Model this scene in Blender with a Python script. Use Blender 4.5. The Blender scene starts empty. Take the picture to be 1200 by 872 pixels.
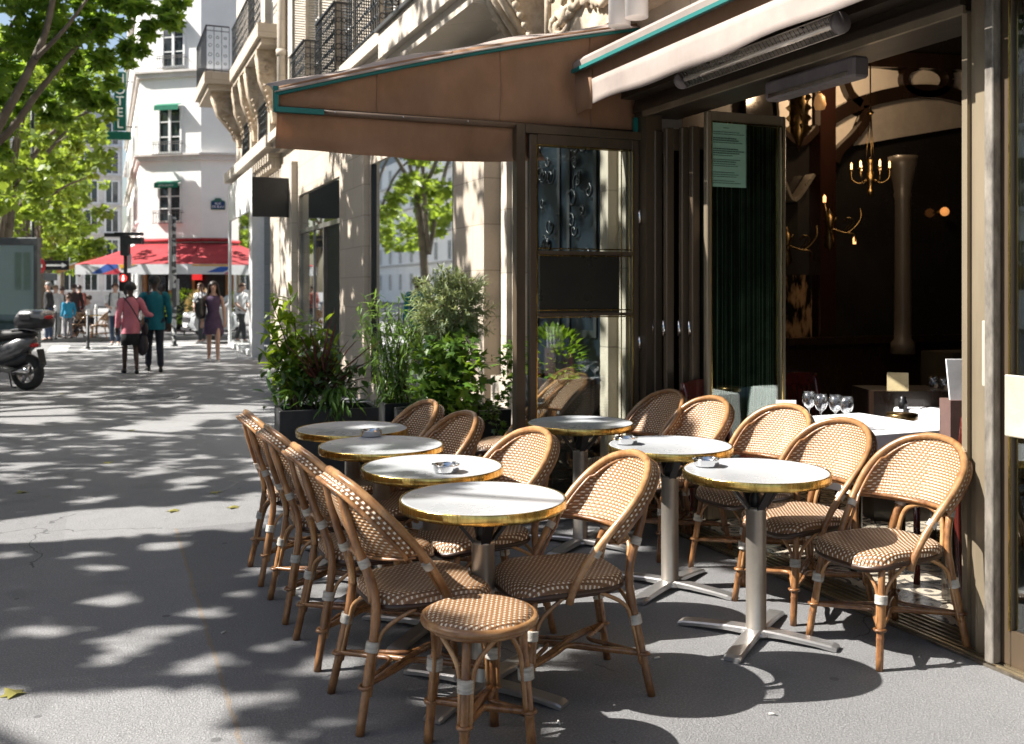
import bpy, math, random
from mathutils import Vector, Matrix, noise as mnoise
random.seed(7)
R = math.radians
PI = math.pi
sc = bpy.context.scene
COL = sc.collection
CA, SA = math.cos(R(22.3)), math.sin(R(22.3))
FPX = 1167.0
EYE = 1.5
def W(u, t, z=0.0):
    """world point that lies t metres ahead of the viewpoint in photo column u"""
    l = (u - 600) / FPX * t
    return Vector((SA * t + CA * l, CA * t - SA * l, z))
def FY(u, X=3.35):
    """where photo column u meets the street-parallel plane X"""
    xr = (u - 600) / FPX
    t = X / (SA + CA * xr)
    return t * (CA - SA * xr)
def UV(x, y, z=0.0):
    f = SA * x + CA * y
    l = CA * x - SA * y
    if f < .1: return None
    return 600 + FPX * l / f, 340 - (z - EYE) * FPX / f
SUNV = Vector((-.726, .233, .72)).normalized()

# ------------------------------------------------------------ materials
MATS = {}
def nt(name):
    m = bpy.data.materials.new(name); m.use_nodes = True
    n = m.node_tree; n.nodes.clear()
    return m, n
def N(n, typ, **kw):
    x = n.nodes.new(typ)
    for k, v in kw.items():
        if k in x.inputs: x.inputs[k].default_value = v
        else: setattr(x, k, v)
    return x
def math_(n, op, a, b=None, c=None):
    x = n.nodes.new('ShaderNodeMath'); x.operation = op
    for i, s in enumerate((a, b, c)):
        if s is None: continue
        if isinstance(s, (int, float)): x.inputs[i].default_value = s
        else: n.links.new(s, x.inputs[i])
    return x.outputs[0]
def mixc(n, f, a, b):
    x = n.nodes.new('ShaderNodeMix'); x.data_type = 'RGBA'
    for s, k in ((f, 0), (a, 6), (b, 7)):
        if isinstance(s, (int, float)): x.inputs[k].default_value = s
        elif isinstance(s, tuple): x.inputs[k].default_value = (*s[:3], 1)
        else: n.links.new(s, x.inputs[k])
    return x.outputs[2]
def M(name, col, rough=.6, metal=0, var=.18, scale=6, bump=.0, bscale=60, spec=.5, coat=0, col2=None, stretch=(1,1,1), trans=0, emit=None, es=0, sheen=0):
    if name in MATS: return MATS[name]
    m, n = nt(name)
    out = N(n, 'ShaderNodeOutputMaterial'); p = N(n, 'ShaderNodeBsdfPrincipled')
    p.inputs['Roughness'].default_value = rough; p.inputs['Metallic'].default_value = metal
    p.inputs['Specular IOR Level'].default_value = spec; p.inputs['Coat Weight'].default_value = coat
    tc = N(n, 'ShaderNodeTexCoord'); mp = N(n, 'ShaderNodeMapping'); mp.inputs['Scale'].default_value = stretch
    n.links.new(tc.outputs['Object'], mp.inputs[0])
    no = N(n, 'ShaderNodeTexNoise', Scale=scale, Detail=6.0, Roughness=.65); n.links.new(mp.outputs[0], no.inputs[0])
    c2 = col2 if col2 else tuple(max(0, c * (1 - var * 1.6)) for c in col)
    c1 = col if col2 else tuple(min(1, c * (1 + var * .5)) for c in col)
    rr = N(n, 'ShaderNodeMapRange'); rr.inputs[1].default_value = .32; rr.inputs[2].default_value = .68
    n.links.new(no.outputs[0], rr.inputs[0])
    cc = mixc(n, rr.outputs[0], c2, c1)
    n.links.new(cc, p.inputs['Base Color'])
    r2 = math_(n, 'MULTIPLY_ADD', rr.outputs[0], -.12, rough + .06); n.links.new(r2, p.inputs['Roughness'])
    if 'rattan' in name:
        oi = N(n, 'ShaderNodeObjectInfo'); cc = mixc(n, math_(n, 'MULTIPLY', oi.outputs['Random'], .45), cc, tuple(c*.5 for c in c2)); n.links.new(cc, p.inputs['Base Color'])
    if bump:
        nb = N(n, 'ShaderNodeTexNoise', Scale=bscale, Detail=4.0); n.links.new(mp.outputs[0], nb.inputs[0])
        b = N(n, 'ShaderNodeBump', Strength=bump, Distance=.01); n.links.new(nb.outputs[0], b.inputs['Height'])
        n.links.new(b.outputs[0], p.inputs['Normal'])
    if emit: p.inputs['Emission Color'].default_value = (*emit, 1); p.inputs['Emission Strength'].default_value = es
    last = p.outputs[0]
    if trans:
        t = N(n, 'ShaderNodeBsdfTranslucent'); n.links.new(cc, t.inputs[0])
        mx = N(n, 'ShaderNodeMixShader'); mx.inputs[0].default_value = trans
        n.links.new(last, mx.inputs[1]); n.links.new(t.outputs[0], mx.inputs[2]); last = mx.outputs[0]
    n.links.new(last, out.inputs[0])
    MATS[name] = m
    return m
def leafmat(name, c1, c2, trans=.45, rough=.45, spec=.4):
    if name in MATS: return MATS[name]
    m, n = nt(name)
    out = N(n, 'ShaderNodeOutputMaterial'); p = N(n, 'ShaderNodeBsdfPrincipled', Roughness=rough)
    p.inputs['Specular IOR Level'].default_value = spec
    g = N(n, 'ShaderNodeNewGeometry')
    cc = mixc(n, g.outputs['Random Per Island'], c1, c2)
    n.links.new(cc, p.inputs['Base Color'])
    t = N(n, 'ShaderNodeBsdfTranslucent')
    tc = mixc(n, .6, cc, tuple(min(1, a * k) for a, k in zip(c2, (2.2, 2.0, .9)))); n.links.new(tc, t.inputs[0])
    mx = N(n, 'ShaderNodeMixShader'); mx.inputs[0].default_value = trans
    n.links.new(p.outputs[0], mx.inputs[1]); n.links.new(t.outputs[0], mx.inputs[2])
    n.links.new(mx.outputs[0], out.inputs[0]); MATS[name] = m
    return m
def glassmat(name, tint=(.8,.85,.83), refl=.25, rough=.02, fres=True):
    if name in MATS: return MATS[name]
    m, n = nt(name)
    out = N(n, 'ShaderNodeOutputMaterial')
    t = N(n, 'ShaderNodeBsdfTransparent'); t.inputs[0].default_value = (*tint, 1)
    g = N(n, 'ShaderNodeBsdfGlossy', Roughness=rough); g.inputs[0].default_value = (.95,.98,.97,1)
    fr = N(n, 'ShaderNodeFresnel', IOR=1.5)
    f = math_(n, 'ADD', math_(n, 'MULTIPLY', fr.outputs[0], 1.6), refl)
    f = math_(n, 'MINIMUM', f, .95)
    mx = N(n, 'ShaderNodeMixShader'); n.links.new(f, mx.inputs[0])
    n.links.new(t.outputs[0], mx.inputs[1]); n.links.new(g.outputs[0], mx.inputs[2]); n.links.new(mx.outputs[0], out.inputs[0])
    MATS[name] = m; return m
def weavemat(name, brown, dark, white, nx=62.0, ny=78.0, slant=.34, chev=True):
    m, n = nt(name)
    out = N(n, 'ShaderNodeOutputMaterial'); p = N(n, 'ShaderNodeBsdfPrincipled', Roughness=.42)
    uv = N(n, 'ShaderNodeUVMap'); s = N(n, 'ShaderNodeSeparateXYZ'); n.links.new(uv.outputs[0], s.inputs[0])
    x = s.outputs[0]; y = s.outputs[1]
    if chev: x = math_(n, 'ABSOLUTE', math_(n, 'ADD', x, .03))
    yy = math_(n, 'MULTIPLY', y, ny); row = math_(n, 'FLOOR', yy); fy = math_(n, 'FRACT', yy)
    xx = math_(n, 'ADD', math_(n, 'MULTIPLY', x, nx), math_(n, 'MULTIPLY', row, slant)); fx = math_(n, 'FRACT', xx)
    inx = math_(n, 'MULTIPLY', math_(n, 'GREATER_THAN', fx, .14), math_(n, 'LESS_THAN', fx, .54))
    iny = math_(n, 'MULTIPLY', math_(n, 'GREATER_THAN', fy, .26), math_(n, 'LESS_THAN', fy, .74))
    wmask = math_(n, 'MULTIPLY', inx, iny)
    no = N(n, 'ShaderNodeTexNoise', Scale=25.0); n.links.new(uv.outputs[0], no.inputs[0])
    br = mixc(n, math_(n, 'MULTIPLY', math_(n, 'ABSOLUTE', math_(n, 'SUBTRACT', fy, .5)), 1.5), brown, dark)
    br = mixc(n, math_(n, 'MULTIPLY', no.outputs[0], .4), br, tuple(c * .55 for c in brown))
    cc = mixc(n, wmask, br, white)
    oi = N(n, 'ShaderNodeObjectInfo'); cc = mixc(n, math_(n, 'MULTIPLY', oi.outputs['Random'], .30), cc, tuple(c*.45 for c in brown))
    n.links.new(cc, p.inputs['Base Color'])
    h = math_(n, 'MULTIPLY', math_(n, 'SINE', math_(n, 'MULTIPLY', fx, PI)), math_(n, 'SINE', math_(n, 'MULTIPLY', fy, PI)))
    b = N(n, 'ShaderNodeBump', Strength=.7, Distance=.004); n.links.new(h, b.inputs['Height']); n.links.new(b.outputs[0], p.inputs['Normal'])
    n.links.new(p.outputs[0], out.inputs[0]); MATS[name] = m
    return m
def stonemat(name, c1, c2, bw=.95, bh=.42, joint=.52, jw=.006, bump=.25):
    if name in MATS: return MATS[name]
    m, n = nt(name)
    out = N(n, 'ShaderNodeOutputMaterial'); p = N(n, 'ShaderNodeBsdfPrincipled', Roughness=.85)
    tc = N(n, 'ShaderNodeTexCoord'); s = N(n, 'ShaderNodeSeparateXYZ'); n.links.new(tc.outputs['Object'], s.inputs[0])
    cb = N(n, 'ShaderNodeCombineXYZ')
    n.links.new(math_(n, 'ADD', s.outputs[1], math_(n, 'MULTIPLY', s.outputs[0], .98)), cb.inputs[0]); n.links.new(s.outputs[2], cb.inputs[1])
    b = N(n, 'ShaderNodeTexBrick'); b.inputs['Scale'].default_value = 1.0
    b.inputs['Brick Width'].default_value = bw; b.inputs['Row Height'].default_value = bh; b.inputs['Mortar Size'].default_value = jw
    b.inputs['Mortar Smooth'].default_value = .2
    b.inputs['Color1'].default_value = (*c1, 1); b.inputs['Color2'].default_value = (*[a * .86 for a in c1], 1)
    b.inputs['Mortar'].default_value = (*[a * joint for a in c1], 1)
    n.links.new(cb.outputs[0], b.inputs[0])
    no = N(n, 'ShaderNodeTexNoise', Scale=1.6, Detail=8.0, Roughness=.7); n.links.new(tc.outputs['Object'], no.inputs[0])
    rr = N(n, 'ShaderNodeMapRange'); rr.inputs[1].default_value = .4; rr.inputs[2].default_value = .75; rr.inputs[4].default_value = .6
    n.links.new(no.outputs[0], rr.inputs[0])
    cc = mixc(n, rr.outputs[0], b.outputs[0], c2)
    no2 = N(n, 'ShaderNodeTexNoise', Scale=45.0, Detail=5.0); n.links.new(tc.outputs['Object'], no2.inputs[0])
    cc = mixc(n, math_(n, 'MULTIPLY', no2.outputs[0], .3), cc, tuple(a * .5 for a in c2))
    n.links.new(cc, p.inputs['Base Color'])
    hh = math_(n, 'ADD', math_(n, 'MULTIPLY', b.outputs[1], -1.0), math_(n, 'MULTIPLY', no2.outputs[0], .25))
    bb = N(n, 'ShaderNodeBump', Strength=bump, Distance=.02); n.links.new(hh, bb.inputs['Height']); n.links.new(bb.outputs[0], p.inputs['Normal'])
    n.links.new(p.outputs[0], out.inputs[0]); MATS[name] = m
    return m
def asphaltmat(name, walk=True):
    m, n = nt(name)
    out = N(n, 'ShaderNodeOutputMaterial'); p = N(n, 'ShaderNodeBsdfPrincipled', Roughness=.85)
    tc = N(n, 'ShaderNodeTexCoord'); s = N(n, 'ShaderNodeSeparateXYZ'); n.links.new(tc.outputs['Object'], s.inputs[0])
    big = N(n, 'ShaderNodeTexNoise', Scale=.55, Detail=6.0, Roughness=.6); n.links.new(tc.outputs['Object'], big.inputs[0])
    med = N(n, 'ShaderNodeTexNoise', Scale=6.0, Detail=8.0, Roughness=.75); n.links.new(tc.outputs['Object'], med.inputs[0])
    fine = N(n, 'ShaderNodeTexNoise', Scale=120.0, Detail=4.0, Roughness=.7); n.links.new(tc.outputs['Object'], fine.inputs[0])
    vor = N(n, 'ShaderNodeTexVoronoi', Scale=75.0); n.links.new(tc.outputs['Object'], vor.inputs[0])
    base = mixc(n, big.outputs[0], (.175,.175,.18), (.255,.253,.25))
    base = mixc(n, math_(n, 'MULTIPLY', math_(n, 'SUBTRACT', med.outputs[0], .35), 1.1), base, (.10,.10,.105))
    sp = N(n, 'ShaderNodeMapRange'); sp.inputs[1].default_value = .46; sp.inputs[2].default_value = .66; n.links.new(fine.outputs[0], sp.inputs[0])
    base = mixc(n, math_(n, 'MULTIPLY', sp.outputs[0], .55), base, (.48,.475,.47))
    # single pale grit grains
    gr = math_(n, 'MULTIPLY', math_(n, 'LESS_THAN', vor.outputs[0], .2), math_(n, 'GREATER_THAN', med.outputs[0], .5))
    base = mixc(n, math_(n, 'MULTIPLY', gr, .5), base, (.5,.49,.46))
    dark = mixc(n, .38, base, (.09,.09,.095))
    x, y = s.outputs[0], s.outputs[1]
    if walk:
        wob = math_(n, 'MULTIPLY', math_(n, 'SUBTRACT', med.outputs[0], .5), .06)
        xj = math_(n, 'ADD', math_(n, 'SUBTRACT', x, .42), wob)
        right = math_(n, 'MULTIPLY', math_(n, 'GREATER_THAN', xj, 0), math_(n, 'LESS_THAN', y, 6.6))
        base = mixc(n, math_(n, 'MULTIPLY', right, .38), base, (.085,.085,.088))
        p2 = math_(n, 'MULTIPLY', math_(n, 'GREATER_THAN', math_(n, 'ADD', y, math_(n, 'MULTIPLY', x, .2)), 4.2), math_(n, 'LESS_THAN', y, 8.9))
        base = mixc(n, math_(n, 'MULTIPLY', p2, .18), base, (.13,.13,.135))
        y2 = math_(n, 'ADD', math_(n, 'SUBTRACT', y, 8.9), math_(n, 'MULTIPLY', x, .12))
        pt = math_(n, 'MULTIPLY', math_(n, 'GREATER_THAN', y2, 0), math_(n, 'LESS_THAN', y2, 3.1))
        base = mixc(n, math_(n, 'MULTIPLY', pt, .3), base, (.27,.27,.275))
        jm = math_(n, 'LESS_THAN', math_(n, 'ABSOLUTE', xj), math_(n, 'MULTIPLY', big.outputs[0], .019))
        jm = math_(n, 'MULTIPLY', jm, math_(n, 'LESS_THAN', y, 6.6))
        jm2 = math_(n, 'LESS_THAN', math_(n, 'ABSOLUTE', math_(n, 'ADD', y2, wob)), .006)
        jm3 = math_(n, 'LESS_THAN', math_(n, 'ABSOLUTE', math_(n, 'ADD', math_(n, 'SUBTRACT', y2, 3.1), wob)), .006)
        base = mixc(n, math_(n, 'MULTIPLY', math_(n, 'MULTIPLY', jm, .75), math_(n, 'GREATER_THAN', fine.outputs[0], .42)), base, (.23,.18,.13))
        base = mixc(n, math_(n, 'MAXIMUM', jm2, jm3), base, (.06,.06,.06))
        # hairline cracks, wandering, only in places
        wn = N(n, 'ShaderNodeTexNoise', Scale=2.5, Detail=4.0); n.links.new(tc.outputs['Object'], wn.inputs[0])
        vadd = n.nodes.new('ShaderNodeVectorMath'); vadd.operation = 'MULTIPLY_ADD'; n.links.new(wn.outputs[1], vadd.inputs[0]); vadd.inputs[1].default_value = (.5,.5,0); n.links.new(tc.outputs['Object'], vadd.inputs[2])
        cr = N(n, 'ShaderNodeTexVoronoi', Scale=.42); cr.feature = 'DISTANCE_TO_EDGE'; n.links.new(vadd.outputs[0], cr.inputs[0])
        cm = math_(n, 'MULTIPLY', math_(n, 'LESS_THAN', cr.outputs[0], .0022), math_(n, 'GREATER_THAN', big.outputs[0], .5))
        base = mixc(n, math_(n, 'MULTIPLY', cm, .75), base, (.05,.05,.05))
        cell = N(n, 'ShaderNodeTexVoronoi', Scale=.3); cell.distance = 'CHEBYCHEV'; n.links.new(tc.outputs['Object'], cell.inputs[0])
        cs = N(n, 'ShaderNodeSeparateColor'); n.links.new(cell.outputs[1], cs.inputs[0])
        base = mixc(n, math_(n, 'MULTIPLY', math_(n, 'GREATER_THAN', cs.outputs[0], .6), .22), base, (.12,.12,.125))
        # stains
        st = N(n, 'ShaderNodeTexNoise', Scale=1.7, Detail=3.0); n.links.new(tc.outputs['Object'], st.inputs[0])
        sm = N(n, 'ShaderNodeMapRange'); sm.inputs[1].default_value = .62; sm.inputs[2].default_value = .68; n.links.new(st.outputs[0], sm.inputs[0])
        base = mixc(n, math_(n, 'MULTIPLY', sm.outputs[0], .3), base, (.1,.1,.1))
        gum = N(n, 'ShaderNodeTexVoronoi', Scale=3.2); n.links.new(tc.outputs['Object'], gum.inputs[0])
        base = mixc(n, math_(n, 'MULTIPLY', math_(n, 'LESS_THAN', gum.outputs[0], .06), .7), base, (.08,.08,.08))
    n.links.new(base, p.inputs['Base Color'])
    hh = math_(n, 'ADD', fine.outputs[0], math_(n, 'MULTIPLY', med.outputs[0], 1.2))
    b = N(n, 'ShaderNodeBump', Strength=.8, Distance=.012); n.links.new(hh, b.inputs['Height']); n.links.new(b.outputs[0], p.inputs['Normal'])
    n.links.new(p.outputs[0], out.inputs[0]); MATS[name] = m
    return m

# ------------------------------------------------------------ mesh builder
class MB:
    def __init__(s): s.v = []; s.f = []; s.uv = {}; s.mi = []; s.sm = []; s.cur = 0; s.smooth = False
    def add(s, vs, fs, smooth=None, uvs=None):
        o = len(s.v); s.v += [tuple(v) for v in vs]
        for f in fs:
            s.f.append(tuple(o + i for i in f)); s.mi.append(s.cur); s.sm.append(s.smooth if smooth is None else smooth)
        if uvs:
            for i, q in enumerate(uvs): s.uv[o + i] = q
        return s
    def box(s, x0, x1, y0, y1, z0, z1):
        v = [(x, y, z) for z in (z0, z1) for y in (y0, y1) for x in (x0, x1)]
        return s.add(v, [(0,2,3,1),(4,5,7,6),(0,1,5,4),(2,6,7,3),(0,4,6,2),(1,3,7,5)], False)
    def rbox(s, x0, x1, y0, y1, z0, z1, b=.01):
        """box with bevelled long edges"""
        def ring(z, i):
            return [(x0+i+b,y0+i,z),(x1-i-b,y0+i,z),(x1-i,y0+i+b,z),(x1-i,y1-i-b,z),(x1-i-b,y1-i,z),(x0+i+b,y1-i,z),(x0+i,y1-i-b,z),(x0+i,y0+i+b,z)]
        rs = [ring(z0, b*.6), ring(z0+b, 0), ring(z1-b, 0), ring(z1, b*.6)]
        v = [p for r in rs for p in r]; f = [tuple(range(7,-1,-1)), tuple(range(24,32))]
        for k in range(3):
            for i in range(8):
                j = (i+1) % 8; f.append((k*8+i, k*8+j, k*8+8+j, k*8+8+i))
        return s.add(v, f, False)
    def obox(s, c, ax, ay, az):
        """box by centre and three half-axis vectors"""
        c = Vector(c); ax = Vector(ax); ay = Vector(ay); az = Vector(az)
        v = [c + ax*i + ay*j + az*k for k in (-1,1) for j in (-1,1) for i in (-1,1)]
        return s.add(v, [(0,2,3,1),(4,5,7,6),(0,1,5,4),(2,6,7,3),(0,4,6,2),(1,3,7,5)], False)
    def bar(s, a, b, w, d, up=(0,0,1)):
        a = Vector(a); b = Vector(b); t = (b-a); L = t.length; t.normalize(); up = Vector(up)
        x = t.cross(up)
        if x.length < 1e-4: x = t.cross(Vector((1,0,0)))
        x.normalize(); y = x.cross(t).normalized()
        return s.obox((a+b)/2, t*L/2, x*w/2, y*d/2)
    def tube(s, pts, r, n=8, cap=True, closed=False, flat=1.0):
        pts = [Vector(p) for p in pts]; k = len(pts)
        rs = r if isinstance(r, (list, tuple)) else [r]*k
        vs = []; prev = None
        for i, p in enumerate(pts):
            if closed: t = pts[(i+1) % k] - pts[i-1]
            else: t = pts[min(i+1, k-1)] - pts[max(i-1, 0)]
            if t.length < 1e-9: t = Vector((0,0,1))
            t.normalize()
            if prev is None:
                a = Vector((0,0,1)) if abs(t.z) < .9 else Vector((1,0,0))
                x = t.cross(a).normalized()
            else:
                x = prev - t * prev.dot(t)
                x = x.normalized() if x.length > 1e-6 else t.orthogonal().normalized()
            prev = x; y = t.cross(x)
            for j in range(n):
                q = 2*PI*j/n
                vs.append(p + (x*math.cos(q) + y*math.sin(q)*flat) * rs[i])
        fs = []
        m = k if closed else k-1
        for i in range(m):
            a = i*n; b = ((i+1) % k)*n
            for j in range(n): fs.append((a+j, a+(j+1) % n, b+(j+1) % n, b+j))
        s.add(vs, fs, True)
        if cap and not closed:
            o = len(s.v) - len(vs)
            s.f.append(tuple(o+j for j in range(n-1,-1,-1))); s.f.append(tuple(o+(k-1)*n+j for j in range(n)))
            s.mi += [s.cur]*2; s.sm += [False]*2
        return s
    def lathe(s, prof, n=20, c=(0,0,0), cap=True, smooth=True, ax=None):
        """profile list of (radius, height); sharp where smooth False"""
        vs = []; c = Vector(c)
        for r, z in prof:
            for j in range(n):
                q = 2*PI*j/n; p = Vector((r*math.cos(q), r*math.sin(q), z))
                if ax is not None: p = ax @ p
                vs.append(c + p)
        fs = []
        for i in range(len(prof)-1):
            for j in range(n): fs.append((i*n+j, i*n+(j+1) % n, (i+1)*n+(j+1) % n, (i+1)*n+j))
        s.add(vs, fs, smooth)
        if cap:
            o = len(s.v) - len(vs)
            s.f.append(tuple(o+j for j in range(n-1,-1,-1))); s.f.append(tuple(o+(len(prof)-1)*n+j for j in range(n)))
            s.mi += [s.cur]*2; s.sm += [False]*2
        return s
    def prism(s, poly, a, b, fn):
        """poly 2-D list; fn(px, py, h) -> 3-D; extruded from a to b"""
        k = len(poly)
        v = [fn(x, y, a) for x, y in poly] + [fn(x, y, b) for x, y in poly]
        f = [tuple(range(k-1,-1,-1)), tuple(range(k, 2*k))] + [(i, (i+1) % k, k+(i+1) % k, k+i) for i in range(k)]
        return s.add(v, f, False)
    def ico(s, c, r, n=8, m=6, sq=(1,1,1)):
        vs = []; c = Vector(c)
        for i in range(m+1):
            a = PI*i/m
            for j in range(n):
                q = 2*PI*j/n
                vs.append(c + Vector((r*sq[0]*math.sin(a)*math.cos(q), r*sq[1]*math.sin(a)*math.sin(q), r*sq[2]*math.cos(a))))
        fs = [(i*n+j, i*n+(j+1) % n, (i+1)*n+(j+1) % n, (i+1)*n+j) for i in range(m) for j in range(n)]
        return s.add(vs, fs, True)
    def leaf(s, p, d, up, L, w, fold=.25, droop=.0, simple=False):
        d = Vector(d).normalized(); x = d.cross(Vector(up))
        if x.length < 1e-3: x = d.orthogonal()
        x.normalize(); nrm = x.cross(d); p = Vector(p)
        if simple:
            return s.add([p, p+d*L*.45+x*w*.5, p+d*L-nrm*L*droop, p+d*L*.45-x*w*.5], [(0,1,2,3)], False)
        a = p+d*L*.35; b = p+d*L*.72-nrm*L*droop*.5; e = p+d*L-nrm*L*droop*1.3
        v = [p, a+x*w*.5+nrm*w*fold, a, a-x*w*.5+nrm*w*fold, b+x*w*.38+nrm*w*fold*.7, b, b-x*w*.38+nrm*w*fold*.7, e]
        return s.add(v, [(0,1,2),(0,2,3),(1,4,5,2),(2,5,6,3),(4,7,5),(5,7,6)], False)
    def lobed(s, p, d, up, L):
        """five pointed leaf"""
        d = Vector(d).normalized(); x = d.cross(Vector(up))
        if x.length < 1e-3: x = d.orthogonal()
        x.normalize(); p = Vector(p); nr = x.cross(d)
        o = [(0,0),(.42,-.05),(.3,.2),(.55,.5),(.24,.52),(0,1),(-.24,.52),(-.55,.5),(-.3,.2),(-.42,-.05)]
        v = [p+x*a*L+d*b*L-nr*abs(a)*L*.25 for a, b in o]
        return s.add(v, [(0,1,2,3,4,5),(0,5,6,7,8,9)], False)
    def build(s, name, mat, parent=None, loc=None, rz=None, solid=0, sub=0):
        me = bpy.data.meshes.new(name); me.from_pydata(s.v, [], s.f); me.update()
        mats = mat if isinstance(mat, (list, tuple)) else [mat]
        for q in mats: me.materials.append(q)
        me.polygons.foreach_set('material_index', s.mi); me.polygons.foreach_set('use_smooth', s.sm)
        if s.uv:
            l = me.uv_layers.new(name='UVMap'); vi = [0]*len(me.loops); me.loops.foreach_get('vertex_index', vi)
            buf = []
            for i in vi: buf += list(s.uv.get(i, (0,0)))
            l.data.foreach_set('uv', buf)
        o = bpy.data.objects.new(name, me); COL.objects.link(o)
        if parent: o.parent = parent
        if loc is not None: o.location = loc
        if rz is not None: o.rotation_euler = (0,0,rz)
        if solid:
            md = o.modifiers.new('Solidify', 'SOLIDIFY'); md.thickness = solid; md.offset = 0
        if sub:
            md = o.modifiers.new('Subdivision', 'SUBSURF'); md.levels = sub; md.render_levels = sub
        return o
def smooth_path(pts, k=6, closed=False):
    pts = [Vector(p) for p in pts]; n = len(pts); out = []
    rng = n if closed else n-1
    for i in range(rng):
        if closed: p0, p1, p2, p3 = pts[i-1], pts[i], pts[(i+1) % n], pts[(i+2) % n]
        else: p0, p1, p2, p3 = pts[max(i-1,0)], pts[i], pts[i+1], pts[min(i+2,n-1)]
        for j in range(k):
            t = j/k
            out.append(.5*((2*p1)+(p2-p0)*t+(2*p0-5*p1+4*p2-p3)*t*t+(3*p1-p0-3*p2+p3)*t**3))
    if not closed: out.append(pts[-1])
    return out
def resample(pts, n):
    L = [0]
    for a, b in zip(pts, pts[1:]): L.append(L[-1] + (b-a).length)
    out = []; j = 0
    for i in range(n):
        d = L[-1]*i/(n-1)
        while j < len(L)-2 and L[j+1] < d: j += 1
        t = (d-L[j])/max(1e-9, L[j+1]-L[j]); out.append(pts[j].lerp(pts[j+1], min(1, t)))
    return out
def tag(o, label=None, cat=None, group=None, kind=None):
    if label: o['label'] = label
    if cat: o['category'] = cat
    if group: o['group'] = group
    if kind: o['kind'] = kind
    return o
def thing(name, label, cat, loc=(0,0,0), rz=0, group=None):
    o = bpy.data.objects.new(name, None); COL.objects.link(o); o.location = loc; o.rotation_euler = (0,0,rz)
    o.empty_display_size = .1
    return tag(o, label, cat, group)
def dup(o, parent=None):
    kids = [c for c in KIDS(o)]
    c = o.copy(); COL.objects.link(c); c.parent = parent
    for k in kids: dup(k, c)
    return c
def KIDS(o): return [c for c in bpy.data.objects if c.parent == o]
def place(proto, first, label, loc, rz, group=None):
    o = proto if first else dup(proto)
    o.location = loc; o.rotation_euler = (0,0,rz); o['label'] = label
    if group: o['group'] = group
    return o
def text_mesh(name, s, size, mat, parent, loc, rot, depth=.004, align='CENTER', sx=1, spacing=1, line=1):
    cu = bpy.data.curves.new(name, 'FONT'); cu.body = s; cu.size = size; cu.extrude = depth; cu.align_x = align; cu.align_y = 'CENTER'
    cu.space_character = spacing; cu.space_line = line
    o = bpy.data.objects.new(name, cu); COL.objects.link(o); bpy.context.view_layer.update()
    me = bpy.data.meshes.new_from_object(o.evaluated_get(bpy.context.evaluated_depsgraph_get()))
    bpy.data.objects.remove(o); me.materials.clear(); me.materials.append(mat)
    t = bpy.data.objects.new(name, me); COL.objects.link(t); t.location = loc; t.rotation_euler = rot; t.scale = (sx,1,1)
    if parent: t.parent = parent
    return t

# ------------------------------------------------------------ shared materials
rattan = M('rattan_cane', (.42,.21,.08), .3, var=.32, scale=9, bump=.15, bscale=90, stretch=(3,3,1.2), coat=.3, col2=(.11,.038,.012))
rattan_pale = M('rattan_pale', (.54,.32,.145), .28, var=.25, scale=11, bump=.1, bscale=60, coat=.3, col2=(.20,.08,.024))
rattan_dark = M('rattan_dark', (.055,.026,.014), .35, var=.2)
binding_m = M('binding_cord', (.54,.51,.45), .5, var=.3, scale=12, bump=.4, bscale=150, stretch=(1,1,6))
weave = weavemat('cane_weave', (.42,.205,.075), (.075,.032,.014), (.74,.68,.56), 46, 72, .36)
weave_seat = weavemat('cane_weave_seat', (.31,.15,.058), (.04,.018,.009), (.74,.68,.56), 52, 66, .5, chev=False)
brass = M('brass', (.75,.52,.16), .24, 1, var=.38, scale=40, stretch=(1,1,.15), bump=.25, bscale=50)
tabletop_m = M('table_laminate', (.41,.425,.44), .3, var=.0, scale=3, coat=.0)
alu = M('cast_aluminium', (.56,.55,.54), .34, .85, var=.12, scale=7, bump=.06)
column_m = M('painted_column', (.40,.36,.31), .36, .75, var=.1)
blackmetal = M('black_iron', (.018,.018,.02), .45, .2, var=.2)
steel = M('steel', (.72,.72,.72), .16, 1, var=.1)
bronze = M('bronze_frame', (.115,.082,.052), .38, .35, var=.28, scale=3, bump=.06, bscale=30, stretch=(1,1,.2))
bronze_light = M('bronze_light', (.27,.22,.15), .4, .4, var=.2, scale=4, bump=.06, stretch=(1,1,.2))
darkwood = M('dark_wood', (.02,.011,.007), .3, var=.3, scale=5, coat=.4, stretch=(1,1,.15))
mahogany = M('mahogany', (.085,.012,.008), .22, var=.3, scale=8, coat=.5)
limestone = stonemat('limestone', (.50,.43,.345), (.38,.315,.245))
limestone_pale = stonemat('limestone_pale', (.55,.49,.41), (.42,.36,.29), bw=1.4, bh=.55)
carved_m = M('carved_stone', (.56,.47,.36), .9, var=.45, scale=7, bump=.5, bscale=30, col2=(.30,.23,.16))
white_paint = M('white_paint', (.78,.78,.77), .5, var=.06)
black_paint = M('black_paint', (.012,.012,.013), .35, var=.2)
ironwork = M('wrought_iron', (.02,.022,.026), .4, .3, var=.2)
glass_dark = glassmat('window_glass_dark', (.55,.62,.60), .10)
glass_shop = glassmat('shop_glass', (.75,.82,.80), .12)
glass_clear = glassmat('clear_glass', (.93,.95,.94), .02)
window_m = M('window_pane_dark', (.03,.04,.045), .06, 0, var=.3, scale=.8, spec=.9)
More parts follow.
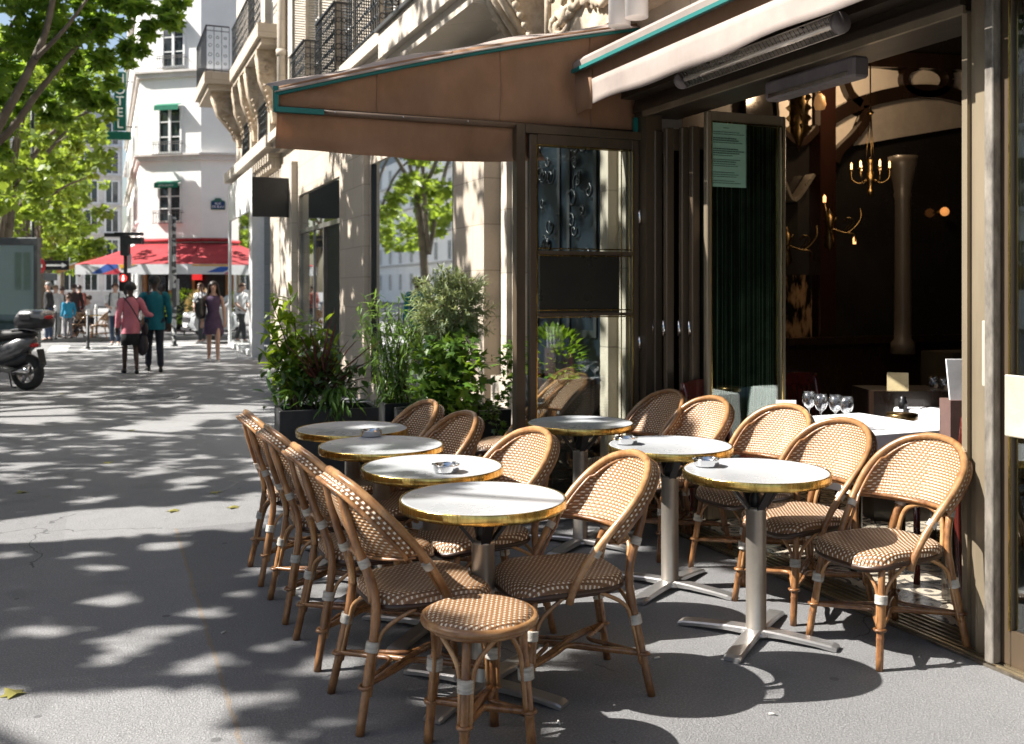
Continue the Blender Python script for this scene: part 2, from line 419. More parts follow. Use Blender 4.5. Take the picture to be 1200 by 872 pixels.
# ------------------------------------------------------------ ground
def struct(name, mb, mat, **k):
    o = mb.build(name, mat, **k); o['kind'] = 'structure'; return o
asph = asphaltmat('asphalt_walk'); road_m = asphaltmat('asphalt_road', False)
kerb_m = M('granite_kerb', (.40,.39,.37), .75, var=.2, scale=30, bump=.2)
g = MB(); g.box(-400, 400, -200, 700, -.6, -.14); struct('ground', g, road_m)
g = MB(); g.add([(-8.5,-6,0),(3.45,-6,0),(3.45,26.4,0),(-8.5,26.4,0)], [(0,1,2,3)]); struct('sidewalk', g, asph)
g = MB()
g.box(-8.65,-8.5,-6,26.5,-.14,.004); g.box(-8.65,3.45,26.4,26.55,-.14,-.02)
struct('kerb', g, kerb_m)
# far pavement round the corner cafe, with its own kerb
g = MB(); g.box(-9, 30, 34.2, 90, -.13, -.01); struct('far_sidewalk', g, asph)
zeb = M('zebra_paint', (.62,.62,.61), .6, var=.25, scale=12)
g = MB()
for i in range(9):
    x = -7.4 + i*1.0
    g.add([(x,28.2,-.134),(x+.5,28.2,-.134),(x+.5,32.2,-.134),(x,32.2,-.134)], [(0,1,2,3)])
for i in range(5):
    y = 27.0+i*1.25
    g.add([(-.6,y,-.134),(4.6,y,-.134),(4.6,y+.5,-.134),(-.6,y+.5,-.134)], [(0,1,2,3)])
struct('crosswalk_markings', g, zeb)
# manhole cover in the pavement
mh = thing('manhole_cover', 'worn rectangular cover with round lid set in the grey pavement beyond the planters', 'manhole cover', W(178, 13.9))
mh.rotation_euler = (0,0,R(-6))
castiron = M('cast_iron', (.12,.12,.125), .55, .4, var=.3, scale=20, bump=.2)
cover_m = M('cover_concrete', (.22,.22,.22), .7, var=.3, scale=25, bump=.3)
g = MB(); g.lathe([(.36,.002),(.37,.007),(.33,.008),(.32,.005)], 28); g.build('lid', castiron, mh)
g = MB()
for a, b in (((-.5,-.42),(.5,-.42)),((-.5,.42),(.5,.42)),((-.5,-.42),(-.5,.42)),((.5,-.42),(.5,.42))):
    g.bar((a[0],a[1],.004),(b[0],b[1],.004),.035,.006)
for i in range(-2,3): g.bar((-.28,i*.11,.009),(.28,i*.11,.009),.02,.004)
g.build('frame', cover_m, mh)
# a few fallen leaves
fl = leafmat('fallen_leaf', (.35,.26,.08), (.20,.22,.05), .2)
for i, (u, v) in enumerate(((122,543),(75,462),(275,594),(247,578),(28,578),(205,598),(150,505),(20,816))):
    t = 1750/(v-340); g = MB(); g.lobed((0,0,.0), (math.cos(i*2.1),math.sin(i*2.1),0), (0,0,1), .09)
    k = ['curled yellow leaf near the top of the shaded pavement','small brown leaf far up the pavement near the scooter','green brown leaf beside the bright strip right of centre','tiny dry leaf just above the bright strip','dry leaf at the left edge above the bright strip','leaf lying alone left of the chair row','leaf lying midway between scooter and planter','dark leaf at the lower left of the pavement'][i]
    tag(g.build('fallen_leaf', fl, loc=W(u,t,.012)), k, 'leaf', 'fallen leaves on the pavement')

butt = M('butt_paper', (.62,.60,.55), .8, var=.2)
for i, (u, v, lab) in enumerate(((350,691,'cigarette butt on the pavement left of the second left chair'),(352,700,'cigarette butt just below the other one left of the chairs'),(262,742,'cigarette butt on the dark asphalt right of the crack'),(905,838,'cigarette butt on the sunlit asphalt at the bottom right'),(655,848,'cigarette butt in the table shadow at the bottom'),(770,772,'cigarette butt beside the shadow of the front right table'))):
    t = 1750/(v-340); g = MB(); a = i*1.9; g.tube([(-.012*math.cos(a),-.012*math.sin(a),.004),(.012*math.cos(a),.012*math.sin(a),.004)],.004,7); tag(g.build('cigarette_butt', butt, loc=W(u,t,.001)), lab, 'cigarette butt', 'cigarette butts on the pavement')
# ------------------------------------------------------------ rattan furniture
def ringed(a, b, r, n=9, nodes=(.35,.7), bend=0, bd=(1,0,0)):
    """bamboo-like cane between a and b: returns points and radii"""
    a = Vector(a); b = Vector(b); P = []; Q = []
    ts = sorted(set([i/n for i in range(n+1)] + [q+d for q in nodes for d in (-.012,0,.012)]))
    for t in ts:
        p = a.lerp(b, t) + Vector(bd)*bend*math.sin(PI*t)
        rr = r*(1.0 - .12*t)
        if any(abs(t-q) < .005 for q in nodes): rr *= 1.13
        P.append(p); Q.append(rr)
    return P, Q
def wrap(mb, p, d, r, w=.03):
    """cord binding round a cane"""
    p = Vector(p); d = Vector(d).normalized(); k = 6
    pts = []; rs = []
    for i in range(k*2+1):
        pts.append(p + d*(w*(i/(2*k)-.5))); rs.append(r*(1.0 if i % 2 else 1.07))
    mb.tube(pts, rs, 10)
HOOP = [(.045,.198,.375),(.03,.205,.43),(-.02,.217,.52),(-.085,.233,.61),(-.155,.242,.69),(-.225,.225,.765),(-.285,.165,.825),(-.32,.085,.853),(-.33,0,.862)]
def mirror(pts): return [Vector(p) for p in pts] + [Vector((p[0],-p[1],p[2])) for p in reversed(pts[:-1])]
def leg_with_brace(root, foot, top, seat_pts, front):
    P, Q = ringed(foot, top, .0155, 8, (.30,.62) if front else (.2,.45,.75))
    Q[0] *= .93
    m = MB(); m.tube(P, Q, 9); m.cur = 1
    f = Vector(foot); t = Vector(top); z = (.27-f.z)/(t.z-f.z) if front else (.27)/(t.z)
    L = m.build('leg', [rattan, rattan_pale], root)
    mid = f.lerp(t, z); d = (t-f).normalized()
    m = MB(); wrap(m, mid, d, .024 if front else .023, .034); m.build('binding', binding_m, L)
    m = MB()
    for sp in seat_pts:
        sp = Vector(sp); off = (sp-mid); off.z = 0; off = off.normalized()*.018
        low = f.lerp(t, max(0, z-.26)) + off*.9
        path = smooth_path([low, mid+off*.95, mid.lerp(sp,.25)+off*.6+d*.03, sp], 5)
        m.tube(path, .0078, 7)
    m.build('brace', rattan_pale, L)
    return L
def make_chair(name, lab):
    r = thing(name, lab, 'chair')
    # woven seat
    m = MB(); n = 40
    def outl(q, k):
        c, s = math.cos(q), math.sin(q); e = .52
        x = (.232 if c > 0 else .215)*math.copysign(abs(c)**e, c); w = .210 - .032*(1-(x+.215)/.43)
        y = w*math.copysign(abs(s)**e, s); return x*k, y*k
    rings = [(.0,-.006),(.35,-.005),(.62,-.002),(.82,.001),(.93,.0),(.985,-.008),(1.012,-.022),(1.01,-.04)]
    vs = []; uv = []
    for k, dz in rings:
        for j in range(n):
            x, y = outl(2*PI*j/n, k)
            z = .452+dz - (max(0, x-.1)**2)*1.3
            vs.append((x, y, z)); kk = 1 + max(0, -dz)*2.2
            uv.append((x*kk, y*kk))
    fs = [(i*n+j, i*n+(j+1) % n, (i+1)*n+(j+1) % n, (i+1)*n+j) for i in range(len(rings)-1) for j in range(n)]
    fs.append(tuple((len(rings)-1)*n+j for j in range(n-1,-1,-1)))
    m.add(vs, fs, True, uv); m.build('seat', weave_seat, r)
    m = MB()
    pts = [(outl(2*PI*j/n, .985)[0], outl(2*PI*j/n, .985)[1], .407 - (max(0, outl(2*PI*j/n,1)[0]-.1)**2)*1.3) for j in range(n)]
    m.tube(pts, .0115, 8, closed=True)
    pts = [(p[0]*.93, p[1]*.93, p[2]-.014) for p in pts]; m.tube(pts, .008, 7, closed=True)
    m.build('seat_frame', rattan_dark, r)
    # back hoops
    H = mirror(HOOP); hp = resample(smooth_path(H, 6), 61)
    m = MB(); m.tube(hp, [.0145*(1.1 if i % 13 == 6 else 1) for i in range(61)], 10)
    m.build('back_frame', rattan_pale, r)
    m = MB()
    inner = [Vector((p.x-.006, p.y*.905, p.z-.019 if abs(p.y) < .23 else p.z-.005)) for p in hp if p.z > .40]
    m.tube(inner, .0065, 7)
    back = [Vector((p.x-.042, p.y*.985, p.z-.026)) for p in hp if p.z > .615]
    back = [Vector((-.135,.225,.585))] + back + [Vector((-.135,-.225,.585))]
    m.tube(smooth_path(back, 2), .0085, 7)
    bar = smooth_path([(-.085,.228,.60),(-.15,.2,.592),(-.215,.11,.586),(-.235,0,.584),(-.215,-.11,.586),(-.15,-.2,.592),(-.085,-.228,.60)], 5)
    m.tube(bar, .0085, 8); m.tube([p+Vector((-.012,0,-.012)) for p in bar], .006, 7)
    m.build('back_rail', rattan, r)
    # woven back panel
    i0 = next(i for i, p in enumerate(hp) if p.z > .60); seg = hp[i0:61-i0]
    K = 33; top = resample(seg, K); bot = resample(bar, K); Hn = 12
    vs = []; uv = []
    for i in range(K):
        for j in range(Hn+1):
            h = j/Hn; p = bot[i].lerp(top[i], h)
            p = p + Vector((-.02*math.sin(PI*h)-.004, 0, 0)); vs.append(p)
            uv.append((p.y*1.04, (p.z-.58)*1.18))
    fs = [(i*(Hn+1)+j, (i+1)*(Hn+1)+j, (i+1)*(Hn+1)+j+1, i*(Hn+1)+j+1) for i in range(K-1) for j in range(Hn)]
    m = MB(); m.add(vs, fs, True, uv); m.build('back_panel', weave, r, solid=.007)
    # woven band between the two hoops
    m = MB(); vs = []; uv = []
    fr = [p for p in hp if p.z > .615]
    for i, p in enumerate(fr):
        q = Vector((p.x-.042, p.y*.985, p.z-.026))
        vs += [p + Vector((0,0,0)), q]; uv += [(i*.02, 0.5), (i*.02, .55)]
    m.add(vs, [(2*i, 2*i+1, 2*i+3, 2*i+2) for i in range(len(fr)-1)], True, uv)
    m.build('back_band', weave_seat, r, solid=.006)
    # legs: front pair, rear pair carrying up behind the back
    for s in (1,-1):
        leg_with_brace(r, (.215,s*.20,0), (.165,s*.165,.405), [(.19,s*.05,.40),(.06,s*.19,.40)], True)
    for s in (1,-1):
        foot = Vector((-.285,s*.195,0)); mid = Vector((-.215,s*.15,.44)); tp = Vector((-.335,s*.095,.835))
        path = resample(smooth_path([foot, foot.lerp(mid,.5)+Vector((.006,0,0)), mid, mid.lerp(tp,.5)+Vector((-.006,0,0)), tp], 6), 22)
        m = MB(); m.tube(path, [.0155*(1.13 if i in (5,9,14,18) else 1) for i in range(22)], 9)
        L = m.build('leg', rattan, r)
        m = MB(); wrap(m, path[7], path[8]-path[6], .0225, .034); m.build('binding', binding_m, L)
        m = MB(); wrap(m, path[14], path[15]-path[13], .0195, .03); m.build('binding', binding_m, L)
        m = MB(); md = path[7]
        for sp in ((-.19,s*.03,.40),(-.08,s*.185,.40)):
            sp = Vector(sp); off = sp-md; off.z = 0; off = off.normalized()*.017
            m.tube(smooth_path([path[3]+off*.9, md+off, md.lerp(sp,.3)+off*.5+Vector((0,0,.03)), sp], 5), .0078, 7)
        m.build('brace', rattan_pale, L)
    for s in (1,-1):
        m = MB()
        i = min(range(len(hp)), key=lambda k: abs(hp[k].z-.565)+(0 if hp[k].y*s > 0 else 9))
        wrap(m, hp[i]+Vector((-.006,-s*.004,0)), hp[i+1]-hp[i-1], .0195, .028)
        m.build('binding', binding_m, r)
    # inverted loop between the rear posts
    m = MB(); lp = [(-.222,.118,.42),(-.232,.112,.49),(-.245,.085,.545),(-.25,0,.572),(-.245,-.085,.545),(-.232,-.112,.49),(-.222,-.118,.42)]
    m.tube(smooth_path(lp, 6), .0105, 8); m.build('back_loop', rattan_pale, r)
    # stretchers: two pairs of bent canes crossing under the seat
    m = MB(); z = .155
    fp = {}
    for s in (1,-1):
        fp['f%d' % s] = Vector((.197,s*.186,z)); fp['r%d' % s] = Vector((-.26,s*.178,z))
    c = Vector((-.03,0,z))
    for a, b in (('f1','f-1'),('f-1','r-1'),('r-1','r1'),('r1','f1')):
        A, B = fp[a], fp[b]; pull = .62 if a[0] == b[0] else .78
        mm = ((A+B)/2).lerp(c, pull); mm.z = z+.012
        m.tube(smooth_path([A+(A-c).normalized()*.012, A.lerp(mm,.55), mm, B.lerp(mm,.55), B+(B-c).normalized()*.012], 6), .0085, 8)
    m.tube([fp['f1'], c+Vector((0,0,.015)), fp['r-1']], .0115, 8); m.tube([fp['f-1'], c+Vector((0,0,-.004)), fp['r1']], .0115, 8)
    for k in fp:
        p = fp[k]; pts = [p+Vector((.021*math.cos(q*PI/4), .021*math.sin(q*PI/4), .002*math.sin(q))) for q in range(8)]
        m.tube(pts, .0065, 6, closed=True)
    m.build('stretcher', rattan, r)
    return r
def make_stool():
    r = thing('rattan_stool', 'round backless rattan stool with woven top in front of the nearest table', 'stool')
    m = MB(); n = 40; vs = []; uv = []
    rings = [(0,.456),(.06,.457),(.12,.459),(.155,.458),(.172,.452),(.178,.442)]
    for rr, z in rings:
        for j in range(n):
            x, y = rr*math.cos(2*PI*j/n), rr*math.sin(2*PI*j/n); vs.append((x,y,z)); uv.append((x,y))
    m.add(vs, [(i*n+j, i*n+(j+1) % n, (i+1)*n+(j+1) % n, (i+1)*n+j) for i in range(len(rings)-1) for j in range(n)] + [tuple(range(5*n+n-1,5*n-1,-1))], True, uv)
    m.build('seat', weave_seat, r)
    m = MB(); m.tube([(.18*math.cos(2*PI*j/36), .18*math.sin(2*PI*j/36), .432) for j in range(36)], .0155, 9, closed=True)
    m.tube([(.165*math.cos(2*PI*j/36), .165*math.sin(2*PI*j/36), .412) for j in range(36)], .009, 7, closed=True)
    m.build('seat_ring', rattan_pale, r)
    z = .14; feet = []
    for k in range(4):
        q = PI/4 + k*PI/2; c, s = math.cos(q), math.sin(q)
        P = []; Rr = []
        foot = Vector((.178*c, .178*s, 0)); top = Vector((.142*c, .142*s, .42))
        P, Q = ringed(foot, top, .0165, 8, (.3,.68)); m = MB(); m.tube(P, Q, 10); L = m.build('leg', rattan, r)
        md = foot.lerp(top, .63); m = MB(); wrap(m, md, top-foot, .026, .04); m.build('binding', binding_m, L)
        m = MB()
        for sgn in (1,-1):
            q2 = q + sgn*.62; sp = Vector((.16*math.cos(q2), .16*math.sin(q2), .412)); off = (sp-md); off.z = 0; off = off.normalized()*.021
            m.tube(smooth_path([foot.lerp(top,.34)+off*.9, md+off, md.lerp(sp,.3)+off*.5+Vector((0,0,.03)), sp], 5), .0085, 7)
        m.build('brace', rattan_pale, L)
        f = foot.lerp(top, z/.42); feet.append(f)
    m = MB(); c0 = Vector((0,0,z))
    for k in range(4):
        A, B = feet[k], feet[(k+1) % 4]; mm = ((A+B)/2).lerp(c0, .66); mm.z += .008
        m.tube(smooth_path([A*1.08+Vector((0,0,-z*.08)), A.lerp(mm,.55), mm, B.lerp(mm,.55), B*1.08+Vector((0,0,-z*.08))], 6), .009, 8)
    m.tube([feet[0], c0+Vector((0,0,.014)), feet[2]], .0125, 8); m.tube([feet[1], c0+Vector((0,0,-.005)), feet[3]], .0125, 8)
    for p in feet: m.tube([p+Vector((.022*math.cos(q*PI/4), .022*math.sin(q*PI/4), 0)) for q in range(8)], .0068, 6, closed=True)
    m.build('stretcher', rattan, r)
    return r
def make_table():
    r = thing('bistro_table', 'table', 'table'); rad = .31
    m = MB(); m.lathe([(.0,.7195),(rad-.012,.7195),(rad-.008,.7215),(rad-.004,.719)], 64, cap=False); m.lathe([(rad-.012,.700),(0,.700)], 40, cap=False, smooth=False)
    m.build('table_top', tabletop_m, r)
    m = MB(); m.lathe([(rad-.004,.7185),(rad-.002,.7215),(rad+.002,.7215),(rad+.004,.718),(rad+.0045,.700),(rad+.003,.684),(rad-.004,.683),(rad-.012,.686),(rad-.012,.700)], 72, cap=False)
    m.build('brass_rim', brass, r)
    m = MB(); m.lathe([(.0,.030),(.046,.030),(.047,.045),(.0435,.05),(.0435,.545),(.046,.55),(.046,.562),(.0,.563)], 28)
    m.build('column', column_m, r)
    m = MB()
    for k in range(4):
        q = PI/4+k*PI/2; c, s = math.cos(q), math.sin(q)
        pts = smooth_path([(.03*c,.03*s,.545),(.06*c,.06*s,.585),(.12*c,.12*s,.655),(.16*c,.16*s,.69)], 4)
        for a, b in zip(pts, pts[1:]): m.bar(a, b, .035, .012, (c,s,0))
        m.bar((0,0,.692),(.19*c,.19*s,.692), .04, .008)
    m.lathe([(.025,.56),(.03,.6),(.02,.62),(.02,.69)], 12)
    m.box(-.05,.05,-.05,.05,.675,.699)
    m.build('bracket', blackmetal, r)
    m = MB(); m.lathe([(.0,.012),(.066,.012),(.068,.022),(.06,.036),(.0,.037)], 24)
    for k in range(4):
        q = k*PI/2; c, s = math.cos(q), math.sin(q)
        def P(a, w, z): return (c*a - s*w, s*a + c*w, z)
        L = .345; sec = [(.03,.034,.042,.014),(.12,.036,.040,.018),(.26,.037,.030,.012),(L-.02,.037,.024,.004),(L,.035,.017,.003)]
        vs = []
        for a, w, zt, zb in sec: vs += [P(a,-w,zb), P(a,-w,zt-.006), P(a,-w*.78,zt), P(a,w*.78,zt), P(a,w,zt-.006), P(a,w,zb)]
        fs = [(6*i+j, 6*i+(j+1) % 6, 6*i+6+(j+1) % 6, 6*i+6+j) for i in range(4) for j in range(6)] + [tuple(range(29,23,-1))[::-1]]
        m.add(vs, fs, False)
    o = m.build('base', alu, r)
    return r
T = [('T1',566,583),('T2',507,546),('T3',447,521),('T4',413,502),('T5',680,495),('T6',785,521),('T7',886,551)]
TP = {}
for k, u, v in T:
    t = .78*FPX/(v-340); TP[k] = W(u, t)
proto = make_table()
tl = {'T1':('white topped round bistro table nearest the camera behind the stool',38),'T2':('round bistro table with an ashtray, second in the street-side row',44),
 'T3':('round bistro table with an ashtray near its back edge, third in the street-side row',40),'T4':('round bistro table farthest along the row, beside the dark planter',40),
 'T5':('round bistro table standing against the folded glass door panel, no ashtray on it',36),'T6':('sunlit round bistro table behind the front right one, ashtray at its left',32),
 'T7':('sunlit round bistro table at front right with a full view of its four-footed base',38)}
for i, (k, u, v) in enumerate(T):
    place(proto, i == 0, tl[k][0], TP[k], R(tl[k][1]), 'round brass-rimmed bistro tables on the terrace')
def ashtray(loc, lab, first=[None]):
    if first[0] is None:
        r = thing('ashtray', lab, 'ashtray'); m = MB()
        m.lathe([(0,.002),(.052,.002),(.055,.006),(.056,.030),(.0575,.034),(.0545,.0345),(.052,.028),(.050,.010),(.0,.009)], 36); m.build('dish', steel, r)
        for q in (0.6, 2.7, 4.8):
            m = MB(); m.bar((.048*math.cos(q),.048*math.sin(q),.033),(.062*math.cos(q),.062*math.sin(q),.034),.012,.006)
            m.build('rest', steel, r)
        first[0] = r; o = r
    else: o = dup(first[0])
    o.location = loc; o['label'] = lab; o['group'] = 'steel ashtrays on the tables'
def on(u, v, z=.7215): return W(u, (EYE-z)*FPX/(v-340), z)
ashtray(on(523,553), 'steel ashtray on the second table of the street-side row')
ashtray(on(435,511), 'steel ashtray on the third table of the street-side row')
ashtray(on(734,520), 'steel ashtray on the sunlit table in the middle by the doorway')
ashtray(on(828,546), 'steel ashtray on the sunlit table at front right')

cp = make_chair('rattan_chair', 'x')
C = [ # x, y, heading of sitter (deg), label
 (1.075,3.50,2,'rattan chair at the front of the left row, beside the stool, seat half in sun'),
 (1.055,4.12,2,'second rattan chair from the front in the left row, its back toward the pavement'),
 (1.035,4.72,1,'third rattan chair from the front in the left row, mostly in shade'),
 (1.02,5.34,0,'last rattan chair of the left row, next to the dark planter'),
 (1.60,3.42,177,'rattan chair right of the front table, sunlit reclined back, seat in shade'),
 (1.52,4.13,186,'rattan chair across the second table, its oval back just above the front table'),
 (1.43,4.84,184,'rattan chair across the third table, tall oval back near the ivy'),
 (1.41,5.42,184,'rattan chair across the farthest table, back showing against the ivy planter'),
 (3.03,3.29,183,'large sunlit rattan chair at far right beside the door post'),
 (3.05,3.86,185,'sunlit rattan chair second from the right, half hidden by its neighbour'),
 (3.18,4.45,188,'sunlit rattan chair third from the right, below the wine glasses'),
 (3.03,4.98,184,'rattan chair with its back half in shade, left of the glass door leaf'),
 (3.0,5.42,182,'shaded rattan chair against the dark folded doors, farthest on the right side'),
]
for i, (x, y, a, lab) in enumerate(C):
    place(cp, i == 0, lab, (x,y,0), R(a), 'rattan bistro chairs around the terrace tables')
st = make_stool(); st.location = (1.139,3.056,0); st.rotation_euler = (0,0,R(8))
# ------------------------------------------------------------ bistro (nearest building), street front on plane X
FX = 3.35
YP1, YP2 = 5.89, 4.59           # folded leaves stand square to the front here
YJ = 3.13                       # right jamb of the opening
bis = thing('bistro_building', 'dark bronze fronted bistro under the brown awning, with folded glass doors and dim interior', 'restaurant', (FX,0,0))
def P(mb, name, mat, parent, **k): return mb.build(name, mat, parent, loc=(-FX,0,0) if parent is bis else None, **k)
# everything of the bistro is modelled in street coordinates and shifted onto its root
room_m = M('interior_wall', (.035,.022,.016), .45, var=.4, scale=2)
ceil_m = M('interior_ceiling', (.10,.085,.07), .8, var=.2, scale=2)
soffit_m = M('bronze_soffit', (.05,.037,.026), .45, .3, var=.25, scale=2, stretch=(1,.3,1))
# wall above the opening (behind the awning) and dark stone band
m = MB(); m.box(FX,FX+.35,-6,7.8,3.22,9.5); P(m,'upper_wall',limestone,bis)
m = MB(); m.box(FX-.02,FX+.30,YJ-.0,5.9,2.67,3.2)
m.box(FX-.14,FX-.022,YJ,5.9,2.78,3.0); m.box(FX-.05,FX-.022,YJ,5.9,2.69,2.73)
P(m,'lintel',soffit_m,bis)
m = MB(); m.box(FX-.035,FX-.012,YJ+.0,5.8,2.655,2.69); P(m,'lintel_trim',bronze_light,bis)
# right jamb: pale bronze pilaster, dark recess, then another leaf
m = MB(); m.box(FX-.02,FX+.06,YJ-.01,YJ+.018,.0,2.655); m.box(FX+.0,FX+.1,YJ-.06,YJ-.012,0,3.2); m.box(FX-.03,FX+.10,YJ-.125,YJ-.062,.0,3.2)
P(m,'door_jamb',bronze_light,bis)
m = MB(); m.box(FX+.05,FX+.1,2.93,YJ-.127,0,3.2); P(m,'jamb_recess',bronze,bis)
def leaf(parent, p0, ax, wd, zt, glass, frame=bronze, pad=False, bars=(), edge=True, trim=brass, stile=.055, name='folding_door', label=None):
    """glazed folding leaf: starts at p0 and runs wd along ax (unit vector)"""
    L = thing(name, None, None); L.parent = parent; L.location = (p0[0]-FX, p0[1], 0); L.rotation_euler = (0,0,math.atan2(ax[1], ax[0]))
    if label: L['label'] = label
    m = MB(); d = .022
    m.rbox(0,stile,-d,d,.02,zt,.006); m.rbox(wd-stile,wd,-d,d,.02,zt,.006); m.box(stile,wd-stile,-d+.001,d-.001,.02,.16); m.box(stile,wd-stile,-d+.001,d-.001,zt-.07,zt)
    for z0, z1 in bars: m.box(stile,wd-stile,-d+.003,d-.003,z0,z1)
    m.build('frame', frame, L)
    m = MB(); 
    for s in (-1,1):
        y = s*(d+.002)
        for x in (stile-.006, wd-stile+.006): m.bar((x,y,.16),(x,y,zt-.07),.008,.006)
        m.bar((stile,y,zt-.07),(wd-stile,y,zt-.07),.006,.008)
    m.build('glazing_bead', trim, L)
    m = MB(); m.box(stile-.005,wd-stile+.005,-.004,.004,.155,zt-.065); m.build('glass', glass, L)
    return L
# leaf 1: square to the street at far end; blind panel at mid height
l1 = leaf(bis, (2.53,YP1), (1,0), .80, 2.505, glassmat('leaf_glass', (.86,.9,.88), .04), bronze, bars=((1.73,1.755),(1.33,1.35)))
m = MB(); m.box(.075,.655,-.012,.012,1.35,1.73); m.build('blind_panel', M('blind_panel', (.028,.026,.02), .3, var=.3, scale=3), l1)
m = MB()
for z in (1.32,1.365,1.72,1.765): m.box(.06,.74,-.027,-.023,z,z+.008)
m.box(.662,.668,-.026,-.02,.16,2.43); m.build('brass_strip', brass, l1)
m = MB()
for z in (.35,1.1,1.95): m.lathe([(.0,z),(.012,z),(.012,z+.09),(0,z+.09)], 10, c=(.80,-.03,0))
m.build('hinge', steel, l1)
# stack of folded leaves between leaf 1 and leaf 2, seen edge on
stk_m = [bronze, bronze_light]
for i, (y, x0) in enumerate(((5.86,3.45),(5.80,3.40),(5.735,3.47),(5.67,3.41),(5.61,3.49),(5.55,3.53))):
    lf = thing('folding_door', None, None); lf.parent = bis; lf.location = (x0-FX, y, 0)
    m = MB(); wd = .56
    m.rbox(0,.06,-.022,.022,.02,2.505+.06,.006); m.rbox(wd-.06,wd,-.022,.022,.02,2.565,.006); m.box(.06,wd-.06,-.018,.018,.02,.2); m.box(.06,wd-.06,-.018,.018,2.42,2.56); m.build('frame', bronze, lf)
    m = MB(); m.box(.055,wd-.055,-.004,.004,.2,2.42); m.build('glass', glass_dark, lf)
    m = MB(); m.lathe([(0,1.2),(.011,1.2),(.011,1.3),(0,1.3)], 10, c=(-.008,0,0)); m.build('hinge', steel, lf)
# leaf 2 with green poster behind glass and pleated blind
l2 = leaf(bis, (3.59,5.47), (1,0), .62, 2.655, glassmat('leaf_glass_dark', (.66,.76,.70), .05), bronze_light, trim=brass, stile=.04)
m = MB(); k = 26; vs = []
for i in range(k*2+1):
    x = .05+.52*i/(k*2); y = .035+(.012 if i % 2 else 0)
    vs += [(x,y,.16),(x,y,2.58)]
m.add(vs, [(2*i,2*i+2,2*i+3,2*i+1) for i in range(k*2)], False); m.cur = 1; rb_ = random.Random(4); x = .07
while x < .56: m.box(x,x+rb_.choice((.003,.005,.008)),.026,.031,.16,2.58); x += rb_.uniform(.014,.05)*(1.5 if x < .25 else .7)  # pale bars put the light on the pleats into colour
m.build('pleated_blind', [M('pleated_blind', (.10,.105,.085), .7, var=.3), M('pleat_highlight', (.50,.50,.42), .6, var=.3)], l2)
pm = M('poster_paper', (.26,.44,.33), .6, var=.05); ink = M('poster_ink', (.03,.07,.05), .6)
m = MB(); m.box(.046,.310,-.011,-.006,2.17,2.60); pst = m.build('menu_poster', pm, l2)
m = MB(); rr = random.Random(3)
m.box(.049,.307,-.0135,-.0125,2.591,2.594); m.box(.3035,.3055,-.0135,-.0125,2.175,2.59)
z = 2.565
for i in range(27):
    z -= .0138
    if i in (1,4,8,9,14,19,20,24): continue
    wd = rr.uniform(.14,.235) if i not in (0,) else .03; x0 = .052 if i > 1 else .13
    x = x0
    while x < x0+wd:
        q = rr.uniform(.006,.02); m.box(x, x+q, -.0135, -.0125, z, z+(.006 if i in (5,6,10,11,12,16) else .004)); x += q+.003
m.build('printed_lines', ink, pst)
# leaf 3 right of the jamb and its neighbour, handles
l3 = leaf(bis, (FX-.03,2.95), (0,-1), .62, 2.9, glass_dark, bronze, trim=brass, stile=.075)
m = MB(); m.rbox(-.012,.03,-.07,-.024,.02,2.9,.004); m.build('worn_edge', M('worn_steel', (.30,.27,.23), .5, .5, var=.45, scale=14, stretch=(1,1,.4)), l3)
for x0 in (.085,):
    m = MB(); m.rbox(x0-.01,x0+.10,-.06,-.045,.93,1.17,.004); m.build('push_plate', M('push_plate', (.50,.46,.38), .45, .3), l3)
m = MB(); m.rbox(0.0,.045,-.02,.02,.95,1.18,.004); o = P(m,'push_plate',M('push_plate', (.5,.46,.38)),bis); o.location = (-.065,2.985,.02); o.scale = (.4,1,1.15)
l4 = leaf(bis, (FX-.0,2.30), (0,-1), .62, 2.9, glass_dark, bronze, trim=brass, stile=.075)
m = MB(); m.box(FX-.04,FX+.12,-6,1.6,0,3.2); P(m,'side_pier',bronze,bis)
# threshold rails
m = MB(); m.box(FX-.10,FX+.14,1.6,5.85,.001,.012); P(m,'threshold',M('threshold_metal', (.22,.19,.15), .4, .7, var=.4, scale=15),bis)
m = MB(); 
for x in (-.085,-.055,-.02,.02,.06,.1): m.box(FX+x,FX+x+.012,1.6,5.85,.0125,.020)
P(m,'sliding_rail',M('rail_brass', (.5,.42,.28), .35, .9),bis)
# room
tile, tn = nt('mosaic_floor')
o_ = N(tn,'ShaderNodeOutputMaterial'); p_ = N(tn,'ShaderNodeBsdfPrincipled',Roughness=.25); tc = N(tn,'ShaderNodeTexCoord')
mp = N(tn,'ShaderNodeMapping'); mp.inputs['Scale'].default_value = (4.5,4.5,4.5); mp.inputs['Rotation'].default_value = (0,0,R(45)); tn.links.new(tc.outputs['Object'],mp.inputs[0])
v1 = N(tn,'ShaderNodeTexVoronoi',Scale=1.0); v1.inputs['Randomness'].default_value = 0; tn.links.new(mp.outputs[0],v1.inputs[0])
a1 = math_(tn,'SINE',math_(tn,'MULTIPLY',v1.outputs[0],24.0)); ck = N(tn,'ShaderNodeTexChecker',Scale=2.0); tn.links.new(mp.outputs[0],ck.inputs[0])
a2 = math_(tn,'GREATER_THAN',math_(tn,'MULTIPLY_ADD',ck.outputs[1],.5,a1),.45)
nz = N(tn,'ShaderNodeTexVoronoi',Scale=38.0); nz.feature='DISTANCE_TO_EDGE'; tn.links.new(mp.outputs[0],nz.inputs[0])
c_ = mixc(tn,a2,(.50,.44,.34),(.07,.06,.05)); c_ = mixc(tn,math_(tn,'LESS_THAN',nz.outputs[0],.06),c_,(.2,.18,.15)); tn.links.new(c_,p_.inputs['Base Color']); tn.links.new(p_.outputs[0],o_.inputs[0])
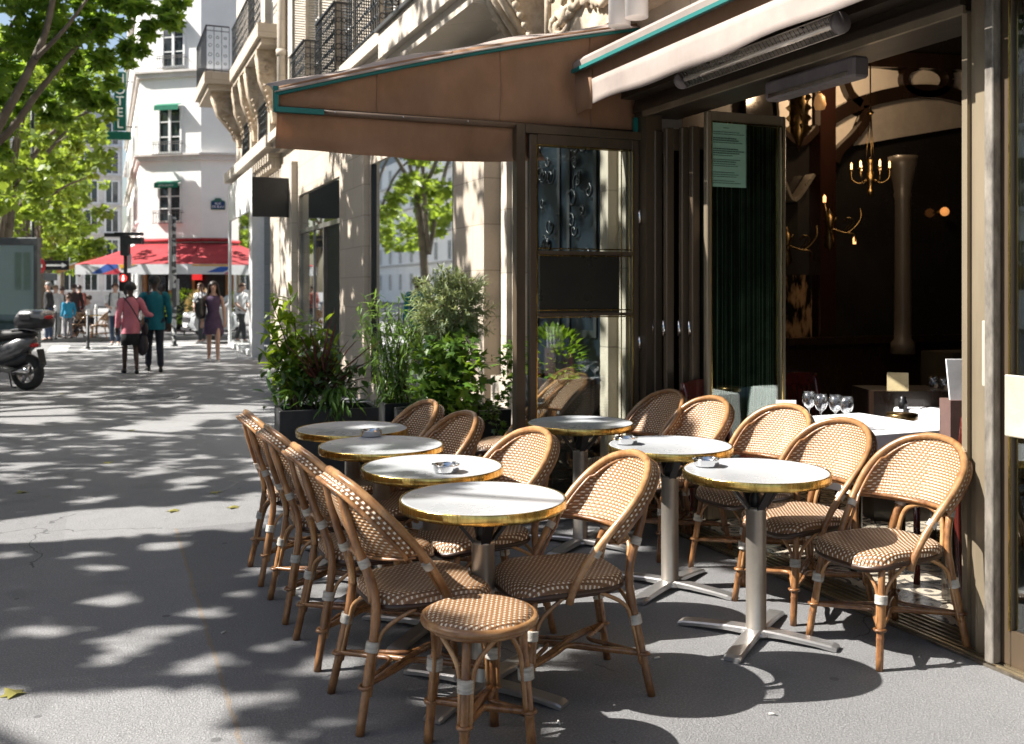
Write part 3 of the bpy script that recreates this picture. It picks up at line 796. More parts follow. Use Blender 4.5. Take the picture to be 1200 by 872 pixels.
m = MB(); m.add([(FX+.14,1.6,.014),(12,1.6,.014),(12,10.5,.014),(FX+.14,10.5,.014)],[(0,1,2,3)]); P(m,'mosaic_floor',tile,bis)
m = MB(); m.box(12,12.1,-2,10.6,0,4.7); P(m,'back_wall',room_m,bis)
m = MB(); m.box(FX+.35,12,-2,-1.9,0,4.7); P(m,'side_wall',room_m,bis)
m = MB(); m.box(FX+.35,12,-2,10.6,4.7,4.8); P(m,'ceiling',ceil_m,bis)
# mirrored partition with carved dark arches, standing across the room
YA = 8.35
mirror_m = M('old_mirror', (.05,.045,.042), .10, .6, var=.2, scale=2)
panel_pale = M('painted_panel', (.75,.68,.60), .55, var=.08, scale=3)
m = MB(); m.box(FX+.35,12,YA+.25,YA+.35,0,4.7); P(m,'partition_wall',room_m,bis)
m = MB(); m.box(6.05,9.6,YA+.12,YA+.20,.9,4.4); P(m,'wall_mirror',mirror_m,bis)
def xz(u, v, Y=YA):
    """point of the partition plane in photo column u and row v"""
    xr = (u-600)/FPX; t = Y/(CA - SA*xr); return (SA+CA*xr)*t, EYE + (340-v)/FPX*t
def strip(mb, pts, wd, y0, y1):
    pts = [Vector((a,0,b)) for a, b in pts]
    pts = smooth_path(pts, 5)
    for i in range(len(pts)-1):
        pass
    vs = []
    for i, p in enumerate(pts):
        t = (pts[min(i+1,len(pts)-1)]-pts[max(i-1,0)]).normalized(); n = Vector((-t.z,0,t.x))
        for s, y in ((1,y0),(1,y1),(-1,y1),(-1,y0)):
            q = p+n*s*wd/2; vs.append((q.x, y, q.z))
    mb.add(vs, [(4*i+j, 4*i+(j+1) % 4, 4*i+4+(j+1) % 4, 4*i+4+j) for i in range(len(pts)-1) for j in range(4)], False)
def plate(uvs, y0, y1, name='pale_panel', mat=panel_pale):
    poly = [xz(u,v) for u, v in uvs]
    m = MB(); m.prism(poly, y0, y1, lambda a, b, h: (a, h, b)); P(m,name,mat,bis)
def blob(cu, cv, ru, rv, k=20): return [(cu+ru*math.cos(2*PI*i/k), cv+rv*math.sin(2*PI*i/k)) for i in range(k)]
plate([(978,86),(990,82),(992,112),(1000,122),(980,132)], YA+.05, YA+.09)
plate([(1000,86),(1008,79),(1030,79),(1056,82),(1059,92),(1057,101),(1035,106),(1011,116),(1002,104)], YA+.05, YA+.09)
plate(blob(1086,93,20,12), YA+.05, YA+.09)
plate([(1113,85),(1130,83),(1150,90),(1150,118),(1130,112),(1115,106)], YA+.05, YA+.09)
plate([(978,146),(1000,132),(1008,136),(1000,156),(980,176)], YA+.05, YA+.09)
plate([(914,86),(955,82),(955,145),(935,158),(918,145)], YA+.05, YA+.09)
plate([(1005,150),(1015,124),(1060,113),(1100,115),(1150,128),(1150,145),(1060,160),(1005,170)], YA+.05, YA+.07, 'mirror_glow_panel', M('dim_panel', (.40,.36,.32), .4, var=.1))
m = MB(); strip(m, [xz(975,138),xz(1000,124),xz(1035,113),xz(1075,107),xz(1110,110),xz(1150,122)], .14, YA-.03, YA+.1)
P(m,'arch_moulding',darkwood,bis)
m = MB(); strip(m, [xz(997,72),xz(990,90),xz(996,110),xz(1008,122)], .09, YA-.03, YA+.1); P(m,'arch_moulding',darkwood,bis)
m = MB(); strip(m, [xz(1014,124),xz(1014,140),xz(1000,160),xz(984,176),xz(978,190)], .09, YA-.03, YA+.1); P(m,'arch_moulding',darkwood,bis)
m = MB(); strip(m, [xz(u,v) for u, v in blob(1086,93,27,18,14)]+[xz(1113,93)], .075, YA-.03, YA+.1); P(m,'oval_moulding',darkwood,bis)
m = MB(); strip(m, [xz(975,66),xz(1020,70),xz(1080,72),xz(1150,76)], .16, YA-.04, YA+.1); P(m,'cornice_moulding',darkwood,bis)
m = MB()
a = xz(957,60); b = xz(975,60); m.box(a[0],b[0],YA-.06,YA+.12,.0,4.6); P(m,'wood_post',M('wood_post', (.022,.009,.006), .25, coat=.5, stretch=(1,1,.1)),bis)
m = MB(); strip(m, [xz(914,150),xz(936,168),xz(957,150)], .07, YA-.04, YA+.1); P(m,'arch_moulding',darkwood,bis)
m = MB(); strip(m, [xz(918,214),xz(930,235),xz(952,205)], .03, YA-.04, YA+.1); P(m,'arch_moulding',M('worn_gilt',(.25,.22,.18),.3,.5),bis)
# etched amber panel left of the post
am, an = nt('etched_panel'); o_ = N(an,'ShaderNodeOutputMaterial'); p_ = N(an,'ShaderNodeBsdfPrincipled',Roughness=.2,Metallic=.4)
tc = N(an,'ShaderNodeTexCoord'); mp = N(an,'ShaderNodeMapping'); mp.inputs['Scale'].default_value = (9,9,3); an.links.new(tc.outputs['Object'],mp.inputs[0])
nn = N(an,'ShaderNodeTexNoise',Scale=1.6,Detail=6.0); an.links.new(mp.outputs[0],nn.inputs[0]); rp = N(an,'ShaderNodeMapRange'); rp.inputs[1].default_value=.47; rp.inputs[2].default_value=.6; an.links.new(nn.outputs[0],rp.inputs[0])
an.links.new(mixc(an,rp.outputs[0],(.012,.01,.008),(.42,.26,.14)),p_.inputs['Base Color']); an.links.new(p_.outputs[0],o_.inputs[0])
a = xz(920,322); b = xz(953,425); m = MB(); m.box(a[0],b[0],YA+.02,YA+.08,b[1],a[1]); P(m,'etched_panel',am,bis)
# interior round column
cx_, cz_ = xz(1058,200,7.3); m = MB(); m.lathe([(.11,.9),(.11,1.0),(.08,1.04),(.078,1.2),(.072,2.35),(.085,2.4),(.078,2.43),(.09,2.5),(.12,2.64),(.135,2.68),(.135,2.76)],20,c=(cx_,7.3,0)); P(m,'round_column',M('marble_column',(.085,.07,.056),.4,var=.12,stretch=(1,1,.3)),bis)
m = MB(); m.box(7.5,11.8,7.2,7.6,.0,.9); P(m,'banquette',M('banquette_velvet',(.03,.022,.012),.9),bis)
a = xz(975,452); m = MB(); m.box(6.3,9.9,YA-.25,YA-.08,.95,1.02); m.box(6.3,9.9,YA-.2,YA-.08,0,.95); P(m,'dado_ledge',darkwood,bis)
# ---------------- interior things
warm = M('candle_glow', (1,.6,.25), .5, emit=(1,.55,.24), es=1.1)
warm_soft = M('lamp_glow', (1,.6,.25), .5, emit=(1,.48,.18), es=.8)
gilt = M('gilt_bronze', (.16,.105,.045), .32, 1, var=.4, scale=20)
def at(u, v, t): 
    p = W(u,t); p.z = EYE+(340-v)/FPX*t; return p
c = at(1020,196,8.6); ch = thing('chandelier', 'brass candle chandelier hanging from chains inside the dim bistro', 'chandelier', c); ch.scale = (.62,.62,.62)
m = MB(); m.lathe([(.0,-.42),(.03,-.40),(.05,-.33),(.02,-.28),(.05,-.2),(.07,-.12),(.03,-.05),(.03,.05),(.06,.1),(.0,.14)],14); m.build('stem',gilt,ch)
for k in range(6):
    q = k*PI/3+.3; cx, cy = math.cos(q), math.sin(q); m = MB()
    m.tube(smooth_path([(.03*cx,.03*cy,-.15),(.14*cx,.14*cy,-.22),(.24*cx,.24*cy,-.16),(.25*cx,.25*cy,-.04)],5),.009,6)
    m.lathe([(.0,-.05),(.035,-.04),(.03,-.03),(.012,-.03),(.012,-.02),(0,-.02)],10,c=(.25*cx,.25*cy,0)); A = m.build('arm',gilt,ch)
    m = MB(); m.lathe([(.0,-.02),(.014,-.02),(.014,.05),(.004,.075),(0,.08)],8,c=(.25*cx,.25*cy,0)); m.build('candle_bulb',warm,A)
for k in range(3):
    q = k*2*PI/3; m = MB(); m.tube([(.06*math.cos(q),.06*math.sin(q),.1),(.01*math.cos(q),.01*math.sin(q),.75)],.006,5); m.build('chain',gilt,ch)
m = MB(); m.lathe([(.02,.72),(.05,.76),(.01,.8),(.01,4.7-c.z),(0,4.7-c.z)],10); m.build('ceiling_rod',gilt,ch)
# arm of candle lights further in
def sconce(u, v, t, lab, kind):
    c = at(u,v,t); s = thing('wall_lamp', lab, 'lamp', c)
    if kind == 0:      # faceted gilt lantern
        m = MB()
        for i in range(6):
            z = .28-i*.1
            for q in range(8):
                a = q*PI/4; m.add([(.07*math.cos(a),.07*math.sin(a),z),(.13*math.cos(a+PI/8),.13*math.sin(a+PI/8),z-.05),(.07*math.cos(a+PI/4),.07*math.sin(a+PI/4),z),(.07*math.cos(a+PI/8),.07*math.sin(a+PI/8),z-.1)],[(0,1,2),(0,3,1),(1,3,2)],False)
        m.lathe([(.09,.3),(.09,-.3),(.04,-.38),(.0,-.5)],8); m.build('lantern_body',gilt,s)
        m = MB(); m.lathe([(.02,.06),(.045,.03),(.06,-.04),(.045,-.09),(0,-.10)],12,c=(.17,-.1,0)); m.build('lamp_shade',M('lit_shade',(.5,.3,.12),.5,emit=(1,.5,.2),es=.06),s)
        m = MB(); m.tube([(.0,0,.05),(.1,-.05,.12),(.17,-.1,.07)],.01,6); m.build('arm',gilt,s)
    else:
        m = MB()
        m.lathe([(.0,-.2),(.05,-.15),(.03,0),(.05,.1),(.0,.18)],10)
        m.build('back_plate',gilt,s)
        for k, (dx, dz) in enumerate(((.22,.18),(-.14,.22),(.16,-.14))):
            m = MB(); m.tube(smooth_path([(0,-.02,0),(dx*.5,-.1,-.04),(dx,-.14,dz*.4),(dx*1.1,-.12,dz)],5),.008,6)
            m.tube(smooth_path([(dx*.5,-.1,-.02),(dx*.6,-.16,.05),(dx*.4,-.16,.09),(dx*.3,-.12,.05)],4),.006,5); A = m.build('arm',gilt,s)
            if k > 0 and kind == 1:
                m = MB(); m.lathe([(.0,0),(.014,.0),(.014,.05),(0,.07)],8,c=(dx*1.1,-.12,dz)); m.build('candle_bulb',warm_soft,A)
    return s
sconce(936,118,9.6,'faceted gilt wall lantern with small glowing shade on the pale hexagonal panel',0)
sconce(972,268,8.9,'branching gilt candle bracket low on the dark wooden post inside',1)
sconce(922,288,9.2,'gilt scroll wall bracket without lit bulbs beside the folded glass leaf',2)
for (u,v,t,lab) in ((1107,248,11.0,'small round amber lamp glowing deep in the bistro right of the column'),(1098,338,11.2,'dim rectangular amber lamp low in the dark background'),(1094,285,11.4,'tiny amber light between the two deeper lamps')):
    c = at(u,v,t); s = thing('wall_lamp',lab,'lamp',c); m = MB(); 
    if 'rect' in lab: m.rbox(-.1,.1,-.05,.05,-.06,.06,.02)
    else: m.ico((0,0,0), .05 if 'round' in lab else .02, 10, 8)
    m.build('lamp_shade',M('dim_amber',(1,.5,.2),.5,emit=(1,.38,.10),es=.25),s); m = MB(); m.tube([(0,.05,0),(0,.3,-.02)],.012,6); m.build('arm',gilt,s)
# dining tables and chairs
cloth_m = M('white_cloth', (.72,.73,.75), .8, var=.06, scale=4, bump=.1, bscale=20)
def dining(x, y, rz, lab, w2=.34, d2=.34):
    t = thing('dining_table', lab, 'table', (x,y,0), rz)
    m = MB(); m.box(-w2+.02,w2-.02,-d2+.02,d2-.02,.72,.745); m.build('table_top',darkwood,t)
    for sx in (-1,1):
        for sy in (-1,1): m = MB(); m.tube([(sx*(w2-.06),sy*(d2-.06),.014),(sx*(w2-.06),sy*(d2-.06),.72)],.02,8); m.build('leg',darkwood,t)
    return t
def cloth(x, y, rz, lab, w2=.35, d2=.35, drop=.3):
    m = MB(); n = 48; vs = []
    def per(q, k):
        c, s = math.cos(q), math.sin(q); f = 1/max(abs(c),abs(s)); return c*f, s*f
    for rr, z, amp in ((0,.7475,0),(.97,.7475,0),(1.0,.742,0),(1.01,.70,.2),(1.03,.60,.7),(1.05,.75-drop,1)):
        for j in range(n):
            a, b = per(2*PI*j/n, 1); k = rr+amp*.025*math.sin(j*1.7)
            vs.append((a*w2*k, b*d2*k, z))
    m.add(vs, [(i*n+j,i*n+(j+1) % n,(i+1)*n+(j+1) % n,(i+1)*n+j) for i in range(5) for j in range(n)], False)
    o = m.build('tablecloth', cloth_m, loc=(x,y,0), rz=rz, solid=.003); return tag(o, lab, 'tablecloth', 'white cloths on the dining tables')
DT = (3.93,4.46); dining(*DT, .03, 'dining table under white cloth just inside the opening, with four glasses'); cloth(*DT, .03, 'white cloth on the dining table just inside the opening, under four glasses', .37,.37)
D2 = (5.05,4.78); dining(*D2, 0, 'dining table under white cloth deeper inside, near the door jamb'); cloth(*D2, 0, 'white cloth on the deeper dining table by the menu holder')
def wineglass(loc, lab, first=[None]):
    if first[0] is None:
        o = thing('wine_glass', lab, 'glass'); m = MB(); m.lathe([(.0,.001),(.032,.002),(.031,.004),(.006,.008),(.0038,.02),(.0038,.075),(.008,.085),(.026,.10),(.036,.125),(.0365,.145),(.031,.178),(.0298,.178),(.035,.145),(.0345,.126),(.024,.102),(.004,.09),(.0,.089)],18,cap=False)
        gm, gn = nt('wine_glass'); oo = N(gn,'ShaderNodeOutputMaterial'); tr = N(gn,'ShaderNodeBsdfTransparent'); gl = N(gn,'ShaderNodeBsdfGlossy',Roughness=.04); lw = N(gn,'ShaderNodeLayerWeight',Blend=.45); mx = N(gn,'ShaderNodeMixShader')
        tr.inputs[0].default_value = (.93,.95,.97,1); gn.links.new(math_(gn,'ADD',math_(gn,'MULTIPLY',lw.outputs[1],.9),.12),mx.inputs[0]); gn.links.new(tr.outputs[0],mx.inputs[1]); gn.links.new(gl.outputs[0],mx.inputs[2]); gn.links.new(mx.outputs[0],oo.inputs[0])
        bowl = m.build('bowl', gm, o); first[0] = o
    else: o = dup(first[0])
    o.location = loc; tag(o, lab, 'glass', 'wine glasses on the dining tables'); return o
for i, (u, t, lab) in enumerate(((948,5.62,'leftmost of the four wine glasses on the near dining table'),(962,5.48,'second from left of the four wine glasses on the near dining table'),(979,5.44,'third from left of the four wine glasses on the near dining table'),(992,5.36,'rightmost of the four wine glasses on the near dining table'))):
    wineglass(W(u,t,.748), lab)
for i, (u, t, lab) in enumerate(((1094,6.7,'dim wine glass at the left on the deeper dining table'),(1106,6.6,'dim wine glass at the right on the deeper dining table'))): wineglass(W(u,t,.748), lab)
def cutlery(u, t, a, lab):
    m = MB(); m.tube([(-.1,0,.003),(-.02,0,.005),(.05,0,.003)],[.004,.003,.005],6); m.box(.05,.1,-.01,.01,.001,.004); tag(m.build('cutlery',steel,loc=W(u,t,.749),rz=a),lab,'cutlery')
cutlery(1012,5.35,.9,'steel cutlery laid beside the wine glasses on the near dining table'); cutlery(1085,6.35,.4,'steel cutlery on the deeper dining table')
m = MB(); m.add([(-.06,-.012,0),(.06,-.012,0),(.06,.0,.085),(-.06,.0,.085),(-.06,.014,0),(.06,.014,0)],[(0,1,2,3),(3,2,5,4)],False); tag(m.build('table_card',M('card_white',(.75,.74,.72),.6),loc=W(921,6.0,.752),rz=R(-30),solid=.002),'small white tent card left of the wine glasses','card')
m = MB(); m.add([(-.065,-.012,0),(.065,-.012,0),(.065,.0,.115),(-.065,.0,.115),(-.065,.02,0),(.065,.02,0)],[(0,1,2,3),(3,2,5,4)],False); tag(m.build('table_card',M('card_cream',(.58,.47,.26),.6),loc=W(1052,6.45,.85),rz=R(-40),solid=.002),'cream card standing upright behind the slatted dining chair','card')
m = MB(); m.lathe([(.0,0),(.026,0),(.026,.05),(.018,.06),(.02,.075),(0,.085)],10); tag(m.build('pepper_mill',black_paint,loc=W(1058,6.3,.748)),'small black pepper mill beside the cream card','mill')
tag((lambda m: (m.box(-.25,.25,-.2,.2,.0,.85), m.build('side_cabinet',darkwood,loc=W(1055,6.6,0),rz=R(-22)))[1])(MB()),'dark side cabinet under the cream card inside','cabinet')
def dchair(x, y, rz, lab, kind):
    c = thing('dining_chair', lab, 'chair', (x,y,0.014), rz, 'dark wooden chairs inside the bistro'); w2 = .21
    m = MB(); m.rbox(-.21,.21,-w2,w2,.43,.465,.012); m.build('seat',mahogany,c)
    for sy in (-1,1):
        m = MB(); m.tube([(.18,sy*.18,0),(.18,sy*.18,.43)],.017,8); m.build('leg',mahogany,c)
        m = MB(); m.tube(smooth_path([(-.24,sy*.19,0),(-.2,sy*.19,.45),(-.27,sy*.2,.90)],5),.018,8); m.build('leg',mahogany,c)
    m = MB(); vs = []
    for i in range(13):
        y = -.215+.43*i/12; x = -.265-.03*(1-(y/.215)**2)
        for xx, z in ((x,.90),(x-.022,.90),(x-.018,.82 if kind else .52),(x+.004,.82 if kind else .52)): vs.append((xx,y,z+(.012*(1-(y/.215)**2) if z > .85 else 0)))
    m.add(vs,[(4*i+j,4*i+(j+1) % 4,4*i+4+(j+1) % 4,4*i+4+j) for i in range(12) for j in range(4)]+[(0,1,2,3),(51,50,49,48)],False); m.build('back_rail',mahogany,c)
    if kind:
        for i in range(6):
            y = -.15+.06*i; m = MB(); m.bar((-.205,y,.45),(-.275,y,.83),.028,.010,(1,0,0)); m.build('slat',mahogany,c)
    return c
dchair(3.66,5.2,R(-70),'dark red wooden chair with solid back left of the white tent card',0)
dchair(4.52,5.38,R(-75),'dark slatted wooden chair behind the four wine glasses',1)
dchair(3.93,3.66,R(75),'dark red wooden chair whose top rail shows above the large rattan chair',1)
mb = thing('menu_holder','brown leather menu box holding white menus beside the door jamb','menu holder',W(1122,4.75,0))
mb.rotation_euler = (0,0,R(-22)); m = MB(); m.box(-.05,.07,-.06,.06,.014,.72); m.build('stand',darkwood,mb)
m = MB(); m.box(-.06,.08,-.06,.06,.73,.98); m.build('leather_box',M('leather_brown',(.12,.07,.06),.5),mb); 
for i in range(3): m = MB(); m.obox((.0+.012*i,-.03+.03*i,1.04),(.055,0,0),(0,.004,0),(-.012,0,.13)); m.build('menu',M('menu_paper',(.72,.72,.72),.5),mb)
hs = thing('high_stool','brass rimmed round stand top between the dining chairs','stand',W(1057,5.9,0)); m = MB(); m.lathe([(.11,.84),(.13,.845),(.135,.87),(.13,.885),(0,.885)],24); m.build('top',gilt,hs); m = MB(); m.tube([(0,0,.014),(0,0,.85)],.03,10); m.build('post',darkwood,hs); hs.scale = (.68,.68,.87)
# ---------------- heaters and spot under the awning
def heater(p0, p1, rad, lab, glow):
    h = thing('heater', lab, 'heater', p0); p0 = Vector(p0); d = Vector(p1)-p0; L = d.length; ang = math.atan2(d.y,d.x); h.rotation_euler = (0,0,ang)
    m = MB(); n = 14; vs = []
    for x in (0,L):
        for j in range(n+1):
            q = R(-60+190*j/n); vs.append((x, rad*math.cos(q), rad*math.sin(q)))
    m.add(vs,[(j,j+1,n+2+j,n+1+j) for j in range(n)],True); m.build('reflector',M('heater_body',(.50,.44,.38),.35,.5,var=.2) if glow else M('heater_dark',(.16,.14,.14),.35,.6),h,solid=.004)
    m = MB(); m.tube([(.04,0,0),(L-.04,0,0)],rad*.33,10); m.build('tube',M('quartz_tube',(.75,.68,.6),.12,.3),h)
    for x in (0,L): m = MB(); m.lathe([(0,-.01),(rad,-.01),(rad,.015),(0,.015)],16,c=(x,0,0),ax=Matrix.Rotation(PI/2,3,'Y')); m.build('end_cap',M('heater_dark',(.16,.14,.14)),h)
    m = MB()
    for i in range(int(L/.03)): m.bar((.03*i+.02,-rad*.75,rad*.6),(.03*i+.02,rad*.4,-rad*.8),.003,.003)
    m.build('grille',steel,h)
    for x in (L*.2,L*.8): m = MB(); m.bar((x,0,rad*.8),(x,.0,rad+.1),.02,.01); m.build('bracket',blackmetal,h)
heater((3.06,4.90,2.70),(3.06,3.58,2.70),.05,'long pale tube heater with clear lamp, hung under the awning edge',1)
hb_ = thing('heater','dark box shaped heater mounted just inside the top of the opening','heater',(3.47,4.62,2.60)); m = MB(); m.rbox(-.05,.05,-.72,.0,-.045,.06,.012); m.build('housing',M('heater_dark',(.10,.09,.10),.4,.5),hb_); m = MB(); m.box(-.056,-.0505,-.68,-.04,-.035,-.012); m.build('grille',steel,hb_)
sp = thing('spotlight','small square recessed spotlight glowing in the soffit at the top','spotlight',(2.86,3.2,2.93))
m = MB(); m.box(-.06,.06,-.06,.06,-.012,.03); m.build('housing',alu,sp); m = MB(); m.lathe([(.0,-.017),(.028,-.016),(.03,-.012)],16,cap=False); m.build('lamp',M('spot_lamp',(1,.8,.6),.3,emit=(1,.75,.5),es=3),sp)
# ---------------- awnings
canvas_dark = M('canvas_shaded_brown', (.42,.25,.15), .85, var=.22, scale=1.6, bump=.6, bscale=3, trans=.45, stretch=(1,1,.5))  # awning cloth in shade: its brown, backlit tone is put into the colour
canvas_lit = M('canvas_sunlit_taupe', (.30,.25,.222), .85, var=.14, scale=2.0, bump=.15, bscale=260)  # same awning cloth in sun: the sunlit tone is put into the colour
teal = M('teal_edging', (.0,.12,.11), .6, var=.1)
XA = 2.90; Y0, Y1 = -1.5, 5.98
aw = thing('retracted_awning','taupe awning rolled in over the bistro opening, teal edging and sunlit valance','awning',(XA,Y0,2.9))
def PA(m, name, mat, **k):
    return m.build(name, mat, aw, loc=(-XA,-Y0,-2.9), **k)
m = MB(); sec = [(-.03,.055),(.0,.085),(.04,.09),(.06,.06),(.05,.02),(-.02,.012)]
m.prism(sec, Y0, Y1, lambda a, b, h: (XA+a, h, 2.94+b)); PA(m,'front_bar',canvas_lit)
m = MB(); m.bar((XA-.03,Y0,2.945),(XA-.03,Y1+.01,2.945),.02,.022); PA(m,'teal_edge',teal)
m = MB(); vs = []; nY = 60
for i in range(nY+1):
    y = Y0+(Y1-.22-Y0)*i/nY; sag = .008*math.sin(y*3.1)+.006*math.sin(y*7.7)
    for j in range(5):
        h = j/4; vs.append((XA+.02+.012*math.sin(y*2.3+h*2)*h, y, 2.865-(.165+sag)*h))
m.add(vs,[(5*i+j,5*i+j+1,5*i+6+j,5*i+5+j) for i in range(nY) for j in range(4)],True); PA(m,'valance',canvas_lit,solid=.004)
m = MB(); vs = []
for i in range(7):
    k = i/6
    for z in (2.94,2.82,2.67+.01*math.sin(i)): vs.append((XA+.02-.03*k, Y1-.22+.24*k, z))
m.add(vs,[(3*i+j,3*i+j+1,3*i+4+j,3*i+3+j) for i in range(6) for j in range(2)],True); PA(m,'valance_end',canvas_dark,solid=.004)  # end fold of the valance takes the shaded cloth tone
m = MB(); m.box(XA+.03,XA+.045,Y0,Y1-.2,2.86,2.95); PA(m,'valance_recess',canvas_dark)  # brown band puts the shaded gap above the valance into colour
m = MB(); m.add([(XA+.03,Y0,3.03),(FX+.0,Y0,3.24),(FX+.0,Y1,3.24),(XA+.03,Y1,3.03)],[(0,1,2,3)]); PA(m,'canopy',canvas_lit,solid=.006)
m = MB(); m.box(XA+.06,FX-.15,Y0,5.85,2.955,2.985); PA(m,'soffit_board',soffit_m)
# wing awning: end screen standing out square to the front, with sloping top sheet
wg = thing('end_awning','brown canvas end screen with sloping top, teal piping and hanging valance','awning',(FX,YP1+.04,2.5))
def PW(m, name, mat, **k): return m.build(name, mat, wg, loc=(-FX,-(YP1+.04),-2.5), **k)
XO, ZB = .93, 2.56; YW = 5.93
m = MB(); vs = []; nx, nz = 44, 12
def topz(x): k = (x-XO)/(FX-XO); return 2.69+.62*k+.03*math.sin(PI*k)
for i in range(nx+1):
    x = XO+(FX-XO)*i/nx
    for j in range(nz+1):
        k = j/nz; z = ZB+(topz(x)-ZB)*k
        w_ = .035*math.sin(PI*k)*(math.sin(x*4.1+k*2.2)+.6*math.sin(x*9.3-k*3)+.45*math.sin(x*17+k*7)); vs.append((x, YW+w_, z))
m.add(vs,[(i*(nz+1)+j,(i+1)*(nz+1)+j,(i+1)*(nz+1)+j+1,i*(nz+1)+j+1) for i in range(nx) for j in range(nz)],True); PW(m,'end_screen',canvas_dark,solid=.004)
m = MB(); vs = []
for i in range(nx+1):
    k = i/nx; x = XO+.01+(FX-.72-XO)*k; d = .205+.03*math.sin(PI*k)
    for j in range(8):
        h = j/7; z = ZB-.015-d*h; y = YW+.0+.04*h*math.sin(x*5.2+h*3.5)+.018*math.sin(x*13-h*4)*h+.03*math.sin(PI*h)
        vs.append((x,y,z))
m.add(vs,[(8*i+j,8*i+8+j,8*i+9+j,8*i+j+1) for i in range(nx) for j in range(7)],True); PW(m,'valance',canvas_dark,solid=.004)
m = MB(); m.tube([(XO,YW-.01,ZB),(FX,YW-.01,ZB)],.022,12); PW(m,'front_tube',M('tube_brown',(.10,.06,.035),.5))
for i in range(6):
    m = MB(); m.ico((XO+.35+i*.42,YW-.033,ZB+.002),.006,8,6); PW(m,'rivet',steel)
m = MB(); pts = [(x, YW-.03, topz(x)-.045) for x in [XO+(FX-XO)*i/10 for i in range(11)]]
m.tube(pts,.013,7); PW(m,'teal_piping',teal)
m = MB(); m.bar((XO,YW-.03,ZB-.02),(XO,YW-.03,topz(XO)),.03,.02,(0,1,0)); m.bar((XO,YW-.035,ZB-.005),(XO+.28,YW-.035,ZB-.005),.03,.03); PW(m,'corner_bracket',teal)
m = MB(); m.box(FX-.05,FX-.02,YW-.05,YW-.03,ZB-.04,ZB+.1); PW(m,'corner_bracket',teal)
for xs_ in (1.55,2.35,3.0):
    k = (xs_-XO)/(FX-XO); m = MB(); m.tube([(xs_, YW-.004+.035*math.sin(PI*q/10)*(math.sin(xs_*4.1+q*.22)+.6*math.sin(xs_*9.3-q*.3)+.45*math.sin(xs_*17+q*.7)), ZB+(topz(xs_)-.03-ZB)*q/10) for q in range(11)],.006,5); PW(m,'seam',canvas_dark)
m = MB(); vs = []
for i in range(nx+1):
    x = XO-.01+(FX-XO)*i/nx
    for j in range(5):
        h = j/4; y = YW-.05+.42*h; z = topz(x)-.035+.11*math.sin(h*1.45)+.012*math.sin(x*8)*h
        vs.append((x,y,z))
m.add(vs,[(5*i+j,5*i+5+j,5*i+6+j,5*i+j+1) for i in range(nx) for j in range(4)],True); PW(m,'top_sheet',canvas_lit,solid=.006)
# brown posts flanking leaf 1
m = MB(); m.box(2.44,2.50,YP1-.02,YP1+.05,0,2.56); m.box(3.34,3.46,YP1-.1,YP1+.1,0,3.2); P(m,'frame_post',bronze,bis)
m = MB(); m.box(2.50,FX,YP1-.03,YP1+.04,2.508,2.56); P(m,'frame_head',bronze,bis)
# upper front of the bistro's building above the awning: string course, carved frieze, window
m = MB()
for z0, z1, d in ((4.28,4.36,.10),(4.36,4.46,.22),(4.46,4.62,.32)): m.box(FX-d,FX+.0,-6,8.6,z0,z1)
P(m,'string_course',limestone_pale,bis)

pl = bpy.data.lights.new('chandelier_light','POINT'); pl.energy = 11; pl.color = (1,.72,.45); pl.shadow_soft_size = .25
po = bpy.data.objects.new('chandelier_light', pl); COL.objects.link(po); po.location = at(1020,180,8.2)
pl = bpy.data.lights.new('panel_fill_light','POINT'); pl.energy = 18; pl.color = (1,.7,.42); pl.shadow_soft_size = .1  # added fill light to brighten the partition panels, no fitting there
po = bpy.data.objects.new('panel_fill_light', pl); COL.objects.link(po); po.location = at(1015,70,9.5)
# ------------------------------------------------------------ limestone building with shop, and the corner building beyond
def facade(root, off, X, Y0, Y1, z0, z1, openings, mat, depth=.35, name='wall'):
    """wall on plane X split round rectangular openings (y0,y1,z0,z1)"""
    ys = sorted({Y0, Y1} | {q for o in openings for q in (o[0], o[1])}); m = MB()
    for a, b in zip(ys, ys[1:]):
        segs = [(z0, z1)]
        for o in openings:
            if o[0] <= a+1e-6 and o[1] >= b-1e-6:
                ns = []
                for s0, s1 in segs:
                    if o[2] > s0: ns.append((s0, min(s1, o[2])))
                    if o[3] < s1: ns.append((max(s0, o[3]), s1))
                segs = [q for q in ns if q[1]-q[0] > 1e-4]
        for s0, s1 in segs: m.box(X, X+depth, a, b, s0, s1)
    return m.build(name, mat, root, loc=off)
def railing(root, off, p0, p1, h, name='balcony_railing', dens=.11, swirl=True):
    m = MB(); p0 = Vector(p0); p1 = Vector(p1); L = (p1-p0).length; d = (p1-p0)/L
    m.bar(p0+Vector((0,0,h)), p1+Vector((0,0,h)), .045, .025); m.bar(p0+Vector((0,0,.05)), p1+Vector((0,0,.05)), .03, .02); m.bar(p0+Vector((0,0,h-.12)), p1+Vector((0,0,h-.12)), .02, .015)
    n = max(2, int(L/dens))
    for i in range(n+1):
        q = p0+d*L*i/n; m.bar(q, q+Vector((0,0,h)), .014, .014)
        if swirl and i < n:
            for kz, rr in ((.18,.045),(.34,.055),(.52,.05),(.68,.045)):
                if h < .8 and kz > .5: continue
                c = q+d*L/n*.5+Vector((0,0,kz*h/.9))
                pts = [c+d*math.cos(a)*rr*(1-a/16)+Vector((0,0,math.sin(a)*rr*(1-a/16))) for a in [j*.9+i*1.3 for j in range(8)]]
                m.tube(pts, .008, 4, cap=False)
    return m.build(name, ironwork, root, loc=off)
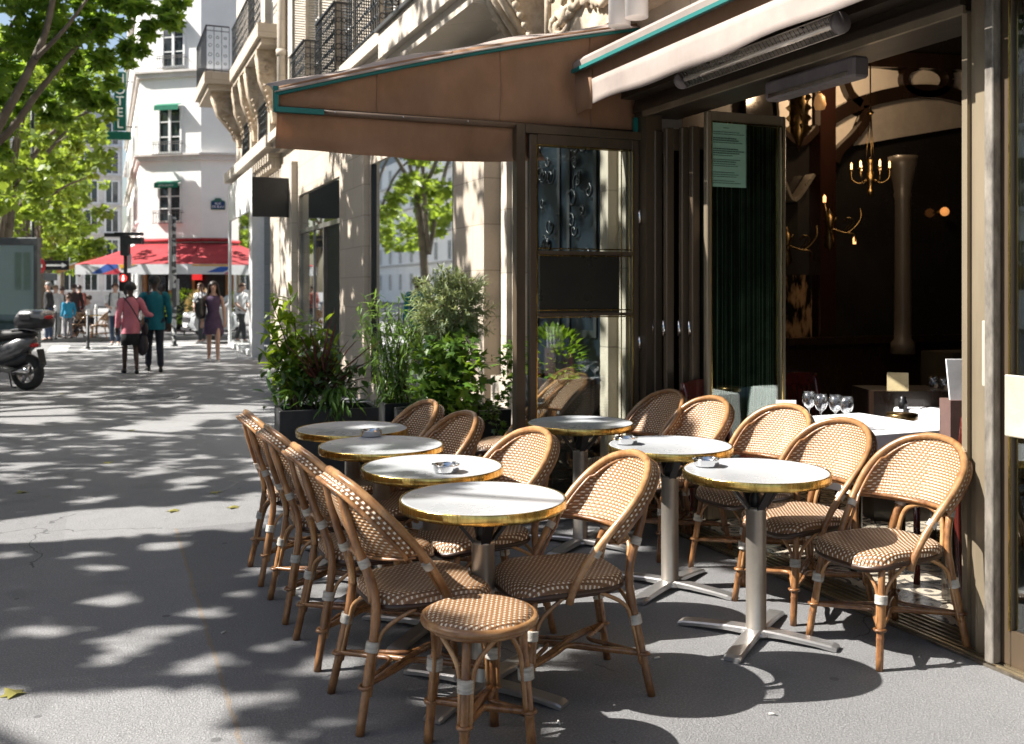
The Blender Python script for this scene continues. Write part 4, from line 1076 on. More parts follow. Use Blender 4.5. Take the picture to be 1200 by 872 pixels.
def shutter(root, off, X, y0, y1, z0, z1):
    m = MB(); m.box(X,X+.05,y0,y0+.04,z0,z1); m.box(X+.25,X+.30,y0,y0+.04,z0,z1); m.box(X+.05,X+.25,y0,y0+.04,z0,z0+.06)
    z = z0+.08
    while z < z1: m.obox((X+.15,y0+.02,z),(.10,0,0),(0,.018,.012),(0,-.002,.004)); z += .045
    return m.build('shutter', M('shutter_paint',(.36,.315,.255),.6,var=.15), root, loc=off)
def scroll(mb, c, r, y0, y1, turns=2.2, th=.05):
    """volute in the X-Z plane between y0 and y1"""
    pts = [Vector((c[0]+math.cos(a)*r*(1-.78*a/(turns*2*PI)), 0, c[2]+math.sin(a)*r*(1-.78*a/(turns*2*PI)))) for a in [i*turns*2*PI/30 for i in range(31)]]
    vs = []
    for i, p in enumerate(pts):
        t = (pts[min(i+1,30)]-pts[max(i-1,0)]).normalized(); n = Vector((-t.z,0,t.x))
        for s, y in ((1,y0),(1,y1),(-1,y1),(-1,y0)): q = p+n*s*th*(1-.5*i/30)/2; vs.append((q.x,y,q.z))
    mb.add(vs,[(4*i+j,4*i+(j+1) % 4,4*i+4+(j+1) % 4,4*i+4+j) for i in range(30) for j in range(4)]+[(0,1,2,3)],False)
def console(root, off, X, y, zt, proj, h, wd=.3):
    """carved bracket carrying a balcony: profile extruded across, volutes on both cheeks"""
    m = MB(); pr = [(0,0),(-proj,0),(-proj,-.12),(-proj*.92,-.2),(-proj*.85,-.38*h),(-proj*.5,-.6*h),(-proj*.28,-.8*h),(-proj*.22,-h),(0,-h)]
    m.prism(pr, y-wd/2, y+wd/2, lambda a, b, hh: (X+a, hh, zt+b))
    for s in (-1,1):
        ya = y+s*wd/2; yb = ya+s*.035
        scroll(m, (X-proj*.58,0,zt-.27*h), proj*.34, min(ya,yb), max(ya,yb), th=.06); scroll(m, (X-proj*.22,0,zt-.8*h), proj*.16, min(ya,yb), max(ya,yb), th=.035)
        for i in range(5): m.ico((X-proj*(.62-.08*i), ya+s*.02, zt-h*(.5+.08*i)), .035, 6, 5)
    for i in range(3): m.tube([(X-proj*.97,y-wd*.3+wd*.3*i,zt-.14),(X-proj*.8,y-wd*.3+wd*.3*i,zt-.42*h),(X-proj*.36,y-wd*.3+wd*.3*i,zt-.74*h)],.035,6)
    return m.build('console', carved_m, root, loc=off)
def window_unit(root, off, X, y0, y1, z0, z1, panes=2, fr=white_paint, rows=3):
    m = MB(); m.box(X,X+.02,y0,y1,z0,z1); w_ = m.build('window', window_m, root, loc=off)
    m = MB(); t = .05
    m.box(X-.03,X-.002,y0,y0+t,z0,z1); m.box(X-.03,X-.002,y1-t,y1,z0,z1); m.box(X-.03,X-.002,y0+t,y1-t,z1-t,z1); m.box(X-.03,X-.002,y0+t,y1-t,z0,z0+t)
    m.box(X-.035,X-.003,(y0+y1)/2-.035,(y0+y1)/2+.035,z0+t,z1-t)
    for i in range(1,rows): zz = z0+(z1-z0)*i/rows; m.box(X-.025,X-.002,y0+t,y1-t,zz-.012,zz+.012)
    m.build('frame', fr, w_)
    return w_
S = 3.35
YB = (7.8, 20.4)
sh = thing('limestone_building', 'pale limestone building with clothes shop and shuttered upper windows, behind the potted plants', 'building', (S,YB[0],0)); off = (-S,-YB[0],0)
yw0, yw1 = FY(532), FY(435); yd0, yd1 = FY(401), FY(350); yc1 = FY(335)
ops = [(8.35-.55+.0,8.30,0,0)]
win = [(16.7,17.9),(14.35,15.5),(11.9,13.2),(9.0,10.2)]
fa = facade(sh, off, S, YB[0]+.0, YB[1], 0, 4.3, [(yw0,yw1,.25,3.2),(yd0,yd1,.0,3.25)], limestone)
facade(sh, off, S, YB[0], YB[1], 4.62, 9.5, [(a,b,4.75,7.1) for a, b in win], limestone_pale, name='upper_wall')
# pier by the bistro, plinths, door casing
m = MB(); m.box(S-.16,S-.002,8.45,FY(535,S-.16)+.1,.35,3.6); m.box(S-.19,S-.002,8.42,FY(535)+.1,0,.35); m.build('pilaster', limestone, sh, loc=off)
m = MB()
for i, (a, b, d) in enumerate(((7.82,7.92,.10),(7.95,8.0,.14),(8.03,8.12,.12),(8.15,8.28,.06))): m.box(S-d,S-.001,a,b,0.75,3.9)
m.box(S-.15,S-.001,7.80,8.30,0,.74); m.build('door_casing', limestone_pale, sh, loc=off)
m = MB(); m.box(S-.08,S-.002,FY(433),FY(404),0,3.6); m.build('pilaster', limestone, sh, loc=off)
m = MB(); m.box(S-.12,S-.002,FY(349),FY(336),0,3.9); m.build('pilaster', limestone_pale, sh, loc=off)
# cornice string
m = MB()
for z0, z1, d in ((4.28,4.36,.10),(4.36,4.46,.2),(4.46,4.62,.30)): m.box(S-d,S+.1,8.6,YB[1],z0,z1)
m.build('string_course', limestone_pale, sh, loc=off)
# shop window and its dark frame
m = MB(); m.box(S+.03,S+.04,yw0,yw1,.25,3.2); m.build('shop_window', glassmat('shop_mirror',(.35,.42,.40),.62), sh, loc=off)
m = MB()
for y in (yw0+.015,yw1-.02): m.box(S-.005,S+.028,y-.022,y+.022,.25,3.2)
m.box(S-.005,S+.028,yw0,yw1,.25,.33); m.build('window_frame', black_paint, sh, loc=off)
# shop entrance: glass fascia, transom, door leaf, interior with coats
m = MB(); m.box(S+.04,S+.06,yd0,yd1,2.62,3.24); m.build('glass_fascia', glassmat('fascia_glass',(.10,.13,.12),.25), sh, loc=off)
m = MB(); m.box(S+.02,S+.12,yd0,yd1,2.54,2.615)
for y in (yd0+.03,yd1-.03,yd0+1.55,yd1-1.25): m.box(S+.03,S+.09,y-.025,y+.025,0,2.54)
m.build('shopfront_frame', M('shopfront_metal',(.25,.24,.23),.35,.7), sh, loc=off)
m = MB(); m.box(S+.05,S+.06,yd0+1.58,yd1-.06,.05,2.53); m.build('shop_glass', glass_shop, sh, loc=off)
pale_in = M('shop_interior', (.75,.82,.80), .8, var=.05)
m = MB(); m.box(S+3.0,S+3.1,yd0-3.5,yd1+1,0,3.3); m.box(S+.5,S+3,yd1+1,yd1+1.1,0,3.3); m.build('shop_room', pale_in, sh, loc=off)
m = MB(); m.box(S+.4,S+3.0,yd0-3.5,yd1+1,3.26,3.3); m.build('shop_ceiling', pale_in, sh, loc=off)
m = MB(); m.box(S+.4,S+3.0,YB[0],yd1+1,.001,.01); m.build('shop_floor', M('shop_floor',(.35,.3,.25),.5), sh, loc=off)
m = MB(); m.box(S+.3,S+.45,FY(432)-.4,FY(404)-.2,0,3.3); m.build('shop_partition', pale_in, sh, loc=off)
rk = thing('clothes_rack','clothes rack with a hanging tan coat seen through the shop door','clothes rack',(S+.75,15.6,0))
m = MB(); m.tube([(0,-.8,0),(0,-.8,2.05),(0,.8,2.05),(0,.8,0)],.015,7); m.build('rail',blackmetal,rk)
def coat(y, col, nm, lab):
    m = MB(); sec = [(.05,.02,.0),(.22,.05,-.06),(.24,.07,-.35),(.22,.08,-.7),(.27,.10,-1.05)]
    vs = []; n = 14
    for a, b, z in sec:
        for j in range(n): q = 2*PI*j/n; vs.append((a*math.cos(q), b*math.sin(q)+.01*math.sin(3*q), z))
    m.add(vs,[(i*n+j,i*n+(j+1) % n,(i+1)*n+(j+1) % n,(i+1)*n+j) for i in range(4) for j in range(n)]+[tuple(range(4*n,5*n))],True)
    m.tube([(-.18,0,-.08),(-.27,.02,-.35),(-.26,.04,-.68)],[.06,.055,.045],8); m.tube([(.18,0,-.08),(.27,.02,-.35),(.26,.04,-.68)],[.06,.055,.045],8)
    tag(m.build('hanging_coat', M(nm, col, .9), loc=(S+.75,y,2.0)), lab, 'coat')
coat(15.35,(.40,.27,.16),'coat_tan','tan coat hanging nearest the shop door'); coat(15.75,(.55,.55,.52),'coat_white','pale jacket hanging behind the tan coat'); coat(16.1,(.05,.05,.06),'coat_black','dark coat at the far end of the shop rack')
# entrance of the flats: blue iron-grilled door seen through the first glass leaf is in the casing near the bistro
db = M('door_blue', (.007,.014,.022), .35, var=.2)
dr = thing('entrance_door', None, None); dr.parent = bis; dr.location = (0,6.95,0)
m = MB(); m.box(-.02,.06,-.55,.75,.0,3.0); m.build('door_leaf', db, dr)
for y0 in (-.48,.15):
    m = MB(); rr = random.Random(int(y0*10)+9)
    m.box(-.035,-.02,y0,y0+.05,1.2,2.75); m.box(-.035,-.02,y0+.45,y0+.5,1.2,2.75); m.box(-.035,-.02,y0,y0+.5,1.15,1.2); m.box(-.035,-.02,y0,y0+.5,2.75,2.8)
    for i in range(26):
        c = (rr.uniform(y0+.1,y0+.4), rr.uniform(1.28,2.68)); r0 = rr.uniform(.04,.09); a0 = rr.uniform(0,6)
        m.tube([(-.045,c[0]+math.cos(a0+a*.8)*r0*(1-a/11),c[1]+math.sin(a0+a*.8)*r0*(1-a/11)) for a in range(9)],.009,5,cap=False)
    m.build('iron_grille', M('grille_pale',(.05,.055,.06),.4,.5), dr)
m = MB(); m.box(S-.0,S+.35,5.92,6.36,0,3.2); m.box(S-.05,S,6.0,6.1,0,3.2); m.box(S-.08,S,6.2,6.32,0,3.2); P(m,'stone_jamb',limestone_pale,bis)
m = MB(); m.box(S+.0,S+.35,7.72,7.8,0,3.2); P(m,'stone_jamb',limestone_pale,bis)
# upper windows with shutters and balconets
for a, b in win:
    window_unit(sh, off, S+.18, a, b, 4.75, 7.1)
    shutter(sh, off, S-.24, a-.06, a-.02, 4.75, 7.1); shutter(sh, off, S-.24, b+.02, b+.06, 4.75, 7.1)
    m = MB(); m.box(S-.09,S-.001,a-.12,b+.12,7.12,7.3); m.build('window_cornice', limestone_pale, sh, loc=off)
    railing(sh, off, (S-.27,a-.1,4.63), (S-.27,b+.1,4.63), 1.02); railing(sh, off, (S-.25,a-.1,4.63), (S-.01,a-.1,4.63), 1.02, dens=.08)
# blind balcony slab with carved frieze over the bistro's far end
m = MB(); m.box(S-.62,S+0,FY(550,S-.6),FY(440,S-.6)-.2,3.98,4.26); m.box(S-.55,S+0,FY(550,S-.6)+.06,FY(440,S-.6)-.26,3.86,3.978); m.build('balcony_slab', limestone_pale, sh, loc=off)
m = MB(); m.box(S-.66,S-.3,FY(550,S-.6)-.03,FY(440,S-.6)-.17,4.262,4.30); m.build('slab_capping', M('lead_cap',(.05,.05,.05),.5), sh, loc=off)
console(bis, (-FX,0,0), S, 7.55, 4.25, .5, .95, .4)
rr = random.Random(12)
m = MB(); m.box(S-.12,S-.001,4.6,7.2,3.35,4.26)
m.tube([(S-.13,4.7,4.2),(S-.13,7.1,4.2)],.035,6); m.tube([(S-.13,7.1,3.45),(S-.13,7.1,4.2)],.03,6)
for i in range(75):
    y = rr.uniform(4.75,7.05); z = rr.uniform(3.5,4.12); r0 = rr.uniform(.05,.13); a0 = rr.uniform(0,6); s = rr.choice((-1,1))
    pts = [(S-.14-.02*math.sin(a),y+math.cos(a0+s*a*.75)*r0*(1-a/10),z+math.sin(a0+s*a*.75)*r0*(1-a/10)) for a in range(8)]
    m.tube(pts,[.034-.003*a for a in range(8)],6)
for i in range(30): m.ico((S-.14,rr.uniform(4.75,7.05),rr.uniform(3.5,4.15)),rr.uniform(.025,.05),7,5)
m.ico((S-.13,6.35,3.9),.22,14,9,(.35,.6,1.1))
for i in range(7): m.tube([(S-.2,6.25+i*.035,3.7),(S-.215,6.25+i*.035,4.08)],.014,5)
P(m,'carved_frieze',carved_m,bis)
for i, (y, r0) in enumerate(((FY(726,3.15),.075),(FY(746,3.15),.075))):
    dp = thing('drainpipe', ['white drainpipe rising above the awning, left of the pair','white drainpipe rising above the awning, right of the pair'][i], 'pipe', (3.15,y,3.24))
    m = MB(); m.tube([(0,0,0),(0,0,5)],r0,14); m.build('pipe',white_paint,dp); m = MB(); m.lathe([(r0*1.12,.9),(r0*1.12,1.0)],16); m.build('collar',white_paint,dp)
# downpipe at the joint of the two buildings
dp = thing('drainpipe','cream drainpipe at the joint between the limestone buildings','pipe',(S-.1,19.9,4.62)); m = MB(); m.tube([(0,0,0),(0,0,5)],.09,12); m.build('pipe',limestone_pale,dp); m = MB(); m.lathe([(.11,1.5),(.11,1.62)],14); m.build('collar',limestone_pale,dp)
# blade sign
sg = thing('blade_sign','blank black square sign projecting from the shop front','sign',(2.96,19.0,3.24)); m = MB(); m.rbox(-.40,.36,-.05,.05,-.37,.37,.01); m.build('panel',black_paint,sg); 
for z in (-.22,.22): m = MB(); m.bar((.36,0,z),(.42,0,z),.04,.03); m.build('bracket',blackmetal,sg)
# corner building
YC = (20.4, 27.6)
cb = thing('corner_building', 'ornate limestone corner building with scrolled consoles, iron balconies and white shopfront', 'building', (S,YC[0],0)); off = (-S,-YC[0],0)
cw = [(21.6,22.8),(24.4,25.6)]
facade(cb, off, S, YC[0], YC[1], 0, 4.3, [(22.0,27.0,.1,3.6)], limestone)
facade(cb, off, S, YC[0], YC[1], 4.62, 14, [(a,b,4.75,6.5) for a, b in cw]+[(a,b,7.15,9.6) for a, b in cw], limestone_pale, name='upper_wall')
m = MB()
for z0, z1, d in ((4.28,4.38,.12),(4.38,4.62,.34)): m.box(S-d,S+.1,YC[0],YC[1]+.3,z0,z1)
m.build('string_course', limestone_pale, cb, loc=off)
y = YC[0]+.2
while y < YC[1]:
    m = MB(); m.prism([(-.26,4.279),(-.26,4.12),(-.2,4.119),(-.2,3.98),(-.005,3.98),(-.005,4.279)],y,y+.14,lambda a,b,h:(S+a,h,b)); m.build('dentil', limestone, cb, loc=off); y += .32
m = MB(); m.box(S-.48,S+.1,YC[0]+.1,25.3,6.62,6.9); m.box(S-.40,S+.1,YC[0]+.2,25.3,6.5,6.618); m.build('balcony_slab', limestone, cb, loc=off)
railing(cb, off, (S-.42,YC[0]+.15,6.9), (S-.42,25.3,6.9), 1.0, dens=.16)
m = MB(); m.box(S-1.05,S+.1,25.6,28.4,6.62,6.9); m.box(S-.95,S+.1,25.7,28.3,6.48,6.618); m.build('balcony_slab', limestone, cb, loc=off)
railing(cb, off, (S-1.0,25.65,6.9), (S-.45,25.65,6.9), 1.15, dens=.14); railing(cb, off, (S-1.0,25.65,6.9), (S-1.0,28.35,6.9), 1.15, dens=.2, swirl=False)
for y in (21.2,23.0,24.0,25.4): console(cb, off, S, y, 6.5, .42, 1.5, .26)
console(cb, off, S, 26.1, 6.48, .85, 1.35, .34)
for a, b in cw:
    window_unit(cb, off, S+.18, a, b, 4.75, 6.45); window_unit(cb, off, S+.18, a, b, 7.15, 9.6)
    m = MB(); m.box(S-.12,S-.001,a-.3,a-.05,4.7,6.5); m.build('window_surround', limestone, cb, loc=off); m = MB(); m.box(S-.12,S-.001,b+.05,b+.3,4.7,6.5); m.build('window_surround', limestone, cb, loc=off)
    railing(cb, off, (S-.14,a,4.63), (S-.14,b,4.63), .9)
m = MB(); m.box(S+.0,S+8,YC[1]-.0,YC[1]+.35,0,14); m.build('side_wall', limestone_pale, cb, loc=off)
# white boxed shopfront
m = MB(); X0 = 3.08
m.box(X0,S-.001,22.9,27.5,3.32,4.25)
m.box(X0,S-.001,27.25,27.5,0,3.318); m.box(X0,S-.001,22.9,23.35,0,3.318); m.box(X0,S-.001,23.35,27.25,0,.12); m.build('white_shopfront', M('shopfront_white',(.66,.66,.65),.45,var=.06), cb, loc=off)
m = MB(); m.box(X0+.03,X0+.045,23.35,27.25,.12,3.318); m.build('shop_glass', glassmat('bright_mirror',(.25,.28,.28),.75), cb, loc=off)
m = MB(); m.box(X0+.1,X0+.12,23.3,27.3,.1,3.34); m.build('shop_backing', M('shop_dark',(.03,.03,.03),.7), cb, loc=off)
# ------------------------------------------------------------ plants
bark, bn = nt('plane_bark'); o_ = N(bn,'ShaderNodeOutputMaterial'); p_ = N(bn,'ShaderNodeBsdfPrincipled',Roughness=.85); tc = N(bn,'ShaderNodeTexCoord')
v1 = N(bn,'ShaderNodeTexVoronoi',Scale=7.0); n1 = N(bn,'ShaderNodeTexNoise',Scale=5.0,Detail=5.0); bn.links.new(tc.outputs['Object'],n1.inputs[0]); bn.links.new(tc.outputs['Object'],v1.inputs[0])
cc = mixc(bn,v1.outputs[1],(.10,.075,.055),(.20,.17,.12)); cc = mixc(bn,math_(bn,'MULTIPLY',n1.outputs[0],.7),cc,(.055,.042,.032)); bn.links.new(cc,p_.inputs['Base Color'])
b_ = N(bn,'ShaderNodeBump',Strength=.5,Distance=.02); bn.links.new(n1.outputs[0],b_.inputs['Height']); bn.links.new(b_.outputs[0],p_.inputs['Normal']); bn.links.new(p_.outputs[0],o_.inputs[0])
leafA = leafmat('plane_leaf', (.05,.12,.018), (.17,.28,.045), .55)
leafB = leafmat('plane_leaf_far', (.09,.15,.025), (.20,.28,.05), .5)
rnd = random.Random(21)
def rdir(r=rnd):
    z = r.uniform(-1,1); a = r.uniform(0,2*PI); q = math.sqrt(1-z*z); return Vector((q*math.cos(a), q*math.sin(a), z))
def tree(base, lab, trunk, limbs, clumps, size, mat, lobed=False, seed=1, group='plane trees along the pavement'):
    t = thing('plane_tree', lab, 'tree', base, 0, group); B = Vector(base); r = random.Random(seed)
    m = MB(); pts = smooth_path(trunk[0],5); k = len(pts); m.tube([p-B for p in pts],[trunk[1]+(trunk[2]-trunk[1])*i/(k-1)+ (.06*(1-i/3) if i < 3 else 0) for i in range(k)],12); tr = m.build('trunk',bark,t)
    for path, r0, r1 in limbs:
        m = MB(); pts = smooth_path(path,5); k = len(pts); m.tube([p-B for p in pts],[r0+(r1-r0)*i/(k-1) for i in range(k)],8); m.build('limb',bark,tr)
    m = MB()
    for c, rad, n in clumps:
        c = Vector(c)-B; nsub = max(4, n//38)
        subs = []
        for _ in range(nsub):
            d = rdir(r); k = r.uniform(.35,1)**.5; subs.append((c+Vector((d.x*rad[0],d.y*rad[1],d.z*rad[2]))*k, r.uniform(.16,.34)*min(rad)))
        for sc_, sr in subs:
            d0 = rdir(r); m.tube([sc_-d0*sr*1.6, sc_, sc_+d0*sr*1.2],[.014,.009,.003],4,cap=False) if lobed else None
            for _ in range(n//nsub):
                d = rdir(r); p = sc_+Vector((d.x,d.y,d.z*.55))*sr*r.uniform(.2,1.25); s = size*r.uniform(.6,1.25)
                dd = (d+rdir(r)*.8+Vector((0,0,-.35))).normalized(); up = (Vector((0,0,1))+rdir(r)*.7).normalized()
                q_ = UV(p.x+B.x,p.y+B.y,p.z)
                if q_:
                    uu, vv = q_; lim = 1e9
                    if lobed: lim = 1e9 if vv < 45 else (215-(vv-45)*.9 if vv < 175 else 40)
                    elif 55 < vv < 420: lim = 128+8*math.sin(vv*.11)
                    if uu > lim+r.uniform(-8,8): continue
                if lobed: m.lobed(p, dd, up, s)
                else: m.leaf(p, dd, up, s, s*.8, simple=True)
    m.build('crown',mat,t)
    return t
# near tree whose trunk stands left of the frame
b0 = (-2.7,15.0,0)
limbs = [([at(-75,215,13),at(0,165,13),at(45,108,13.3),at(85,60,13.6),at(120,25,14)],.065,.02),
 ([at(-75,215,13),at(-30,190,12.8),at(0,145,12.6),at(40,70,12.8),at(58,20,13),at(70,-60,13)],.075,.03),
 ([at(40,70,12.8),at(75,35,12.6),at(105,-5,12.8)],.035,.015),([at(-75,215,13),at(-60,100,13.5),at(-50,-50,14)],.10,.05),([at(0,60,14.5),at(20,20,14.2),at(60,-10,14)],.035,.015)]
cl = []
for u,v,t,r,n in ((20,15,13.5,.75,520),(75,10,14,.7,480),(130,5,14.2,.55,330),(175,0,13.8,.42,200),(195,12,13.6,.25,90),(165,28,13.6,.25,80),(60,60,14.6,.55,260),(110,50,14.3,.5,240),(150,45,13.9,.3,110),(25,75,14.8,.5,210),(100,88,15,.45,220),(135,75,14.8,.3,110),(20,130,15.2,.5,210),(65,112,15.2,.5,230),(105,118,15.4,.35,130),(-40,60,14,1.0,500),(-60,140,14,.9,400),(60,-60,14,1.2,600),(160,-50,14,.8,400),(5,165,15.3,.4,120),(-150,0,14,1.6,500),(-100,-150,14,1.8,500),(50,-180,14,1.5,500)):
    cl.append((at(u,v,t),(r*1.25,r*1.25,r*.75),n))
tree(b0,'nearest plane tree, its leafy branches hanging in at the upper left corner',([Vector(b0),Vector((-2.6,15,1.5)),at(-75,215,13)],.20,.11),limbs,cl,.15,leafA,True,5)
vis = [(-2.55,29.5,'plane tree with trunk at the left edge behind the scooter',.16),(-2.6,38,'second visible plane tree, trunk left of the signpost',.17),(-2.5,47,'plane tree beside the one-way sign, slim leaning trunk',.15),(-2.7,58,'plane tree farther up the street near the yellow awning',.16),(-2.6,72,'most distant plane tree of the row by the cafe',.16)]
for i, (x, y, lab, tr) in enumerate(vis):
    r = random.Random(40+i); B = Vector((x,y,0)); h = 4.2+r.uniform(-.4,.5)
    fork = Vector((x+r.uniform(-.3,.4),y,h)); limbs = []; cl = []
    for k in range(6):
        a = k*PI/3+r.uniform(-.4,.4); e = fork+Vector((math.cos(a)*2.3,math.sin(a)*2.3,r.uniform(1.5,3.8))); md = fork.lerp(e,.45)+Vector((0,0,.5))
        limbs.append(([Vector((x,y,h*.62)) if k % 2 else fork, md, e],.085,.02))
    for k in range(17):
        a = r.uniform(0,2*PI); q = r.uniform(.4,3.2); z = h+r.uniform(-.9,6.2); q *= (1 if z < h+3 else .75)
        rr_ = r.uniform(.8,1.35); cl.append(((x+q*math.cos(a),y+q*math.sin(a),z),(rr_,rr_,rr_*.7),330))
    tree(B, lab, ([B,Vector((x+r.uniform(-.15,.2),y,h*.5)),fork],tr,tr*.7), limbs, cl, .24 if i < 2 else .30, leafB if i else leafB, False, 60+i)
# row on the far side of the pavement, outside the picture to the left: it throws the dappled shade
hole_r = random.Random(99); HOL = {}
def holes_add(x, y, rx, ry):
    for ix in range(int((x-rx)//1), int((x+rx)//1)+1):
        for iy in range(int((y-ry)//1), int((y+ry)//1)+1): HOL.setdefault((ix,iy),[]).append((x,y,rx,ry))
for _ in range(5200):
    x = hole_r.uniform(-3.5,9); y = hole_r.uniform(-1,27)
    if mnoise.noise(Vector((x*.55,y*.55,3.1))) < -.05 and hole_r.random() < .7: continue
    s = hole_r.choice((.085,.10,.115,.13,.16))*(1+.02*y)
    if any(((x-a)/1.3)**2+(y-b)**2 < (.20*(1+.03*y))**2 for a, b, c_, d_ in HOL.get((int(x//1),int(y//1)),())): continue
    holes_add(x, y, s*1.35, s)
def shade(gx, gy):
    """True where the canopy covers the sun for ground point (gx, gy)"""
    nz = mnoise.noise(Vector((gx*1.3,gy*1.3,0)))*.28+mnoise.noise(Vector((gx*4,gy*4,5)))*.12
    for hx, hy, rx, ry in HOL.get((int(gx//1),int(gy//1)),()):
        if ((gx-hx)/rx)**2+((gy-hy)/ry)**2 < 1: return False
    if gx > 2.1+nz and 6.0+nz < gy < 8.3: return hole_r.random() < .25
    if gx > 3.45:
        if gy < 5.0 or gx > 6.6: return False
        return mnoise.noise(Vector((gx*1.1,gy*1.1,9)))+.5*mnoise.noise(Vector((gx*3,gy*3,2))) > -.02
    if gx+nz > 1.85 and gy < 4.5+nz*.5: return False
    if gx+nz*1.2 > 1.30 and gy < 3.45+nz: return False
    if gx+nz*1.3 < .58 and gy+nz < 4.15: return False
    p = UV(gx,gy)
    if p is None: return True
    u, v = p; nv = nz*40
    if u < 330 and v > 500:
        c = 622-.075*u
        if abs(v-c+nv*.6) < 21-.02*u: return False
    if u < 95 and abs(v-484+nv*.5) < 13: return False
    if 110 < u < 315 and abs(v-(512-(u-120)*.2)+nv*.35) < 8: return False
    if gy > 25.2+nz*3: return False
    return True
TR = [(-6.3,-2.0),(-6.4,8.2),(-6.4,14.8),(-6.2,21.2),(-6.3,27.5)]
TB = [MB() for _ in TR]; rs = random.Random(5); cnt = 0
def shade_leaves(x0,x1,y0,y1,n,size):
    global cnt
    for _ in range(n):
        gx = rs.uniform(x0,x1); gy = rs.uniform(y0,y1)
        lo = 5.6; h = rs.uniform(lo,7.6 if gy < 8.5 else 9.6)
        need = (gx+1.3+.09*gy)/(1-.03)
        if h < need: h = need+rs.uniform(0,1.6)
        if h > 11.5: continue
        if not shade(gx,gy): continue
        p = Vector((gx-h*1.008, gy+h*.324, h))
        k = min(range(len(TR)), key=lambda i: abs(TR[i][1]-p.y)); s = size*rs.uniform(.75,1.25)
        TB[k].leaf(p-Vector((TR[k][0],TR[k][1],0)), rdir(rs), rdir(rs), s, s*.95, simple=True); cnt += 1
shade_leaves(-3.3,3.5,1.5,8.5,80000,.115)
shade_leaves(-3.3,3.5,8.5,27,30000,.20)
shade_leaves(3.5,7.6,4.5,27,26000,.19)
shade_leaves(-3.3,3.5,-2,1.5,5000,.19)
# leaves added out of view high over the tables to hold back skylight
for _ in range(9000):
    p = Vector((rs.uniform(.3,3.1), rs.uniform(-3.5,8.5), rs.uniform(8.2,10.2)))
    if mnoise.noise(p*.5) < -.12: continue
    k = 0 if p.y < 2 else 1; s = .26*rs.uniform(.7,1.2); TB[k].leaf(p-Vector((TR[k][0],TR[k][1],0)), rdir(rs), (Vector((0,0,1))+rdir(rs)*.5), s, s, simple=True)
tl_ = ['plane tree outside the frame, southernmost of the far row','plane tree outside the frame, second of the far row','plane tree outside the frame, third of the far row','plane tree outside the frame, fourth of the far row','plane tree outside the frame, last of the far row']
for i, (x, y) in enumerate(TR):
    t = thing('plane_tree',tl_[i],'tree',(x,y,0),0,'plane trees along the pavement')
    m = MB(); m.tube(smooth_path([(0,0,0),(.05,.1,2),(-.1,0,4.2)],4),[.27,.24,.22,.21,.2,.19,.18,.17,.17],12); tr = m.build('trunk',bark,t)
    for k in range(6):
        a = k*PI/3+i; m = MB(); m.tube(smooth_path([(-.1,0,4.1),(1.1*math.cos(a),1.3*math.sin(a),5.6),(2.3*math.cos(a),3*math.sin(a),7.6)],4),[.12-.012*j for j in range(9)],7); m.build('limb',bark,tr)
    TB[i].build('crown',leafmat('plane_leaf_shade',(.03,.06,.012),(.06,.10,.02),.08),t)
# ------------------------------------------------------------ planters and their plants
zinc = M('zinc_planter', (.035,.036,.038), .5, .3, var=.3, scale=5, bump=.05)
soil = M('soil', (.03,.02,.014), .95, var=.4, scale=30, bump=.4)
def planter(c, wx, wy, h, rz, lab):
    t = thing('planter', lab, 'planter', c, rz); m = MB()
    m.rbox(-wx,wx,-wy,-wy+.03,0,h,.005); m.rbox(-wx,wx,wy-.03,wy,0,h,.005); m.box(-wx,-wx+.03,-wy+.031,wy-.031,.0,h-.002); m.box(wx-.03,wx,-wy+.031,wy-.031,.0,h-.002); m.box(-wx+.03,wx-.03,-wy+.03,wy-.03,.02,.05)
    m.build('box',zinc,t); m = MB(); m.box(-wx+.031,wx-.031,-wy+.031,wy-.031,.051,h-.06); m.build('soil',soil,t)
pc1 = W(382,7.45); planter(pc1,.36,.2,.63,R(-4),'long dark zinc planter at the end of the left chair row')
pc2 = W(530,7.75); planter(pc2,.40,.24,.58,R(0),'dark zinc planter under the olive tree and ivy')
pc3 = W(468,8.1); planter(pc3,.17,.17,.60,R(0),'small grey planter holding the bamboo between the larger boxes')
Lg = leafmat('laurel_leaf',(.06,.14,.015),(.22,.32,.03),.4,.3); Ld = leafmat('dark_leaf',(.018,.05,.012),(.06,.12,.025),.25,.28,.6)
Lr = leafmat('cordyline_leaf',(.05,.018,.016),(.09,.03,.028),.25,.35); Lf = leafmat('fern_leaf',(.05,.12,.015),(.10,.19,.03),.35,.4)
Lb = leafmat('bamboo_leaf',(.07,.15,.03),(.17,.28,.08),.4,.4); Lo = leafmat('olive_leaf',(.15,.21,.11),(.36,.42,.27),.3,.45); Li = leafmat('ivy_leaf',(.03,.08,.015),(.11,.20,.03),.35,.3,.6); Ly = leafmat('bright_ivy_leaf',(.08,.18,.02),(.17,.27,.03),.35,.35)
stem_m = M('plant_stem',(.06,.045,.02),.7); 
def plant(name, lab, base, stems, leaves, mat, grp=None):
    t = thing(name, lab, 'plant', base); B = Vector(base); m = MB()
    for pts, r0 in stems: pp = smooth_path(pts,4); m.tube([p-B for p in pp],[r0*(1-.7*i/(len(pp)-1)) for i in range(len(pp))],6)
    if stems: m.build('stem',stem_m,t)
    m = MB(); m.smooth = False
    for p, d, L, w_, kind in leaves:
        up = (Vector((0,0,1))+rdir()*.35).normalized()
        if kind == 'l': m.leaf(Vector(p)-B, d, up, L, w_, .18, .12)
        else: m.lobed(Vector(p)-B, d, up, L)
    m.build('foliage',mat,t); return t
rp = random.Random(8)
def jit(s): return rdir(rp)*s
